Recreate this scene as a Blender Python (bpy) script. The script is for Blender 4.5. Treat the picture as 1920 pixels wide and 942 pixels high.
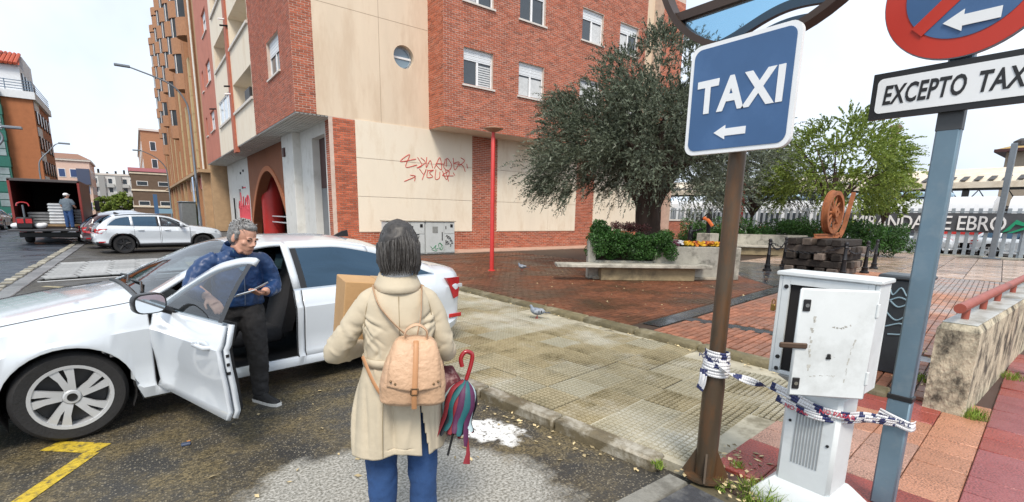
import bpy, bmesh, math, random
import numpy as np
from mathutils import Vector, Matrix, Euler, noise
random.seed(7)
for o in list(bpy.data.objects): bpy.data.objects.remove(o)
scene = bpy.context.scene
COL = scene.collection
R = math.radians
# ---------------- camera (16.8 mm lens, slightly tilted down and rolled; cropped frame = lens shift)
cam_d = bpy.data.cameras.new('camera'); cam = bpy.data.objects.new('camera', cam_d); COL.objects.link(cam)
YAW, PITCH, ROLL = 0.659465, 0.187822, 0.019266
fw = Vector((math.sin(YAW)*math.cos(PITCH), math.cos(YAW)*math.cos(PITCH), -math.sin(PITCH)))
rt = Vector((math.cos(YAW), -math.sin(YAW), 0)); up = rt.cross(fw)
r2 = math.cos(ROLL)*rt + math.sin(ROLL)*up; u2 = -math.sin(ROLL)*rt + math.cos(ROLL)*up
m = Matrix.Identity(4)
for i in range(3):
    m[i][0] = r2[i]; m[i][1] = u2[i]; m[i][2] = -fw[i]
m.translation = Vector((0, 0, 1.70)); cam.matrix_world = m
cam_d.sensor_width = 36; cam_d.lens = 16.842; cam_d.shift_y = 0.05424
cam_d.clip_start = 0.05; cam_d.clip_end = 2000
scene.camera = cam
scene.render.resolution_x = 1024; scene.render.resolution_y = 502
# ---------------- world: bright overcast sky
W = bpy.data.worlds.new('World'); scene.world = W; W.use_nodes = True
nt = W.node_tree; nt.nodes.clear()
SUN_EL, SUN_AZ = 52, 214
sky = nt.nodes.new('ShaderNodeTexSky'); sky.sky_type = 'NISHITA'; sky.sun_disc = False
sky.sun_elevation = R(SUN_EL); sky.sun_rotation = R(SUN_AZ); sky.air_density = 1.0; sky.dust_density = 3.0; sky.ozone_density = 1.0
hs = nt.nodes.new('ShaderNodeHueSaturation'); hs.inputs['Saturation'].default_value = 0.45
# thin cloud deck: even pale layer mixed over the sky, with faint soft patches
tc = nt.nodes.new('ShaderNodeTexCoord')
ns = nt.nodes.new('ShaderNodeTexNoise'); ns.inputs['Scale'].default_value = 2.4; ns.inputs['Detail'].default_value = 5
cr = nt.nodes.new('ShaderNodeValToRGB'); cr.color_ramp.elements[0].position = .43; cr.color_ramp.elements[1].position = .62
cr.color_ramp.elements[0].color = (11.0, 12.4, 14.4, 1); cr.color_ramp.elements[1].color = (13.2, 14.4, 16.0, 1)
e3 = cr.color_ramp.elements.new(.31); e3.color = (8.6, 9.2, 10.0, 1)
mx = nt.nodes.new('ShaderNodeMixRGB'); mx.inputs[0].default_value = 0.78
bg = nt.nodes.new('ShaderNodeBackground'); bg.inputs['Strength'].default_value = 0.084
wo = nt.nodes.new('ShaderNodeOutputWorld')
L = nt.links.new
L(sky.outputs[0], hs.inputs['Color']); L(tc.outputs['Generated'], ns.inputs['Vector']); L(ns.outputs['Fac'], cr.inputs[0])
L(hs.outputs[0], mx.inputs[1]); L(cr.outputs[0], mx.inputs[2]); L(mx.outputs[0], bg.inputs['Color']); L(bg.outputs[0], wo.inputs['Surface'])
# ---------------- sun through cloud
sl = bpy.data.lights.new('sun', 'SUN'); sl.energy = 2.8; sl.angle = R(18); sl.color = (1, .90, .78)
so = bpy.data.objects.new('sun', sl); COL.objects.link(so)
az = R(SUN_AZ); sdir = Vector((math.sin(az)*math.cos(R(SUN_EL)), math.cos(az)*math.cos(R(SUN_EL)), math.sin(R(SUN_EL))))
so.rotation_euler = (-sdir).to_track_quat('-Z', 'Y').to_euler()
scene.view_settings.view_transform = 'Standard'; scene.view_settings.look = 'None'
scene.view_settings.exposure = 0.27; scene.view_settings.gamma = 1; scene.view_settings.use_curve_mapping = False
# ---------------- helpers
V = Vector
def vec(p): return Vector(p)
class MB:
    def __init__(s): s.v = []; s.f = []; s.mi = []
    def add(s, vs, fs, mi=0):
        b = len(s.v); s.v += [tuple(p) for p in vs]; s.f += [tuple(i+b for i in f) for f in fs]; s.mi += [mi]*len(fs); return s
    def box(s, x0, x1, y0, y1, z0, z1, mi=0):
        return s.add([(x0,y0,z0),(x1,y0,z0),(x1,y1,z0),(x0,y1,z0),(x0,y0,z1),(x1,y0,z1),(x1,y1,z1),(x0,y1,z1)],
            [(0,3,2,1),(4,5,6,7),(0,1,5,4),(1,2,6,5),(2,3,7,6),(3,0,4,7)], mi)
    def cbox(s, x0, x1, y0, y1, z0, z1, c=.01, mi=0):      # box with chamfered edges
        vs = []; idx = {}
        for xi in (0,1):
            for yi in (0,1):
                for zi in (0,1):
                    X = (x0,x1)[xi]; Y = (y0,y1)[yi]; Z = (z0,z1)[zi]
                    sx = c if xi==0 else -c; sy = c if yi==0 else -c; sz = c if zi==0 else -c
                    for k,p in enumerate(((X,Y+sy,Z+sz),(X+sx,Y,Z+sz),(X+sx,Y+sy,Z))):
                        idx[(xi,yi,zi,k)] = len(vs); vs.append(p)
        q = lambda *a: tuple(idx[i] for i in a)
        fs = [q((0,0,0,0),(0,0,1,0),(0,1,1,0),(0,1,0,0)), q((1,0,0,0),(1,1,0,0),(1,1,1,0),(1,0,1,0)),
              q((0,0,0,1),(1,0,0,1),(1,0,1,1),(0,0,1,1)), q((0,1,0,1),(0,1,1,1),(1,1,1,1),(1,1,0,1)),
              q((0,0,0,2),(0,1,0,2),(1,1,0,2),(1,0,0,2)), q((0,0,1,2),(1,0,1,2),(1,1,1,2),(0,1,1,2))]
        for a in (0,1):
            for b in (0,1):
                fs.append(q((a,b,0,0),(a,b,1,0),(a,b,1,1),(a,b,0,1)))      # z edges
                fs.append(q((a,0,b,0),(a,1,b,0),(a,1,b,2),(a,0,b,2)))      # y edges
                fs.append(q((0,a,b,1),(1,a,b,1),(1,a,b,2),(0,a,b,2)))      # x edges
                for c2 in (0,1): fs.append(q((a,b,c2,0),(a,b,c2,1),(a,b,c2,2)))
        return s.add(vs, fs, mi)
    def tube(s, pts, r, n=8, mi=0, cap=True, flat=1.0, upv=None):
        pts = [vec(p) for p in pts]; k = len(pts)
        rs = r if isinstance(r, (list,tuple)) else [r]*k
        T = []
        for i in range(k):
            t = pts[min(i+1,k-1)] - pts[max(i-1,0)]; T.append(t.normalized() if t.length > 1e-9 else V((0,0,1)))
        a = vec(upv) if upv else (V((0,0,1)) if abs(T[0].z) < .9 else V((1,0,0)))
        N = (a - T[0]*a.dot(T[0])).normalized(); vs = []; fs = []
        for i in range(k):
            N = (N - T[i]*N.dot(T[i])).normalized(); B = T[i].cross(N)
            for j in range(n):
                an = 2*math.pi*j/n; vs.append(pts[i] + (N*math.cos(an) + B*math.sin(an)*flat)*rs[i])
        for i in range(k-1):
            for j in range(n):
                fs.append((i*n+j, i*n+(j+1)%n, (i+1)*n+(j+1)%n, (i+1)*n+j))
        if cap: fs.append(tuple(range(n-1,-1,-1))); fs.append(tuple((k-1)*n+j for j in range(n)))
        return s.add(vs, fs, mi)
    def loft(s, rings, mi=0, cap=True, closed=True):
        n = len(rings[0]); vs = [p for r in rings for p in r]; fs = []
        for i in range(len(rings)-1):
            for j in range(n if closed else n-1):
                fs.append((i*n+j, i*n+(j+1)%n, (i+1)*n+(j+1)%n, (i+1)*n+j))
        if cap and closed: fs.append(tuple(range(n-1,-1,-1))); fs.append(tuple((len(rings)-1)*n+j for j in range(n)))
        return s.add(vs, fs, mi)
    def lathe(s, prof, c=(0,0,0), n=16, mi=0, axis='z', cap=True):
        rings = []
        for r, h in prof:
            ring = []
            for j in range(n):
                a = 2*math.pi*j/n; x, y = r*math.cos(a), r*math.sin(a)
                ring.append({'z':(c[0]+x,c[1]+y,c[2]+h),'y':(c[0]+x,c[1]+h,c[2]-y),'x':(c[0]+h,c[1]+x,c[2]+y)}[axis])
            rings.append(ring)
        return s.loft(rings, mi, cap)
    def prism(s, poly, f0, f1, mi=0):      # poly 2D; f0,f1 map (a,b)->3D for both ends
        n = len(poly); vs = [f0(*p) for p in poly] + [f1(*p) for p in poly]
        fs = [tuple(range(n-1,-1,-1)), tuple(range(n,2*n))] + [(i,(i+1)%n,n+(i+1)%n,n+i) for i in range(n)]
        return s.add(vs, fs, mi)
    def ell(s, c, r, n=10, k=7, mi=0, rot=None):
        rings = []
        for i in range(k+1):
            a = math.pi*i/k - math.pi/2; cz, sr = math.sin(a), max(math.cos(a), .02)
            ring = []
            for j in range(n):
                t = 2*math.pi*j/n; p = V((r[0]*sr*math.cos(t), r[1]*sr*math.sin(t), r[2]*cz))
                if rot: p = rot @ p
                ring.append(vec(c)+p)
            rings.append(ring)
        return s.loft(rings, mi)
    def xf(s, M, start=0):
        for i in range(start, len(s.v)): s.v[i] = tuple(M @ V(s.v[i]))
        return s
    def mesh(s, name, mats, smooth=None, recalc=True):
        me = bpy.data.meshes.new(name); me.from_pydata(s.v, [], s.f)
        for mt in (mats if isinstance(mats,(list,tuple)) else [mats]): me.materials.append(mt)
        me.polygons.foreach_set('material_index', s.mi)
        if recalc:
            bm = bmesh.new(); bm.from_mesh(me); bmesh.ops.recalc_face_normals(bm, faces=bm.faces); bm.to_mesh(me); bm.free()
        if smooth is not None:
            if smooth >= 179: me.shade_smooth()
            else: me.shade_smooth(); me.set_sharp_from_angle(angle=R(smooth))
        me.update(); return me
    def build(s, name, mats, parent=None, smooth=None, recalc=True):
        o = bpy.data.objects.new(name, s.mesh(name, mats, smooth, recalc)); COL.objects.link(o)
        if parent: o.parent = parent
        return o
def tag(o, label=None, cat=None, group=None, kind=None):
    if label: o['label'] = label
    if cat: o['category'] = cat
    if group: o['group'] = group
    if kind: o['kind'] = kind
    return o
def thing(name, label, cat, loc=(0,0,0), rz=0, group=None):
    o = bpy.data.objects.new(name, None); COL.objects.link(o); o.location = loc; o.rotation_euler = (0,0,rz); o.empty_display_size = .1
    return tag(o, label, cat, group)
def struct(name, mb, mats, smooth=None): return tag(mb.build(name, mats, None, smooth), kind='structure')
def link(name, me, parent=None, loc=(0,0,0), rot=(0,0,0), scale=(1,1,1)):
    o = bpy.data.objects.new(name, me); COL.objects.link(o); o.location = loc; o.rotation_euler = rot; o.scale = scale
    if parent: o.parent = parent
    return o
def copy_tree(o, parent=None):
    c = o.copy(); COL.objects.link(c); c.parent = parent
    for ch in o.children: copy_tree(ch, c)
    return c
def interp(ctrl, x):           # monotone-ish cubic through control points
    if x <= ctrl[0][0]: return ctrl[0][1]
    if x >= ctrl[-1][0]: return ctrl[-1][1]
    for i in range(len(ctrl)-1):
        if x <= ctrl[i+1][0]: break
    (x0,y0),(x1,y1) = ctrl[i], ctrl[i+1]; h = x1-x0; d = (y1-y0)/h
    def sl(k):
        if k == 0: return (ctrl[1][1]-ctrl[0][1])/(ctrl[1][0]-ctrl[0][0])
        if k == len(ctrl)-1: return (ctrl[-1][1]-ctrl[-2][1])/(ctrl[-1][0]-ctrl[-2][0])
        a = (ctrl[k][1]-ctrl[k-1][1])/(ctrl[k][0]-ctrl[k-1][0]); b = (ctrl[k+1][1]-ctrl[k][1])/(ctrl[k+1][0]-ctrl[k][0])
        return 0 if a*b <= 0 else 2*a*b/(a+b)
    m0, m1 = sl(i), sl(i+1); t = (x-x0)/h
    return (2*t**3-3*t*t+1)*y0 + (t**3-2*t*t+t)*h*m0 + (-2*t**3+3*t*t)*y1 + (t**3-t*t)*h*m1
def spline(pts, n=8):
    out = []; P = [vec(p) for p in pts]; P = [P[0]*2-P[1]] + P + [P[-1]*2-P[-2]]
    for i in range(1, len(P)-2):
        for k in range(n):
            t = k/n; out.append(.5*((2*P[i]) + (P[i+1]-P[i-1])*t + (2*P[i-1]-5*P[i]+4*P[i+1]-P[i+2])*t*t + (-P[i-1]+3*P[i]-3*P[i+1]+P[i+2])*t**3))
    out.append(P[-2]); return out
# ---------------- materials
MATS = {}
def mat(name, col, rough=.6, metal=0., var=0., scale=6., bump=0., bscale=40., rnd=0., coat=0., dirt=None, attr=False, spec=.5, detail=4., stretch=None, rvar=0., noshare=False):
    if name in MATS: return MATS[name]
    mt = bpy.data.materials.new(name); mt.use_nodes = True; t = mt.node_tree; b = t.nodes['Principled BSDF']; LN = t.links.new
    b.inputs['Roughness'].default_value = rough; b.inputs['Metallic'].default_value = metal; b.inputs['Specular IOR Level'].default_value = spec
    if coat: b.inputs['Coat Weight'].default_value = coat; b.inputs['Coat Roughness'].default_value = .05
    cur = None
    g = t.nodes.new('ShaderNodeTexCoord'); vsrc = g.outputs['Object']
    if stretch:
        mp = t.nodes.new('ShaderNodeMapping'); mp.inputs['Scale'].default_value = stretch; LN(vsrc, mp.inputs[0]); vsrc = mp.outputs[0]
    rgb = t.nodes.new('ShaderNodeRGB'); rgb.outputs[0].default_value = (*col, 1); cur = rgb.outputs[0]
    if var or rvar:
        n = t.nodes.new('ShaderNodeTexNoise'); n.inputs['Scale'].default_value = scale; n.inputs['Detail'].default_value = detail; n.inputs['Roughness'].default_value = .65; LN(vsrc, n.inputs['Vector'])
    if var:
        mr = t.nodes.new('ShaderNodeMapRange'); mr.inputs[1].default_value = .25; mr.inputs[2].default_value = .75; mr.inputs[3].default_value = 1-var; mr.inputs[4].default_value = 1+var
        LN(n.outputs['Fac'], mr.inputs[0]); cur = mulc(t, cur, mr.outputs[0])
    if rvar:
        mr2 = t.nodes.new('ShaderNodeMapRange'); mr2.inputs[1].default_value = .3; mr2.inputs[2].default_value = .7; mr2.inputs[3].default_value = rough-rvar; mr2.inputs[4].default_value = rough+rvar
        LN(n.outputs['Fac'], mr2.inputs[0]); LN(mr2.outputs[0], b.inputs['Roughness'])
    if dirt:      # (colour, amount, scale): stains with a shape of their own
        n2 = t.nodes.new('ShaderNodeTexNoise'); n2.inputs['Scale'].default_value = dirt[2]; n2.inputs['Detail'].default_value = 8; n2.inputs['Roughness'].default_value = .7; LN(vsrc, n2.inputs['Vector'])
        rp = t.nodes.new('ShaderNodeMapRange'); lo_ = dirt[3] if len(dirt) > 3 else .5; rp.inputs[1].default_value = lo_; rp.inputs[2].default_value = lo_+.14; rp.inputs[3].default_value = 0; rp.inputs[4].default_value = dirt[1]
        LN(n2.outputs['Fac'], rp.inputs[0]); mm = t.nodes.new('ShaderNodeMixRGB'); LN(rp.outputs[0], mm.inputs[0]); LN(cur, mm.inputs[1]); mm.inputs[2].default_value = (*dirt[0], 1); cur = mm.outputs[0]
    if rnd:
        oi = t.nodes.new('ShaderNodeObjectInfo'); mr = t.nodes.new('ShaderNodeMapRange'); mr.inputs[3].default_value = 1-rnd; mr.inputs[4].default_value = 1+rnd
        LN(oi.outputs['Random'], mr.inputs[0]); cur = mulc(t, cur, mr.outputs[0])
    if attr:
        at = t.nodes.new('ShaderNodeAttribute'); at.attribute_name = 'tone'; cur = mulc(t, cur, at.outputs['Fac'])
    LN(cur, b.inputs['Base Color'])
    if bump:
        nb = t.nodes.new('ShaderNodeTexNoise'); nb.inputs['Scale'].default_value = bscale; nb.inputs['Detail'].default_value = 5; LN(vsrc, nb.inputs['Vector'])
        bp = t.nodes.new('ShaderNodeBump'); bp.inputs['Strength'].default_value = bump; bp.inputs['Distance'].default_value = .02; LN(nb.outputs['Fac'], bp.inputs['Height']); LN(bp.outputs[0], b.inputs['Normal'])
    MATS[name] = mt; return mt
def mulc(t, c, f):
    n = t.nodes.new('ShaderNodeMixRGB'); n.blend_type = 'MULTIPLY'; n.inputs[0].default_value = 1; t.links.new(c, n.inputs[1]); t.links.new(f, n.inputs[2]); return n.outputs[0]
def glass(name, tint, opac=.35, rough=.02, refl=.75, gcol=(1,1,1)):
    if name in MATS: return MATS[name]
    mt = bpy.data.materials.new(name); mt.use_nodes = True; t = mt.node_tree; t.nodes.clear(); LN = t.links.new
    o = t.nodes.new('ShaderNodeOutputMaterial'); tr = t.nodes.new('ShaderNodeBsdfTransparent'); tr.inputs[0].default_value = (*tint, 1)
    gl = t.nodes.new('ShaderNodeBsdfGlossy'); gl.inputs['Roughness'].default_value = rough
    fr = t.nodes.new('ShaderNodeFresnel'); fr.inputs[0].default_value = 1.5
    ad = t.nodes.new('ShaderNodeMath'); ad.operation = 'MULTIPLY_ADD'; ad.inputs[1].default_value = refl; gl.inputs[0].default_value = (*gcol,1); ad.inputs[2].default_value = opac*.12; LN(fr.outputs[0], ad.inputs[0])
    mx = t.nodes.new('ShaderNodeMixShader'); LN(ad.outputs[0], mx.inputs[0]); LN(tr.outputs[0], mx.inputs[1]); LN(gl.outputs[0], mx.inputs[2]); LN(mx.outputs[0], o.inputs[0])
    MATS[name] = mt; return mt
def tone(o, vals):      # per-face tone attribute
    a = o.data.attributes.new('tone', 'FLOAT', 'FACE'); a.data.foreach_set('value', vals)
# ---------------- wall pieces: frame O (corner), U along, N outward
class Fr:
    def __init__(s, O, U, N): s.O = vec(O); s.U = vec(U); s.N = vec(N); s.Z = V((0,0,1))
    def p(s, u, v, d=0): return s.O + s.U*u + s.Z*v + s.N*d
    def box(s, mb, u0, u1, v0, v1, d0, d1, mi=0):
        c = [s.p(u,v,d) for d in (d0,d1) for v in (v0,v1) for u in (u0,u1)]
        return mb.add(c, [(0,1,3,2),(4,6,7,5),(0,4,5,1),(2,3,7,6),(0,2,6,4),(1,5,7,3)], mi)
def panel(mb, fr, w, h, holes=(), rev=.18, mi=0, v0=0, u0=0):
    us = sorted({u0, w, *[a for q in holes for a in q[:2]]}); vs = sorted({v0, h, *[a for q in holes for a in q[2:4]]})
    for i in range(len(us)-1):
        for j in range(len(vs)-1):
            cu, cv = (us[i]+us[i+1])/2, (vs[j]+vs[j+1])/2
            if any(q[0] < cu < q[1] and q[2] < cv < q[3] for q in holes): continue
            mb.add([fr.p(us[i],vs[j]), fr.p(us[i+1],vs[j]), fr.p(us[i+1],vs[j+1]), fr.p(us[i],vs[j+1])], [(0,1,2,3)], mi)
    for q in holes:
        a,b,c,d = q[:4]
        for (p0,p1) in (((a,c),(b,c)),((b,c),(b,d)),((b,d),(a,d)),((a,d),(a,c))):
            mb.add([fr.p(*p0), fr.p(*p1), fr.p(*p1,-rev), fr.p(*p0,-rev)], [(0,1,2,3)], mi)
    return mb
def bricks(fr, w, h, holes=(), pl=.26, ph=.08, gap=.012, proud=.008, u0=0, v0=0, flush_ends=True):
    """list of (u0,u1,v0,v1) brick rectangles in running bond"""
    out = []; k = 0; v = v0
    while v < h-.02:
        va, vb = v+gap/2, min(v+ph-gap/2, h); cv = (va+vb)/2
        cuts = sorted([(q[0],q[1]) for q in holes if q[2] < cv < q[3]])
        segs = []; a = u0
        for c in cuts: segs.append((a, c[0])); a = max(a, c[1])
        segs.append((a, w)); u = u0 - (pl/2 if k % 2 else 0)
        while u < w:
            for s0, s1 in segs:
                x0, x1 = max(u+gap/2, s0), min(u+pl-gap/2, s1)
                if x1-x0 > .03: out.append((x0,x1,va,vb))
            u += pl
        v += ph; k += 1
    return out
def brick_mesh(name, fr, rects, m, parent, proud=.008, rng=(.72,1.18), kind='stuff'):
    n = len(rects); vs = np.zeros((n*8,3)); O = np.array(fr.O); U = np.array(fr.U); N = np.array(fr.N); Z = np.array((0,0,1.))
    rc = np.array(rects); k = 0
    pr = proud*(.5+np.random.RandomState(3).rand(n))
    c = .004
    corners = [(0,2,0,0),(1,2,0,0),(1,3,0,0),(0,3,0,0)]
    for j,(ui,vi,_,_) in enumerate(corners):
        vs[j::8] = O + rc[:,[ui]]*U + rc[:,[vi]]*Z - .004*N
        vs[j+4::8] = O + (rc[:,[ui]]+(c if ui==0 else -c))*U + (rc[:,[vi]]+(c if vi==2 else -c))*Z + pr[:,None]*N
    base = np.array([(4,5,6,7),(0,1,5,4),(1,2,6,5),(2,3,7,6),(3,0,4,7)])
    fs = (base[None]+8*np.arange(n)[:,None,None]).reshape(-1,4)
    me = bpy.data.meshes.new(name); me.from_pydata(vs.tolist(), [], fs.tolist()); me.materials.append(m)
    o = bpy.data.objects.new(name, me); COL.objects.link(o)
    if parent: o.parent = parent
    rs = np.random.RandomState(len(rects)); t = rng[0]+(rng[1]-rng[0])*rs.rand(n); t[rs.rand(n) < .06] *= .75
    tone(o, np.repeat(t,5)); 
    if kind: o['kind'] = kind
    return o
def text_mesh(body, size, name='lettering', ext=.002, bold=0., spacing=1.0, shear=0., align='CENTER'):
    c = bpy.data.curves.new(name, 'FONT'); c.body = body; c.size = size; c.extrude = ext; c.align_x = align; c.offset = bold; c.space_character = spacing; c.shear = shear; c.resolution_u = 3
    o = bpy.data.objects.new(name, c); COL.objects.link(o); dg = bpy.context.evaluated_depsgraph_get()
    me = bpy.data.meshes.new_from_object(o.evaluated_get(dg)); bpy.data.objects.remove(o); bpy.data.curves.remove(c); me.name = name; return me
def text_obj(body, size, m, parent, loc, right, normal, **k):
    """flat raised lettering; right = reading direction, normal = towards the reader"""
    me = text_mesh(body, size, **k); me.materials.clear(); me.materials.append(m)
    r = vec(right).normalized(); n = vec(normal).normalized(); u = n.cross(r)
    M = Matrix(((r.x,u.x,n.x,loc[0]),(r.y,u.y,n.y,loc[1]),(r.z,u.z,n.z,loc[2]),(0,0,0,1)))
    o = bpy.data.objects.new('lettering', me); COL.objects.link(o); o.parent = parent
    if parent: M = parent.matrix_basis.inverted() @ M
    o.matrix_basis = M; return o
def remesh_obj(name, mb, m, parent, voxel=.012, smooth=3, disp=None):
    me = mb.mesh(name, m); o = bpy.data.objects.new(name, me); COL.objects.link(o)
    md = o.modifiers.new('r','REMESH'); md.mode = 'VOXEL'; md.voxel_size = voxel; md.use_smooth_shade = True
    if smooth: sm = o.modifiers.new('s','SMOOTH'); sm.factor = .5; sm.iterations = smooth
    if disp:
        tx = bpy.data.textures.new(name,'CLOUDS'); tx.noise_scale = disp[1]; tx.noise_depth = 2
        dm = o.modifiers.new('d','DISPLACE'); dm.texture = tx; dm.strength = disp[0]; dm.mid_level = .5
    dg = bpy.context.evaluated_depsgraph_get(); me2 = bpy.data.meshes.new_from_object(o.evaluated_get(dg)); o.modifiers.clear(); o.data = me2
    bpy.data.meshes.remove(me); me2.name = name; me2.shade_smooth(); o.parent = parent
    return o
ZP, ZS = .12, .08      # plaza and pavement levels
# ---------------- ground
def asphalt_mat(name, base, speck, wet=.45, patches=True):
    mt = bpy.data.materials.new(name); mt.use_nodes = True; t = mt.node_tree; b = t.nodes['Principled BSDF']; LN = t.links.new; N = t.nodes.new
    g = N('ShaderNodeTexCoord'); P = g.outputs['Object']
    def noi(sc, det=5, ro=.6):
        n = N('ShaderNodeTexNoise'); n.inputs['Scale'].default_value = sc; n.inputs['Detail'].default_value = det; n.inputs['Roughness'].default_value = ro; LN(P, n.inputs['Vector']); return n.outputs['Fac']
    def rng(s, a, c, lo=0, hi=1):
        m = N('ShaderNodeMapRange'); m.inputs[1].default_value = a; m.inputs[2].default_value = c; m.inputs[3].default_value = lo; m.inputs[4].default_value = hi; LN(s, m.inputs[0]); return m.outputs[0]
    def mix(f, a, c):
        m = N('ShaderNodeMixRGB')
        for i, s in ((0,f),(1,a),(2,c)):
            if isinstance(s, tuple): m.inputs[i].default_value = (*s,1)
            elif isinstance(s, float): m.inputs[i].default_value = s
            else: LN(s, m.inputs[i])
        return m.outputs[0]
    def math_(op, a, c):
        m = N('ShaderNodeMath'); m.operation = op
        for i, s in ((0,a),(1,c)):
            if isinstance(s, (int,float)): m.inputs[i].default_value = s
            else: LN(s, m.inputs[i])
        return m.outputs[0]
    vo = N('ShaderNodeTexVoronoi'); vo.inputs['Scale'].default_value = 75; LN(P, vo.inputs['Vector'])
    sep = N('ShaderNodeSeparateColor'); LN(vo.outputs['Color'], sep.inputs[0])
    col = mix(rng(noi(1.1), .35, .65), tuple(c*.75 for c in base), tuple(c*1.35 for c in base))
    stone = mix(sep.outputs[1], speck[0], speck[1])
    col = mix(math_('MULTIPLY', rng(sep.outputs[0], .55, .62), rng(vo.outputs['Distance'], .55, .3)), col, stone)
    wetm = rng(noi(.7, 6), .42, .6)
    rough = rng(wetm, 0, 1, wet, .8)
    if patches:
        def blob(cx, cy, sx, sy, amp, fs, rot=0):
            mp = N('ShaderNodeMapping'); mp.vector_type = 'TEXTURE'; mp.inputs['Location'].default_value = (cx,cy,0); mp.inputs['Rotation'].default_value = (0,0,rot); mp.inputs['Scale'].default_value = (sx,sy,100); LN(P, mp.inputs[0])
            ln = N('ShaderNodeVectorMath'); ln.operation = 'LENGTH'; LN(mp.outputs[0], ln.inputs[0])
            return math_('ADD', ln.outputs['Value'], math_('MULTIPLY', math_('SUBTRACT', noi(fs, 7, .7), .5), amp))
        moss = rng(noi(2.2, 8, .7), .4, .6, 0, .85)
        near = rng(blob(1.2,3.6,3.0,2.2,.6,1.3), 1.1, .7)
        moss = math_('MULTIPLY', moss, near)
        col = mix(moss, col, mix(sep.outputs[0], (.034,.027,.012), (.20,.155,.075)))
        cem = rng(blob(1.05,2.35,1.05,.92,.75,2.0,-.55), 1.02, .86, 0, .9)
        grit = mix(rng(noi(55,3), .38, .62), (.16,.155,.13), (.46,.45,.41))
        col = mix(cem, col, grit)
        sp = math_('MULTIPLY', rng(blob(2.06,2.95,.20,.34,2.2,6,.5), 1.0, .8, 0, 1.), rng(noi(24,4,.7), .36, .5))
        col = mix(sp, col, (.78,.78,.76))
        rough = math_('MAXIMUM', rough, math_('MULTIPLY', cem, .7))
        # no separate darker strip is drawn along the parked car
    LN(col, b.inputs['Base Color']); LN(rough, b.inputs['Roughness']); b.inputs['Specular IOR Level'].default_value = .5
    bp = N('ShaderNodeBump'); bp.inputs['Strength'].default_value = .45; bp.inputs['Distance'].default_value = .006; LN(vo.outputs['Distance'], bp.inputs['Height']); LN(bp.outputs[0], b.inputs['Normal'])
    return mt
m_asph = asphalt_mat('asphalt_parking', (.040,.038,.034), ((.045,.04,.028),(.28,.25,.19)))
m_road = asphalt_mat('asphalt_road', (.030,.040,.058), ((.03,.04,.05),(.10,.11,.12)), wet=.22, patches=False)
m_far = mat('far_ground', (.085,.085,.085), .8, var=.25, scale=.05)
def sheet(x0,x1,y0,y1,z,n=1): return MB().add([(x0,y0,z),(x1,y0,z),(x1,y1,z),(x0,y1,z)], [(0,1,2,3)])
struct('ground', sheet(-700,900,-300,1200,-.06), m_far)
struct('parking_lane', sheet(-2.02,2.75,1.5,130,0), m_asph)
struct('road', sheet(-11.5,-2.55,-20,150,-.008), m_road)
m_yel = mat('yellow_paint', (.50,.36,.03), .6, var=.4, scale=30, dirt=((.06,.055,.04),.95,17))
m_wht = mat('white_paint', (.62,.62,.6), .6, var=.2, scale=14, dirt=((.08,.08,.08),.6,20))
# yellow bay marking near the front wheel: two strokes with real paint thickness
def stroke(pts, w, m, name, label=None):
    mb = MB(); P = [V((*p,0)) for p in pts]
    for a, c in zip(P, P[1:]):
        d = (c-a).normalized(); n = V((-d.y,d.x,0))*w/2
        mb.add([a-n+V((0,0,.004)), c-n+V((0,0,.004)), c+n+V((0,0,.004)), a+n+V((0,0,.004))], [(0,1,2,3)])
    return tag(mb.build(name, m), kind='structure')
stroke([(-.66,4.56),(-.36,4.30)], .15, m_yel, 'painted_bay_line')
stroke([(-.42,4.26),(-.62,3.90),(-1.1,3.0)], .10, m_yel, 'painted_bay_line')
m_oyel = mat('old_yellow_paint', (.38,.33,.18), .6, var=.3, scale=9, dirt=((.12,.12,.12),.9,14))
stroke([(-1.75,14.3),(-.2,12.6)], .12, m_oyel, 'painted_bay_line')
# gutter strip between road and parking: blocks, one by one
gut = tag(sheet(-2.56,-2.02,-5,130,-.012).build('gutter', mat('gutter_bed', (.05,.05,.05), .7, var=.2)), kind='structure')
m_gst = mat('gutter_stone', (.20,.205,.21), .35, var=.25, scale=12, rnd=.35, dirt=((.05,.05,.05),.6,9))
m_gst2 = mat('gutter_stone_pale', (.30,.285,.23), .5, var=.25, scale=12, rnd=.3)
me1 = MB().cbox(-.145,.145,-.28,.28,-.06,.012,.012).mesh('gutter_stone', m_gst); me2 = MB().cbox(-.10,.10,-.14,.14,-.06,.018,.014).mesh('gutter_stone', m_gst2)
for k in range(62):
    y = 4.2+k*.59; link('gutter_stone', me1, gut, (-2.19+random.uniform(-.01,.01), y, random.uniform(-.004,.004)))
for k in range(56):
    y = 4.2+k*.62; link('gutter_stone', me2, gut, (-2.47+random.uniform(-.02,.02), y+random.uniform(-.06,.06), random.uniform(-.006,.006)), (0,0,random.uniform(-.06,.06)))
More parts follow.
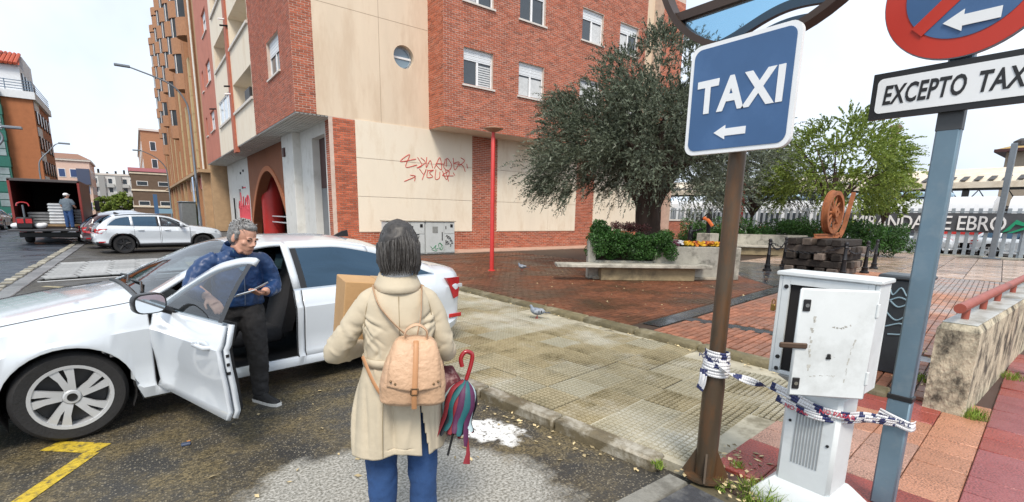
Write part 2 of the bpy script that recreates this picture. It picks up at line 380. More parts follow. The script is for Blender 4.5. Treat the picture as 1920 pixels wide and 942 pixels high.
# ribbed spur of pavement across the parking lane
m_rib = mat('ribbed_tile_grey', (.33,.34,.34), .4, var=.22, scale=5, rnd=.18, dirt=((.12,.12,.12),.5,6))
spur = struct('pavement_spur', MB().add([(-1.95,15.35,.05),(2.5,16.3,.05),(2.5,20.6,.05),(-1.95,19.5,.05)], [(0,1,2,3)]), mat('spur_bed', (.12,.12,.12), .6))
tm = MB()
tm.box(-.29,.29,-.29,.29,-.02,.006)
for i in range(6):
    tm.cbox(-.28,.28,-.275+i*.092,-.275+i*.092+.055,.0,.016,.006)
tme = tm.mesh('ribbed_tile', m_rib)
for i in range(7):
    for j in range(7):
        x = -1.62+i*.6; y = 15.72+j*.6+i*.14
        link('ribbed_tile', tme, spur, (x,y,.052+random.uniform(-.002,.002)), (0,0,.23+ (math.pi/2 if random.random()<.1 else 0)))
stroke([(-1.95,15.2),(2.5,16.15)], .16, mat('pale_kerb_line', (.45,.46,.46), .5, var=.2, scale=6), 'spur_kerb')
# pavement with studded tiles
m_bed = mat('tile_bed', (.10,.085,.05), .7, var=.3, scale=4)
m_strip = mat('cement_strip', (.40,.37,.28), .6, var=.25, scale=5, dirt=((.14,.12,.07),.8,3))
def slab_struct(name, poly, z, m, z0=-.1):
    return tag(MB().prism(poly, lambda a,b: (a,b,z0), lambda a,b: (a,b,z)).build(name, m), kind='structure')
kx = lambda y: 2.62-.125*(y-1.75)        # outer edge of the near kerb
pave = slab_struct('pavement', [(kx(1.5)+.1,1.5),(6.0,1.5),(6.0,18.2),(kx(15)+.1,18.2),(kx(15)+.1,15)], ZS-.012, m_strip)
def tile_material():
    mt = mat('studded_tile', (.35,.295,.175), .42, var=.30, scale=3.2, rnd=.16, bump=.25, bscale=90, dirt=((.105,.085,.035),.8,1.6), rvar=.14)
    t = mt.node_tree; b = t.nodes['Principled BSDF']; LN = t.links.new; src = b.inputs['Base Color'].links[0].from_socket
    # bleached and grey tiles, chosen tile by tile, plus big worn patches in world space
    oi = t.nodes.new('ShaderNodeObjectInfo'); mr = t.nodes.new('ShaderNodeMapRange'); mr.inputs[1].default_value = .4; mr.inputs[2].default_value = .95; mr.inputs[4].default_value = .8; LN(oi.outputs['Random'], mr.inputs[0])
    mx = t.nodes.new('ShaderNodeMixRGB'); LN(mr.outputs[0], mx.inputs[0]); LN(src, mx.inputs[1]); mx.inputs[2].default_value = (.33,.32,.25,1)
    ge = t.nodes.new('ShaderNodeNewGeometry'); n = t.nodes.new('ShaderNodeTexNoise'); n.inputs['Scale'].default_value = .75; n.inputs['Detail'].default_value = 7; n.inputs['Roughness'].default_value = .65; LN(ge.outputs['Position'], n.inputs['Vector'])
    r = t.nodes.new('ShaderNodeMapRange'); r.inputs[1].default_value = .50; r.inputs[2].default_value = .68; r.inputs[4].default_value = .75; LN(n.outputs['Fac'], r.inputs[0])
    m2 = t.nodes.new('ShaderNodeMixRGB'); LN(r.outputs[0], m2.inputs[0]); LN(mx.outputs[0], m2.inputs[1]); m2.inputs[2].default_value = (.58,.57,.50,1); LN(m2.outputs[0], b.inputs['Base Color'])
    return mt
m_tile = tile_material()
m_groove = mat('tile_groove_dirt', (.030,.024,.012), .7, var=.3, scale=8)
tm = MB(); tm.box(-.197,.197,-.197,.197,-.03,-.012,1)
for i in range(8):
    for j in range(8):
        a, c = -.1715+i*.049, -.1715+j*.049
        tm.add([(a-.0185,c-.0185,-.012),(a+.0185,c-.0185,-.012),(a+.0185,c+.0185,-.012),(a-.0185,c+.0185,-.012),(a-.0155,c-.0155,.001),(a+.0155,c-.0155,.001),(a+.0155,c+.0155,.001),(a-.0155,c+.0155,.001)], [(4,5,6,7),(0,1,5,4),(1,2,6,5),(2,3,7,6),(3,0,4,7)])
tile_me = tm.mesh('studded_tile', [m_tile,m_groove])
m_orange = mat('orange_tile_patch', (.42,.22,.04), .5, var=.2, scale=8)
nt_ = 0
ang = math.atan(.125); ck, sk = math.cos(ang), math.sin(ang)
for j in range(-2,40):
    for i in range(11):
        if nt_ > 299: continue
        u = .16+.2+i*.4; v_ = .2+j*.4; x = kx(1.62)+u*ck-v_*sk; y = 1.62+u*sk+v_*ck
        if x > 5.24 or y > 17 or y < 1.6: continue
        nt_ += 1
        link('studded_tile', tile_me, pave, (x, y, ZS+random.uniform(-.004,.003)), (random.uniform(-.006,.006),random.uniform(-.006,.006),ang+random.choice((0,1,2,3))*math.pi/2))
# near kerb of cast stones
m_kerb = mat('kerb_stone', (.115,.095,.058), .45, var=.35, scale=7, rnd=.25, bump=.3, bscale=60, dirt=((.42,.40,.34),.75,2.6))
kerb = struct('kerb', MB().add([(kx(1.7)+.02,1.75,.01),(kx(1.7)+.15,1.75,.01),(kx(15)+.15,15,.01),(kx(15)+.02,15,.01)], [(0,1,2,3)]), m_bed)
ang = math.atan(.125)
kme = MB().cbox(0,.155,-.445,.445,-.12,ZS+.012,.018).mesh('kerb_stone', m_kerb, 40)
y = 2.2
while y < 15.2:
    link('kerb_stone', kme, kerb, (kx(y)-.01,y,random.uniform(-.004,.004)), (0,0,ang)); y += .905
# kerb that closes the bay in front of the camera, dark slabs behind it
m_gk = mat('grey_kerb_stone', (.21,.205,.18), .6, var=.25, scale=9, rnd=.15, bump=.3, bscale=70, dirt=((.08,.075,.06),.6,5))
fk = struct('footway', MB().prism([(-6,-6),(2.72,-6),(2.72,1.49),(-6,1.49)], lambda a,b:(a,b,-.1), lambda a,b:(a,b,.05)), m_bed)
gk = MB().cbox(-.48,.48,-.075,.075,-.1,.055,.015).mesh('kerb_stone', m_gk, 40)
for k in range(6): link('kerb_stone', gk, fk, (2.14-k*.97, 1.575, 0), (0,0,0))
m_slab = mat('dark_slab', (.055,.058,.065), .45, var=.3, scale=20, rnd=.15, bump=.3, bscale=120, dirt=((.2,.2,.19),.5,6))
sm = MB().cbox(-.195,.195,-.145,.145,-.03,.058,.008).mesh('dark_slab', m_slab, 40)
for i in range(12):
    for j in range(4):
        link('dark_slab', sm, fk, (2.40-i*.4-(j%2)*.12, 1.345-j*.3, random.uniform(-.006,.006)), (random.uniform(-.01,.01),random.uniform(-.01,.01),random.uniform(-.01,.01)))
# plaza-side kerb, mossy
m_mk = mat('mossy_kerb', (.12,.10,.05), .6, var=.35, scale=6, rnd=.22, bump=.4, bscale=50, dirt=((.28,.25,.17),.7,4))
pk = struct('plaza_kerb', sheet(5.40,5.62,1.2,17.2,.06), m_bed)
pme = MB().cbox(-.105,.105,-.49,.49,-.1,ZP+.028,.035).mesh('kerb_stone', m_mk, 60)
for k in range(17): link('kerb_stone', pme, pk, (5.51, 1.7+k*.99, random.uniform(-.008,.008)), (0,0,random.uniform(-.006,.006)))
# plaza
m_joint = mat('paving_joint', (.050,.030,.018), .6, var=.3, scale=4)
plaza = struct('plaza', MB().prism([(5.6,.94),(20,.94),(33,2.2),(60,24),(60,60),(22,60),(5.6,19.5)], lambda a,b:(a,b,-.1), lambda a,b:(a,b,ZP-.018)), m_joint)
def paver_mat(name, col, col2, wet=.35):
    mt = mat(name, col, .55, var=.28, scale=22, bump=.25, bscale=90, attr=True, dirt=((col[0]*.45,col[1]*.5,col[2]*.5),.7,1.1))
    t = mt.node_tree; b = t.nodes['Principled BSDF']; LN = t.links.new; src = b.inputs['Base Color'].links[0].from_socket
    ge = t.nodes.new('ShaderNodeNewGeometry'); n = t.nodes.new('ShaderNodeTexNoise'); n.inputs['Scale'].default_value = .55; n.inputs['Detail'].default_value = 7; n.inputs['Roughness'].default_value = .62; LN(ge.outputs['Position'], n.inputs['Vector'])
    r = t.nodes.new('ShaderNodeMapRange'); r.inputs[1].default_value = .44; r.inputs[2].default_value = .62; LN(n.outputs['Fac'], r.inputs[0])
    m2 = t.nodes.new('ShaderNodeMixRGB'); LN(r.outputs[0], m2.inputs[0]); LN(src, m2.inputs[1]); m2.inputs[2].default_value = (*col2,1); LN(m2.outputs[0], b.inputs['Base Color'])
    r3 = t.nodes.new('ShaderNodeMapRange'); r3.inputs[1].default_value = .40; r3.inputs[2].default_value = .60; r3.inputs[3].default_value = .62; r3.inputs[4].default_value = wet; LN(n.outputs['Fac'], r3.inputs[0]); LN(r3.outputs[0], b.inputs['Roughness'])
    return mt
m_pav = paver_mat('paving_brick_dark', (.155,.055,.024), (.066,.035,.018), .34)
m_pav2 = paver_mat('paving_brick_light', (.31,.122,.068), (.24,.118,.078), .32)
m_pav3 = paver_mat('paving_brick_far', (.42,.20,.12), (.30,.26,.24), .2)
A7 = R(7); c7, s7 = math.cos(A7), math.sin(A7)
def w2l(x, y): x -= 6.0; y -= 4.3; return x*c7+y*s7, -x*s7+y*c7
def l2w(a, b): return 6.0+a*c7-b*s7, 4.3+a*s7+b*c7
pl, pw = .205, .102
cells = []
for j in range(-40, 150):
    for i in range(-5, 76):
        a = (i+(.5 if j%2 else 0))*pl; b = j*pw; x, y = l2w(a+pl/2, b+pw/2)
        if x < 5.66 or y < 1.0 or y > 16.6 or x > 19 or (x > 13 and y > 9): continue
        if abs(b+pw/2) < .17: continue                                   # dark band along x
        if b < 0 and abs(a+pl/2-.88) < .15: continue                     # dark band along y
        if b > 9.3 and abs(b+pw/2-10.1) < .07: continue
        if b > 7.5 and a > .3 and abs((a-.3+.55*(b-7.5)) % 3.6) < .12: continue
        dark = b > 0
        dist = math.hypot(x, y)
        cells.append((dist, a, b, dark, x))
cells.sort()
def paver_verts(a, b, z):
    h = .004; g = .004
    q = [(a+g,b+g),(a+pl-g,b+g),(a+pl-g,b+pw-g),(a+g,b+pw-g)]
    q2 = [(a+g+h,b+g+h),(a+pl-g-h,b+g+h),(a+pl-g-h,b+pw-g-h),(a+g+h,b+pw-g-h)]
    return [(*l2w(*p), z-.022) for p in q]+[(*l2w(*p), z) for p in q2]
F5 = [(4,5,6,7),(0,1,5,4),(1,2,6,5),(2,3,7,6),(3,0,4,7)]
groups = {0:MB(),1:MB(),2:MB()}; tones = {0:[],1:[],2:[]}
pm = []
for dk, mm in ((1,m_pav),(0,m_pav2)):
    for k in range(3):
        b_ = MB().add([(-pl/2+.004,-pw/2+.004,-.03),(pl/2-.004,-pw/2+.004,-.03),(pl/2-.004,pw/2-.004,-.03),(-pl/2+.004,pw/2-.004,-.03),(-pl/2+.009,-pw/2+.009,0),(pl/2-.009,-pw/2+.009,0),(pl/2-.009,pw/2-.009,0),(-pl/2+.009,pw/2-.009,0)], F5)
        me = b_.mesh('paving_brick', mm); at = me.attributes.new('tone','FLOAT','FACE'); at.data.foreach_set('value', [(.78,1.0,1.2)[k]]*5); pm.append((dk,me))
for n_, (dist, a, b, dark, x) in enumerate(cells):
    z = ZP+random.uniform(-.003,.003)
    if n_ < 300:
        me = random.choice([q[1] for q in pm if q[0] == (1 if dark else 0)]); wx, wy = l2w(a+pl/2,b+pw/2)
        link('paving_brick', me, plaza, (wx,wy,z), (random.uniform(-.01,.01),random.uniform(-.01,.01),A7))
    else:
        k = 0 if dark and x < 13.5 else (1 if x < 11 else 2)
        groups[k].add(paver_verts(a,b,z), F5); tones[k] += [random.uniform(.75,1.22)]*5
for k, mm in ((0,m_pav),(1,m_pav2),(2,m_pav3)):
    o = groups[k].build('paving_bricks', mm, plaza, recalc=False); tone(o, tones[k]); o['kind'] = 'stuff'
m_band = mat('dark_band', (.035,.037,.042), .25, var=.4, scale=3, rvar=.12)
bands = MB()
for (a0,a1,b0,b1) in ((0,26,-.15,.15),(.75,1.02,-3.4,-.16)):
    bands.add([(*l2w(a0,b0),ZP-.006),(*l2w(a1,b0),ZP-.006),(*l2w(a1,b1),ZP-.006),(*l2w(a0,b1),ZP-.006)], [(0,1,2,3)])
tag(bands.build('paving_band', m_band, plaza))
# far part of the plaza: wide slabs, wet, laid in courses
m_far_pl = mat('wet_slab', (.46,.33,.25), .24, var=.35, scale=1.2, rnd=.3, rvar=.18, dirt=((.10,.11,.13),.8,.8))
for i in range(13):
    for j in range(16):
        a = 12.9+i*1.5; b = -5.3+j*.8; x, y = l2w(a, b)
        if x > 31.0 or (j > 7 and x < 13) or y < .5: continue
        if (x > 18.9 and y > 9.3): continue
        if x < 19.2 and y > 4.6+.12*(x-6) and x > 13.2 and y > 9: continue
        me = bpy.data.meshes.get('wet_slab') or MB().cbox(-.74,.74,-.39,.39,-.05,0,.006).mesh('wet_slab', m_far_pl)
        link('wet_slab', me, plaza, (*l2w(a+.75,b+.4), ZP+.006+random.uniform(-.002,.002)), (0,0,A7))
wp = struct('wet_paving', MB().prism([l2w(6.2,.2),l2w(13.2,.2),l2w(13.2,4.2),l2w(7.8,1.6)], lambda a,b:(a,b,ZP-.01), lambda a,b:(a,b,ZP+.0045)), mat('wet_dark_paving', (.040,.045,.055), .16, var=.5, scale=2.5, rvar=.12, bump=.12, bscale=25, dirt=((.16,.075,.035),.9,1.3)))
struct('wall_foot_path', MB().box(4.4,27,17.35,18.97,.0,ZP+.02), mat('pink_path', (.50,.33,.25), .6, var=.15, scale=2, dirt=((.25,.16,.11),.5,1.5)))
# pink pavement tiles at the right
m_pbed = mat('pink_tile_bed', (.07,.04,.03), .7)
pinkp = slab_struct('tiled_footway', [(2.72,1.50),(5.6,1.50),(5.6,.94),(14,.94),(14,-4),(2.72,-4)], ZS-.02, m_pbed)
def mott(name, col, col2):
    mt = mat(name, col, .38, rnd=.16, bump=.35, bscale=60, rvar=.1, scale=3)
    t = mt.node_tree; b = t.nodes['Principled BSDF']; LN = t.links.new; src = b.inputs['Base Color'].links[0].from_socket
    g = t.nodes.new('ShaderNodeTexCoord'); n = t.nodes.new('ShaderNodeTexNoise'); n.inputs['Scale'].default_value = 85; n.inputs['Detail'].default_value = 2; LN(g.outputs['Object'], n.inputs['Vector'])
    r = t.nodes.new('ShaderNodeMapRange'); r.inputs[1].default_value = .47; r.inputs[2].default_value = .56; LN(n.outputs['Fac'], r.inputs[0])
    n3 = t.nodes.new('ShaderNodeTexNoise'); n3.inputs['Scale'].default_value = 5; LN(g.outputs['Object'], n3.inputs['Vector'])
    r3 = t.nodes.new('ShaderNodeMapRange'); r3.inputs[1].default_value = .3; r3.inputs[2].default_value = .7; r3.inputs[3].default_value = .35; LN(n3.outputs['Fac'], r3.inputs[0])
    mm = t.nodes.new('ShaderNodeMath'); mm.operation = 'MULTIPLY'; LN(r.outputs[0], mm.inputs[0]); LN(r3.outputs[0], mm.inputs[1])
    m2 = t.nodes.new('ShaderNodeMixRGB'); LN(mm.outputs[0], m2.inputs[0]); LN(src, m2.inputs[1]); m2.inputs[2].default_value = (*col2,1); LN(m2.outputs[0], b.inputs['Base Color'])
    return mt
m_t1 = mott('tile_orange', (.46,.215,.13), (.17,.085,.05)); m_t2 = mott('tile_red', (.30,.062,.045), (.13,.03,.024)); m_t3 = mott('tile_purple', (.30,.085,.085), (.14,.045,.045)); m_t4 = mott('tile_pale', (.47,.27,.20), (.15,.09,.065))
def ptile(m): return MB().cbox(-.143,.143,-.143,.143,-.03,0,.006).mesh('footway_tile', m, 40)
tms = [ptile(m) for m in (m_t1,m_t2,m_t3,m_t4)]
ca, sa = math.cos(R(4)), math.sin(R(4)); cnt = 0
for j in range(-9, 3):
    for i in range(-4, 24):
        u = i*.29; v_ = j*.29; x = 3.70+u*ca-v_*sa; y = .70+.145+u*sa+v_*ca
        if x < 2.88 or x > 9 or y > 1.5 or (x > 5.75 and y > .62): continue
        if y < -1.7: continue
        if j < -1: k = 2 if (i//2+j) % 3 else 1
        elif i < 0: k = 1
        elif i > 4 and j >= 0: k = 1 if i % 5 < 2 else 0
        else: k = 0 if i > 2 or j < 0 else 3
        link('footway_tile', tms[k], pinkp, (x,y,ZS+random.uniform(-.004,.004)), (random.uniform(-.01,.01),random.uniform(-.01,.01),R(4)+random.choice((0,1,2,3))*math.pi/2))
# ---------------- main brick building at the corner
m_mort = mat('mortar', (.55,.44,.37), .85, var=.15, scale=5)
m_brk = mat('brick_red', (.43,.115,.055), .7, var=.18, scale=20, attr=True, rnd=.14, bump=.2, bscale=80)
m_brk_l = mat('brick_salmon', (.46,.165,.105), .75, var=.12, scale=8, attr=True)
m_cream = mat('cream_render', (.68,.565,.43), .85, var=.07, scale=.9, dirt=((.50,.36,.24),.38,1.1), bump=.12, bscale=150, stretch=(1,1,.22))
m_cream2 = mat('cream_panel', (.75,.675,.55), .8, var=.05, scale=1.2, dirt=((.55,.44,.31),.45,1.2), bump=.1, bscale=150, stretch=(1,1,.3))
m_salm = mat('salmon_render', (.47,.17,.115), .8, var=.08, scale=1.2, dirt=((.36,.12,.08),.4,1), bump=.1, bscale=120)
m_pvc = mat('white_window_frame', (.78,.79,.80), .35, var=.05, scale=5)
m_sill = mat('sill_stone', (.62,.58,.53), .6, var=.12, scale=8)
m_blind = mat('roller_blind', (.70,.73,.76), .5, var=.05, scale=4)
m_dark = mat('dark_void', (.012,.011,.012), .9)
m_wing = mat('window_glass', (.035,.045,.055), .06, spec=.9, var=.3, scale=.6)
m_curt = mat('net_curtain', (.55,.57,.58), .75, var=.15, scale=9)
m_soff = mat('soffit_lath', (.56,.56,.53), .6, var=.15, scale=2)
m_whw = mat('white_wall', (.66,.66,.63), .8, var=.1, scale=1.2, dirt=((.40,.39,.35),.5,1.2))
m_brown = mat('brown_wall', (.235,.082,.034), .7, var=.12, scale=1.5)
m_redp = mat('red_paint', (.52,.035,.03), .42, var=.1, scale=4)
m_oxide = mat('iron_door', (.06,.02,.018), .5, var=.1)
m_greyd = mat('grey_door', (.17,.18,.19), .45, var=.1)
def window(parent, fr, u0, u1, v0, v1, d=-.14, blind=.35, panes=2, frame=m_pvc, curtain=True, sill=True, name='window', glass_m=None):
    """frame, panes, roller blind and sill set into an opening"""
    b = MB(); w = .06
    for q in ((u0,u1,v0,v0+w),(u0,u1,v1-w,v1),(u0,u0+w,v0+w,v1-w),(u1-w,u1,v0+w,v1-w)): fr.box(b,*q,d-.05,d+.03)
    for k in range(1,panes):
        c = u0+(u1-u0)*k/panes; fr.box(b,c-.05,c+.05,v0+w,v1-w,d-.04,d+.025)
    o = b.build(name, frame, parent)
    vb = v1-w-(v1-v0-2*w)*blind
    p = MB()
    for k in range(panes):
        a = u0+(u1-u0)*k/panes+.055; c = u0+(u1-u0)*(k+1)/panes-.055
        g = MB(); fr.box(g,a,c,v0+w,v1-w,d-.02,d-.012); g.build('pane', glass_m or m_wing, o)
        if curtain and random.random() < .8:
            g = MB(); n = 9 if abs(u0-11.86*.9294) < .1 or random.random() < .25 else 1; e = vb-.06
            for i in range(n):
                t0 = v0+w+.02+(e-v0-w-.02)*i/n; fr.box(g,a+.02,c-.02,t0,t0+(e-v0-w)/n*(.62 if n > 1 else .97),d-.011,d-.006)
            g.build('slat', m_curt, o)
    if blind > 0:
        g = MB(); n = max(3,int((v1-w-vb)/.055))
        for i in range(n):
            t0 = vb+(v1-w-vb)*i/n; fr.box(g,u0+.05,u1-.05,t0+.004,t0+(v1-w-vb)/n-.004,d+.005,d+.03+(.006 if i%2 else 0))
        g.build('roller_blind', m_blind, o)
    if sill:
        g = MB(); fr.box(g,u0-.08,u1+.08,v0-.07,v0-.002,d,.07); g.build('sill', m_sill, o)
    return o
bld = thing('apartment_building', 'red brick and cream apartment building with a round window and overhanging upper floors', 'building', (0,0,0))
YW, XF, YO, ZB, ZTOP = 18.96, 4.82, 17.70, 5.18, 20.5
S = Fr((0,YW,0),(1,0,0),(0,-1,0))          # plaza side, u = x, v = z
# lower plaza wall: plinth + brick piers + cream panels
lw = MB()
panel(lw, S, 26.6, ZB, [], mi=0, u0=5.95, v0=ZP)
lw.build('wall', m_mort, bld)
plin_h = .95
piers = [(6.10,6.94),(12.24,13.66),(18.89,20.3),(25.6,26.6)]
creams = [(6.94,12.24),(13.66,18.89),(20.3,25.6)]
holes = [(a,b,plin_h,ZB) for a,b in creams]
rects = bricks(S, 26.6, ZB, holes, u0=6.10, v0=ZP)
near = [q for q in rects if q[1] <= 6.96]; rest = [q for q in rects if q[1] > 6.96]
brick_mesh('brickwork', S, rest, m_brk, bld)
# the corner pier's bricks one by one
bm_cache = {}
def single_brick(q, fr, parent, m, name='brick'):
    w, h = round(q[1]-q[0],3), round(q[3]-q[2],3); key = (w,h,m.name)
    if key not in bm_cache:
        bm_cache[key] = []
        for tn in (.8,1.0,1.17):
            me = MB().add([(0,0,0),(w,0,0),(w,0,h),(0,0,h),(.004,-.014,.004),(w-.004,-.014,.004),(w-.004,-.014,h-.004),(.004,-.014,h-.004)], F5).mesh(name, m, recalc=False)
            a = me.attributes.new('tone','FLOAT','FACE'); a.data.foreach_set('value', [tn]*5); bm_cache[key].append(me)
    o = link(name, random.choice(bm_cache[key]), parent, fr.p(q[0],q[2],random.uniform(-.003,.003)+.004)); return o
for q in near: single_brick(q, S, bld, m_brk)
# pier's street side face
PX = Fr((6.10,0,0),(0,1,0),(-1,0,0))       # u = y
pw_ = MB(); panel(pw_, PX, 19.85, ZB, u0=YW, v0=ZP); pw_.build('pier_side', m_mort, bld)
brick_mesh('brickwork', PX, bricks(PX, 19.85, ZB, u0=YW, v0=ZP), m_brk, bld)
for a, b in creams:
    n = 2 if b-a > 5 else 1
    for (v0,v1) in ((plin_h,2.32),(2.335,3.78),(3.795,ZB)):
        for k in range(2):
            m_ = a+(b-a)*(.62 if a > 12 else .999)
            if k and m_ > b-.2: continue
            u0_, u1_ = ((a,m_) if k == 0 else (m_+.014,b)) if m_ < b-.2 else (a,b)
            g = MB(); S.box(g, u0_, u1_, v0, v1, -.05, .035); g.build('cream_panel', m_cream2, bld)
# upper cream wall with the round window
CW = MB(); cxw, czw, rw_ = 9.71*.9294, 1.7+(8.26-1.7)*.9294, .43
n = 40; ringp = [(cxw+rw_*math.cos(2*math.pi*k/n), czw+rw_*math.sin(2*math.pi*k/n)) for k in range(n)]
bx0, bx1, bz0, bz1 = cxw-.9, cxw+.9, czw-.9, czw+.9
sq = []
for k in range(n):
    a = 2*math.pi*k/n; c, s_ = math.cos(a), math.sin(a); t = .9/max(abs(c),abs(s_)); sq.append((cxw+t*c, czw+t*s_))
for k in range(n):
    j = (k+1)%n; CW.add([S.p(*ringp[k]),S.p(*ringp[j]),S.p(*sq[j]),S.p(*sq[k])], [(0,1,2,3)])
    CW.add([S.p(*ringp[k]),S.p(*ringp[j]),S.p(*ringp[j],-.25),S.p(*ringp[k],-.25)], [(0,1,2,3)])
panel(CW, S, 10.11, ZTOP, [(bx0,bx1,bz0,bz1)], rev=0, u0=5.55, v0=ZB)
CW.build('cream_wall', m_cream, bld)
rwn = MB(); rwn.lathe([(rw_,-.03),(rw_,.03),(rw_-.07,.03),(rw_-.07,-.03)], (cxw,YW+.22,czw), 40, axis='y', cap=False)
rwn.box(cxw-rw_+.03,cxw+rw_-.03,YW+.19,YW+.25,czw-.035,czw+.035)
ro = rwn.build('round_window', m_pvc, bld, 40)
MB().lathe([(rw_-.04,-.005),(rw_-.04,.005)], (cxw,YW+.235,czw), 40, axis='y').build('pane', mat('pale_glass', (.16,.23,.29), .08, spec=.8), ro)
# joint grooves in the cream wall as slim recessed-looking shadow beads
gj = MB()
for z in (1.7+(8.95-1.7)*.9294,): 
    for a,b in ((5.55,10.1),): S.box(gj, a, b, z+.55, z+.562, -.002, .003)
S.box(gj, 8.0, 8.012, ZB, ZTOP, -.002, .003)
gj.build('render_joint', mat('joint_grey', (.30,.22,.15), .9), bld)
# brick corner
CB = MB(); panel(CB, S, 5.55, ZTOP, u0=XF, v0=ZB); CB.build('corner_wall', m_mort, bld)
brick_mesh('brickwork', S, bricks(S, 5.55, 14.0, u0=XF, v0=ZB), m_brk, bld)
# projecting brick volume above the plaza
O_ = Fr((0,YO,0),(1,0,0),(0,-1,0))
k9 = .9294; zz = lambda z: 1.7+(z-1.7)*k9
wins = []
for zb_ in (zz(7.30), zz(10.63), zz(13.9)):
    for xa in (11.86*k9, 14.90*k9, 18.95*k9): wins.append((xa, xa+1.45, zb_, zb_+1.40))
wins.append((21.85*k9, 21.85*k9+1.45, zz(7.3), zz(7.3)+1.4)); wins.append((21.85*k9, 21.85*k9+1.45, zz(10.63), zz(10.63)+1.4))
wins = [w for w in wins if w[1] < 22.2]
OV = MB(); panel(OV, O_, 22.4, ZTOP, wins, u0=10.11, v0=ZB, rev=.2)
for (x) in (10.11, 22.4): OV.add([(x,YO,ZB),(x,YW,ZB),(x,YW,ZTOP),(x,YO,ZTOP)], [(0,1,2,3)])
OV.build('projecting_wall', m_mort, bld)
brick_mesh('brickwork', O_, bricks(O_, 22.4, 14.6, wins, u0=10.11, v0=ZB), m_brk, bld)
RF = Fr((10.11,0,0),(0,-1,0),(-1,0,0)); 
RF = Fr((10.11,YW,0),(0,-1,0),(-1,0,0)); brick_mesh('brickwork', RF, bricks(RF, YW-YO, 14.6, v0=ZB), m_brk, bld)
MB().box(10.13,22.38,YO+.02,YW-.002,ZB+.0,ZB+.06).build('soffit', mat('soffit_plaster', (.55,.47,.38), .8, var=.08, scale=2), bld)
for i, w in enumerate(wins):
    window(bld, O_, *w, blind=(.30,.35,.0,.55,.25)[i%5] if i != 0 else .3)
# cream fin and far wing
fn = MB(); panel(fn, S, 24.6, ZTOP, u0=22.4, v0=ZB); fn.build('cream_wall', m_cream, bld)
FW = Fr((0,18.3,0),(1,0,0),(0,-1,0)); fwb = MB(); panel(fwb, FW, 26.6, ZTOP, u0=24.6, v0=ZB); fwb.add([(24.6,18.3,ZB),(24.6,YW,ZB),(24.6,YW,ZTOP),(24.6,18.3,ZTOP)], [(0,1,2,3)]); fwb.add([(26.6,18.3,ZP),(26.6,34,ZP),(26.6,34,ZTOP),(26.6,18.3,ZTOP)], [(0,1,2,3)]); fwb.build('far_wing_wall', m_mort, bld)
brick_mesh('brickwork', FW, bricks(FW, 26.6, 14.0, u0=24.6, v0=ZB), m_brk, bld)
# street front on x = XF
T = Fr((XF,0,0),(0,1,0),(-1,0,0))          # u = y, v = z
ST = zz; YE = 45.5
bw = [(20.70,22.70,6.92,8.32),(20.70,22.70,10.02,11.42),(20.70,22.70,13.1,14.5)]
TB = MB(); panel(TB, T, 26.05, ZTOP, bw, u0=YW, v0=ZB); TB.build('street_wall', m_mort, bld)
brick_mesh('brickwork', T, bricks(T, 26.05, 13.6, bw, u0=YW, v0=ZB), m_brk, bld)
for w in bw: window(bld, T, *w, blind=.42, curtain=False)
# balcony zone: parapets, open loggias, one glazed in
lo = []
for z0,z1 in ((6.80,8.30),(10.02,11.62),(13.2,14.8)):
    lo.append((26.15,31.2,z0,z1)); lo.append((32.2,37.0,z0,z1))
BZ = MB(); panel(BZ, T, 37.9, ZTOP, lo, u0=26.05, v0=ZB, rev=1.5); BZ.build('balcony_wall', m_cream2, bld)
for q in lo:
    b = MB(); T.box(b,q[0]-.08,q[1]+.05,q[2]-.02,q[2]+.10,-.25,.09); b.build('balcony_coping', m_sill, bld)
    b = MB(); T.box(b,q[0],q[1],q[2],q[3],-1.55,-1.5); b.build('balcony_back_wall', m_brown if q[0] > 30 else mat('balcony_cream', (.50,.42,.30), .85), bld)
window(bld, T, 32.2,37.0,6.90,8.30, d=-.05, blind=0, panes=3, curtain=False, sill=False, name='balcony_glazing', glass_m=mat('balcony_glass', (.5,.56,.6), .1, spec=.8))
pil = MB(); T.box(pil,31.35,32.05,ZB-.3,ZTOP,-.1,.10); pil.build('brick_pilaster', mat('pilaster_brick', (.40,.12,.07), .75, var=.2, scale=6), bld)
for (y,z) in ((31.6,8.35),(31.6,7.95),(31.6,11.7),(31.3,11.3),(38.3,8.2)):
    b = MB(); b.tube([(XF-.0,y,z),(XF-.38,y,z-.06)], .045, 8); b.build('waste_pipe', m_pvc if random.random()<.5 else m_dark, bld)
b = MB(); b.cbox(XF+.05,XF+.4,27.2,28.4,6.92,7.55,.03); b.build('air_conditioner', mat('dark_plastic',(.03,.03,.03),.5), bld)
# salmon zone
sw = [(39.4,41.6,7.1,8.4),(39.4,41.6,10.2,11.6),(39.4,41.6,13.3,14.7),(43.3,44.1,7.1,8.4),(43.3,44.1,10.2,11.6)]
SZ = MB(); panel(SZ, T, YE, ZTOP, sw, u0=37.9, v0=ZB); SZ.build('salmon_wall', m_salm, bld)
for w in sw: window(bld, T, *w, blind=.3, panes=2 if w[1]-w[0] > 1 else 1)
# soffit of long laths
sf = MB()
for k in range(9):
    x = XF+.02+k*.144; sf.cbox(x,x+.115,YW+.02,YE,ZB-.04,ZB+.02,.006)
sf.build('soffit', m_soff, bld)
MB().box(XF+.02,26.5,YW+.3,YE,ZB+.03,ZB+.1).build('floor_slab', m_soff, bld)
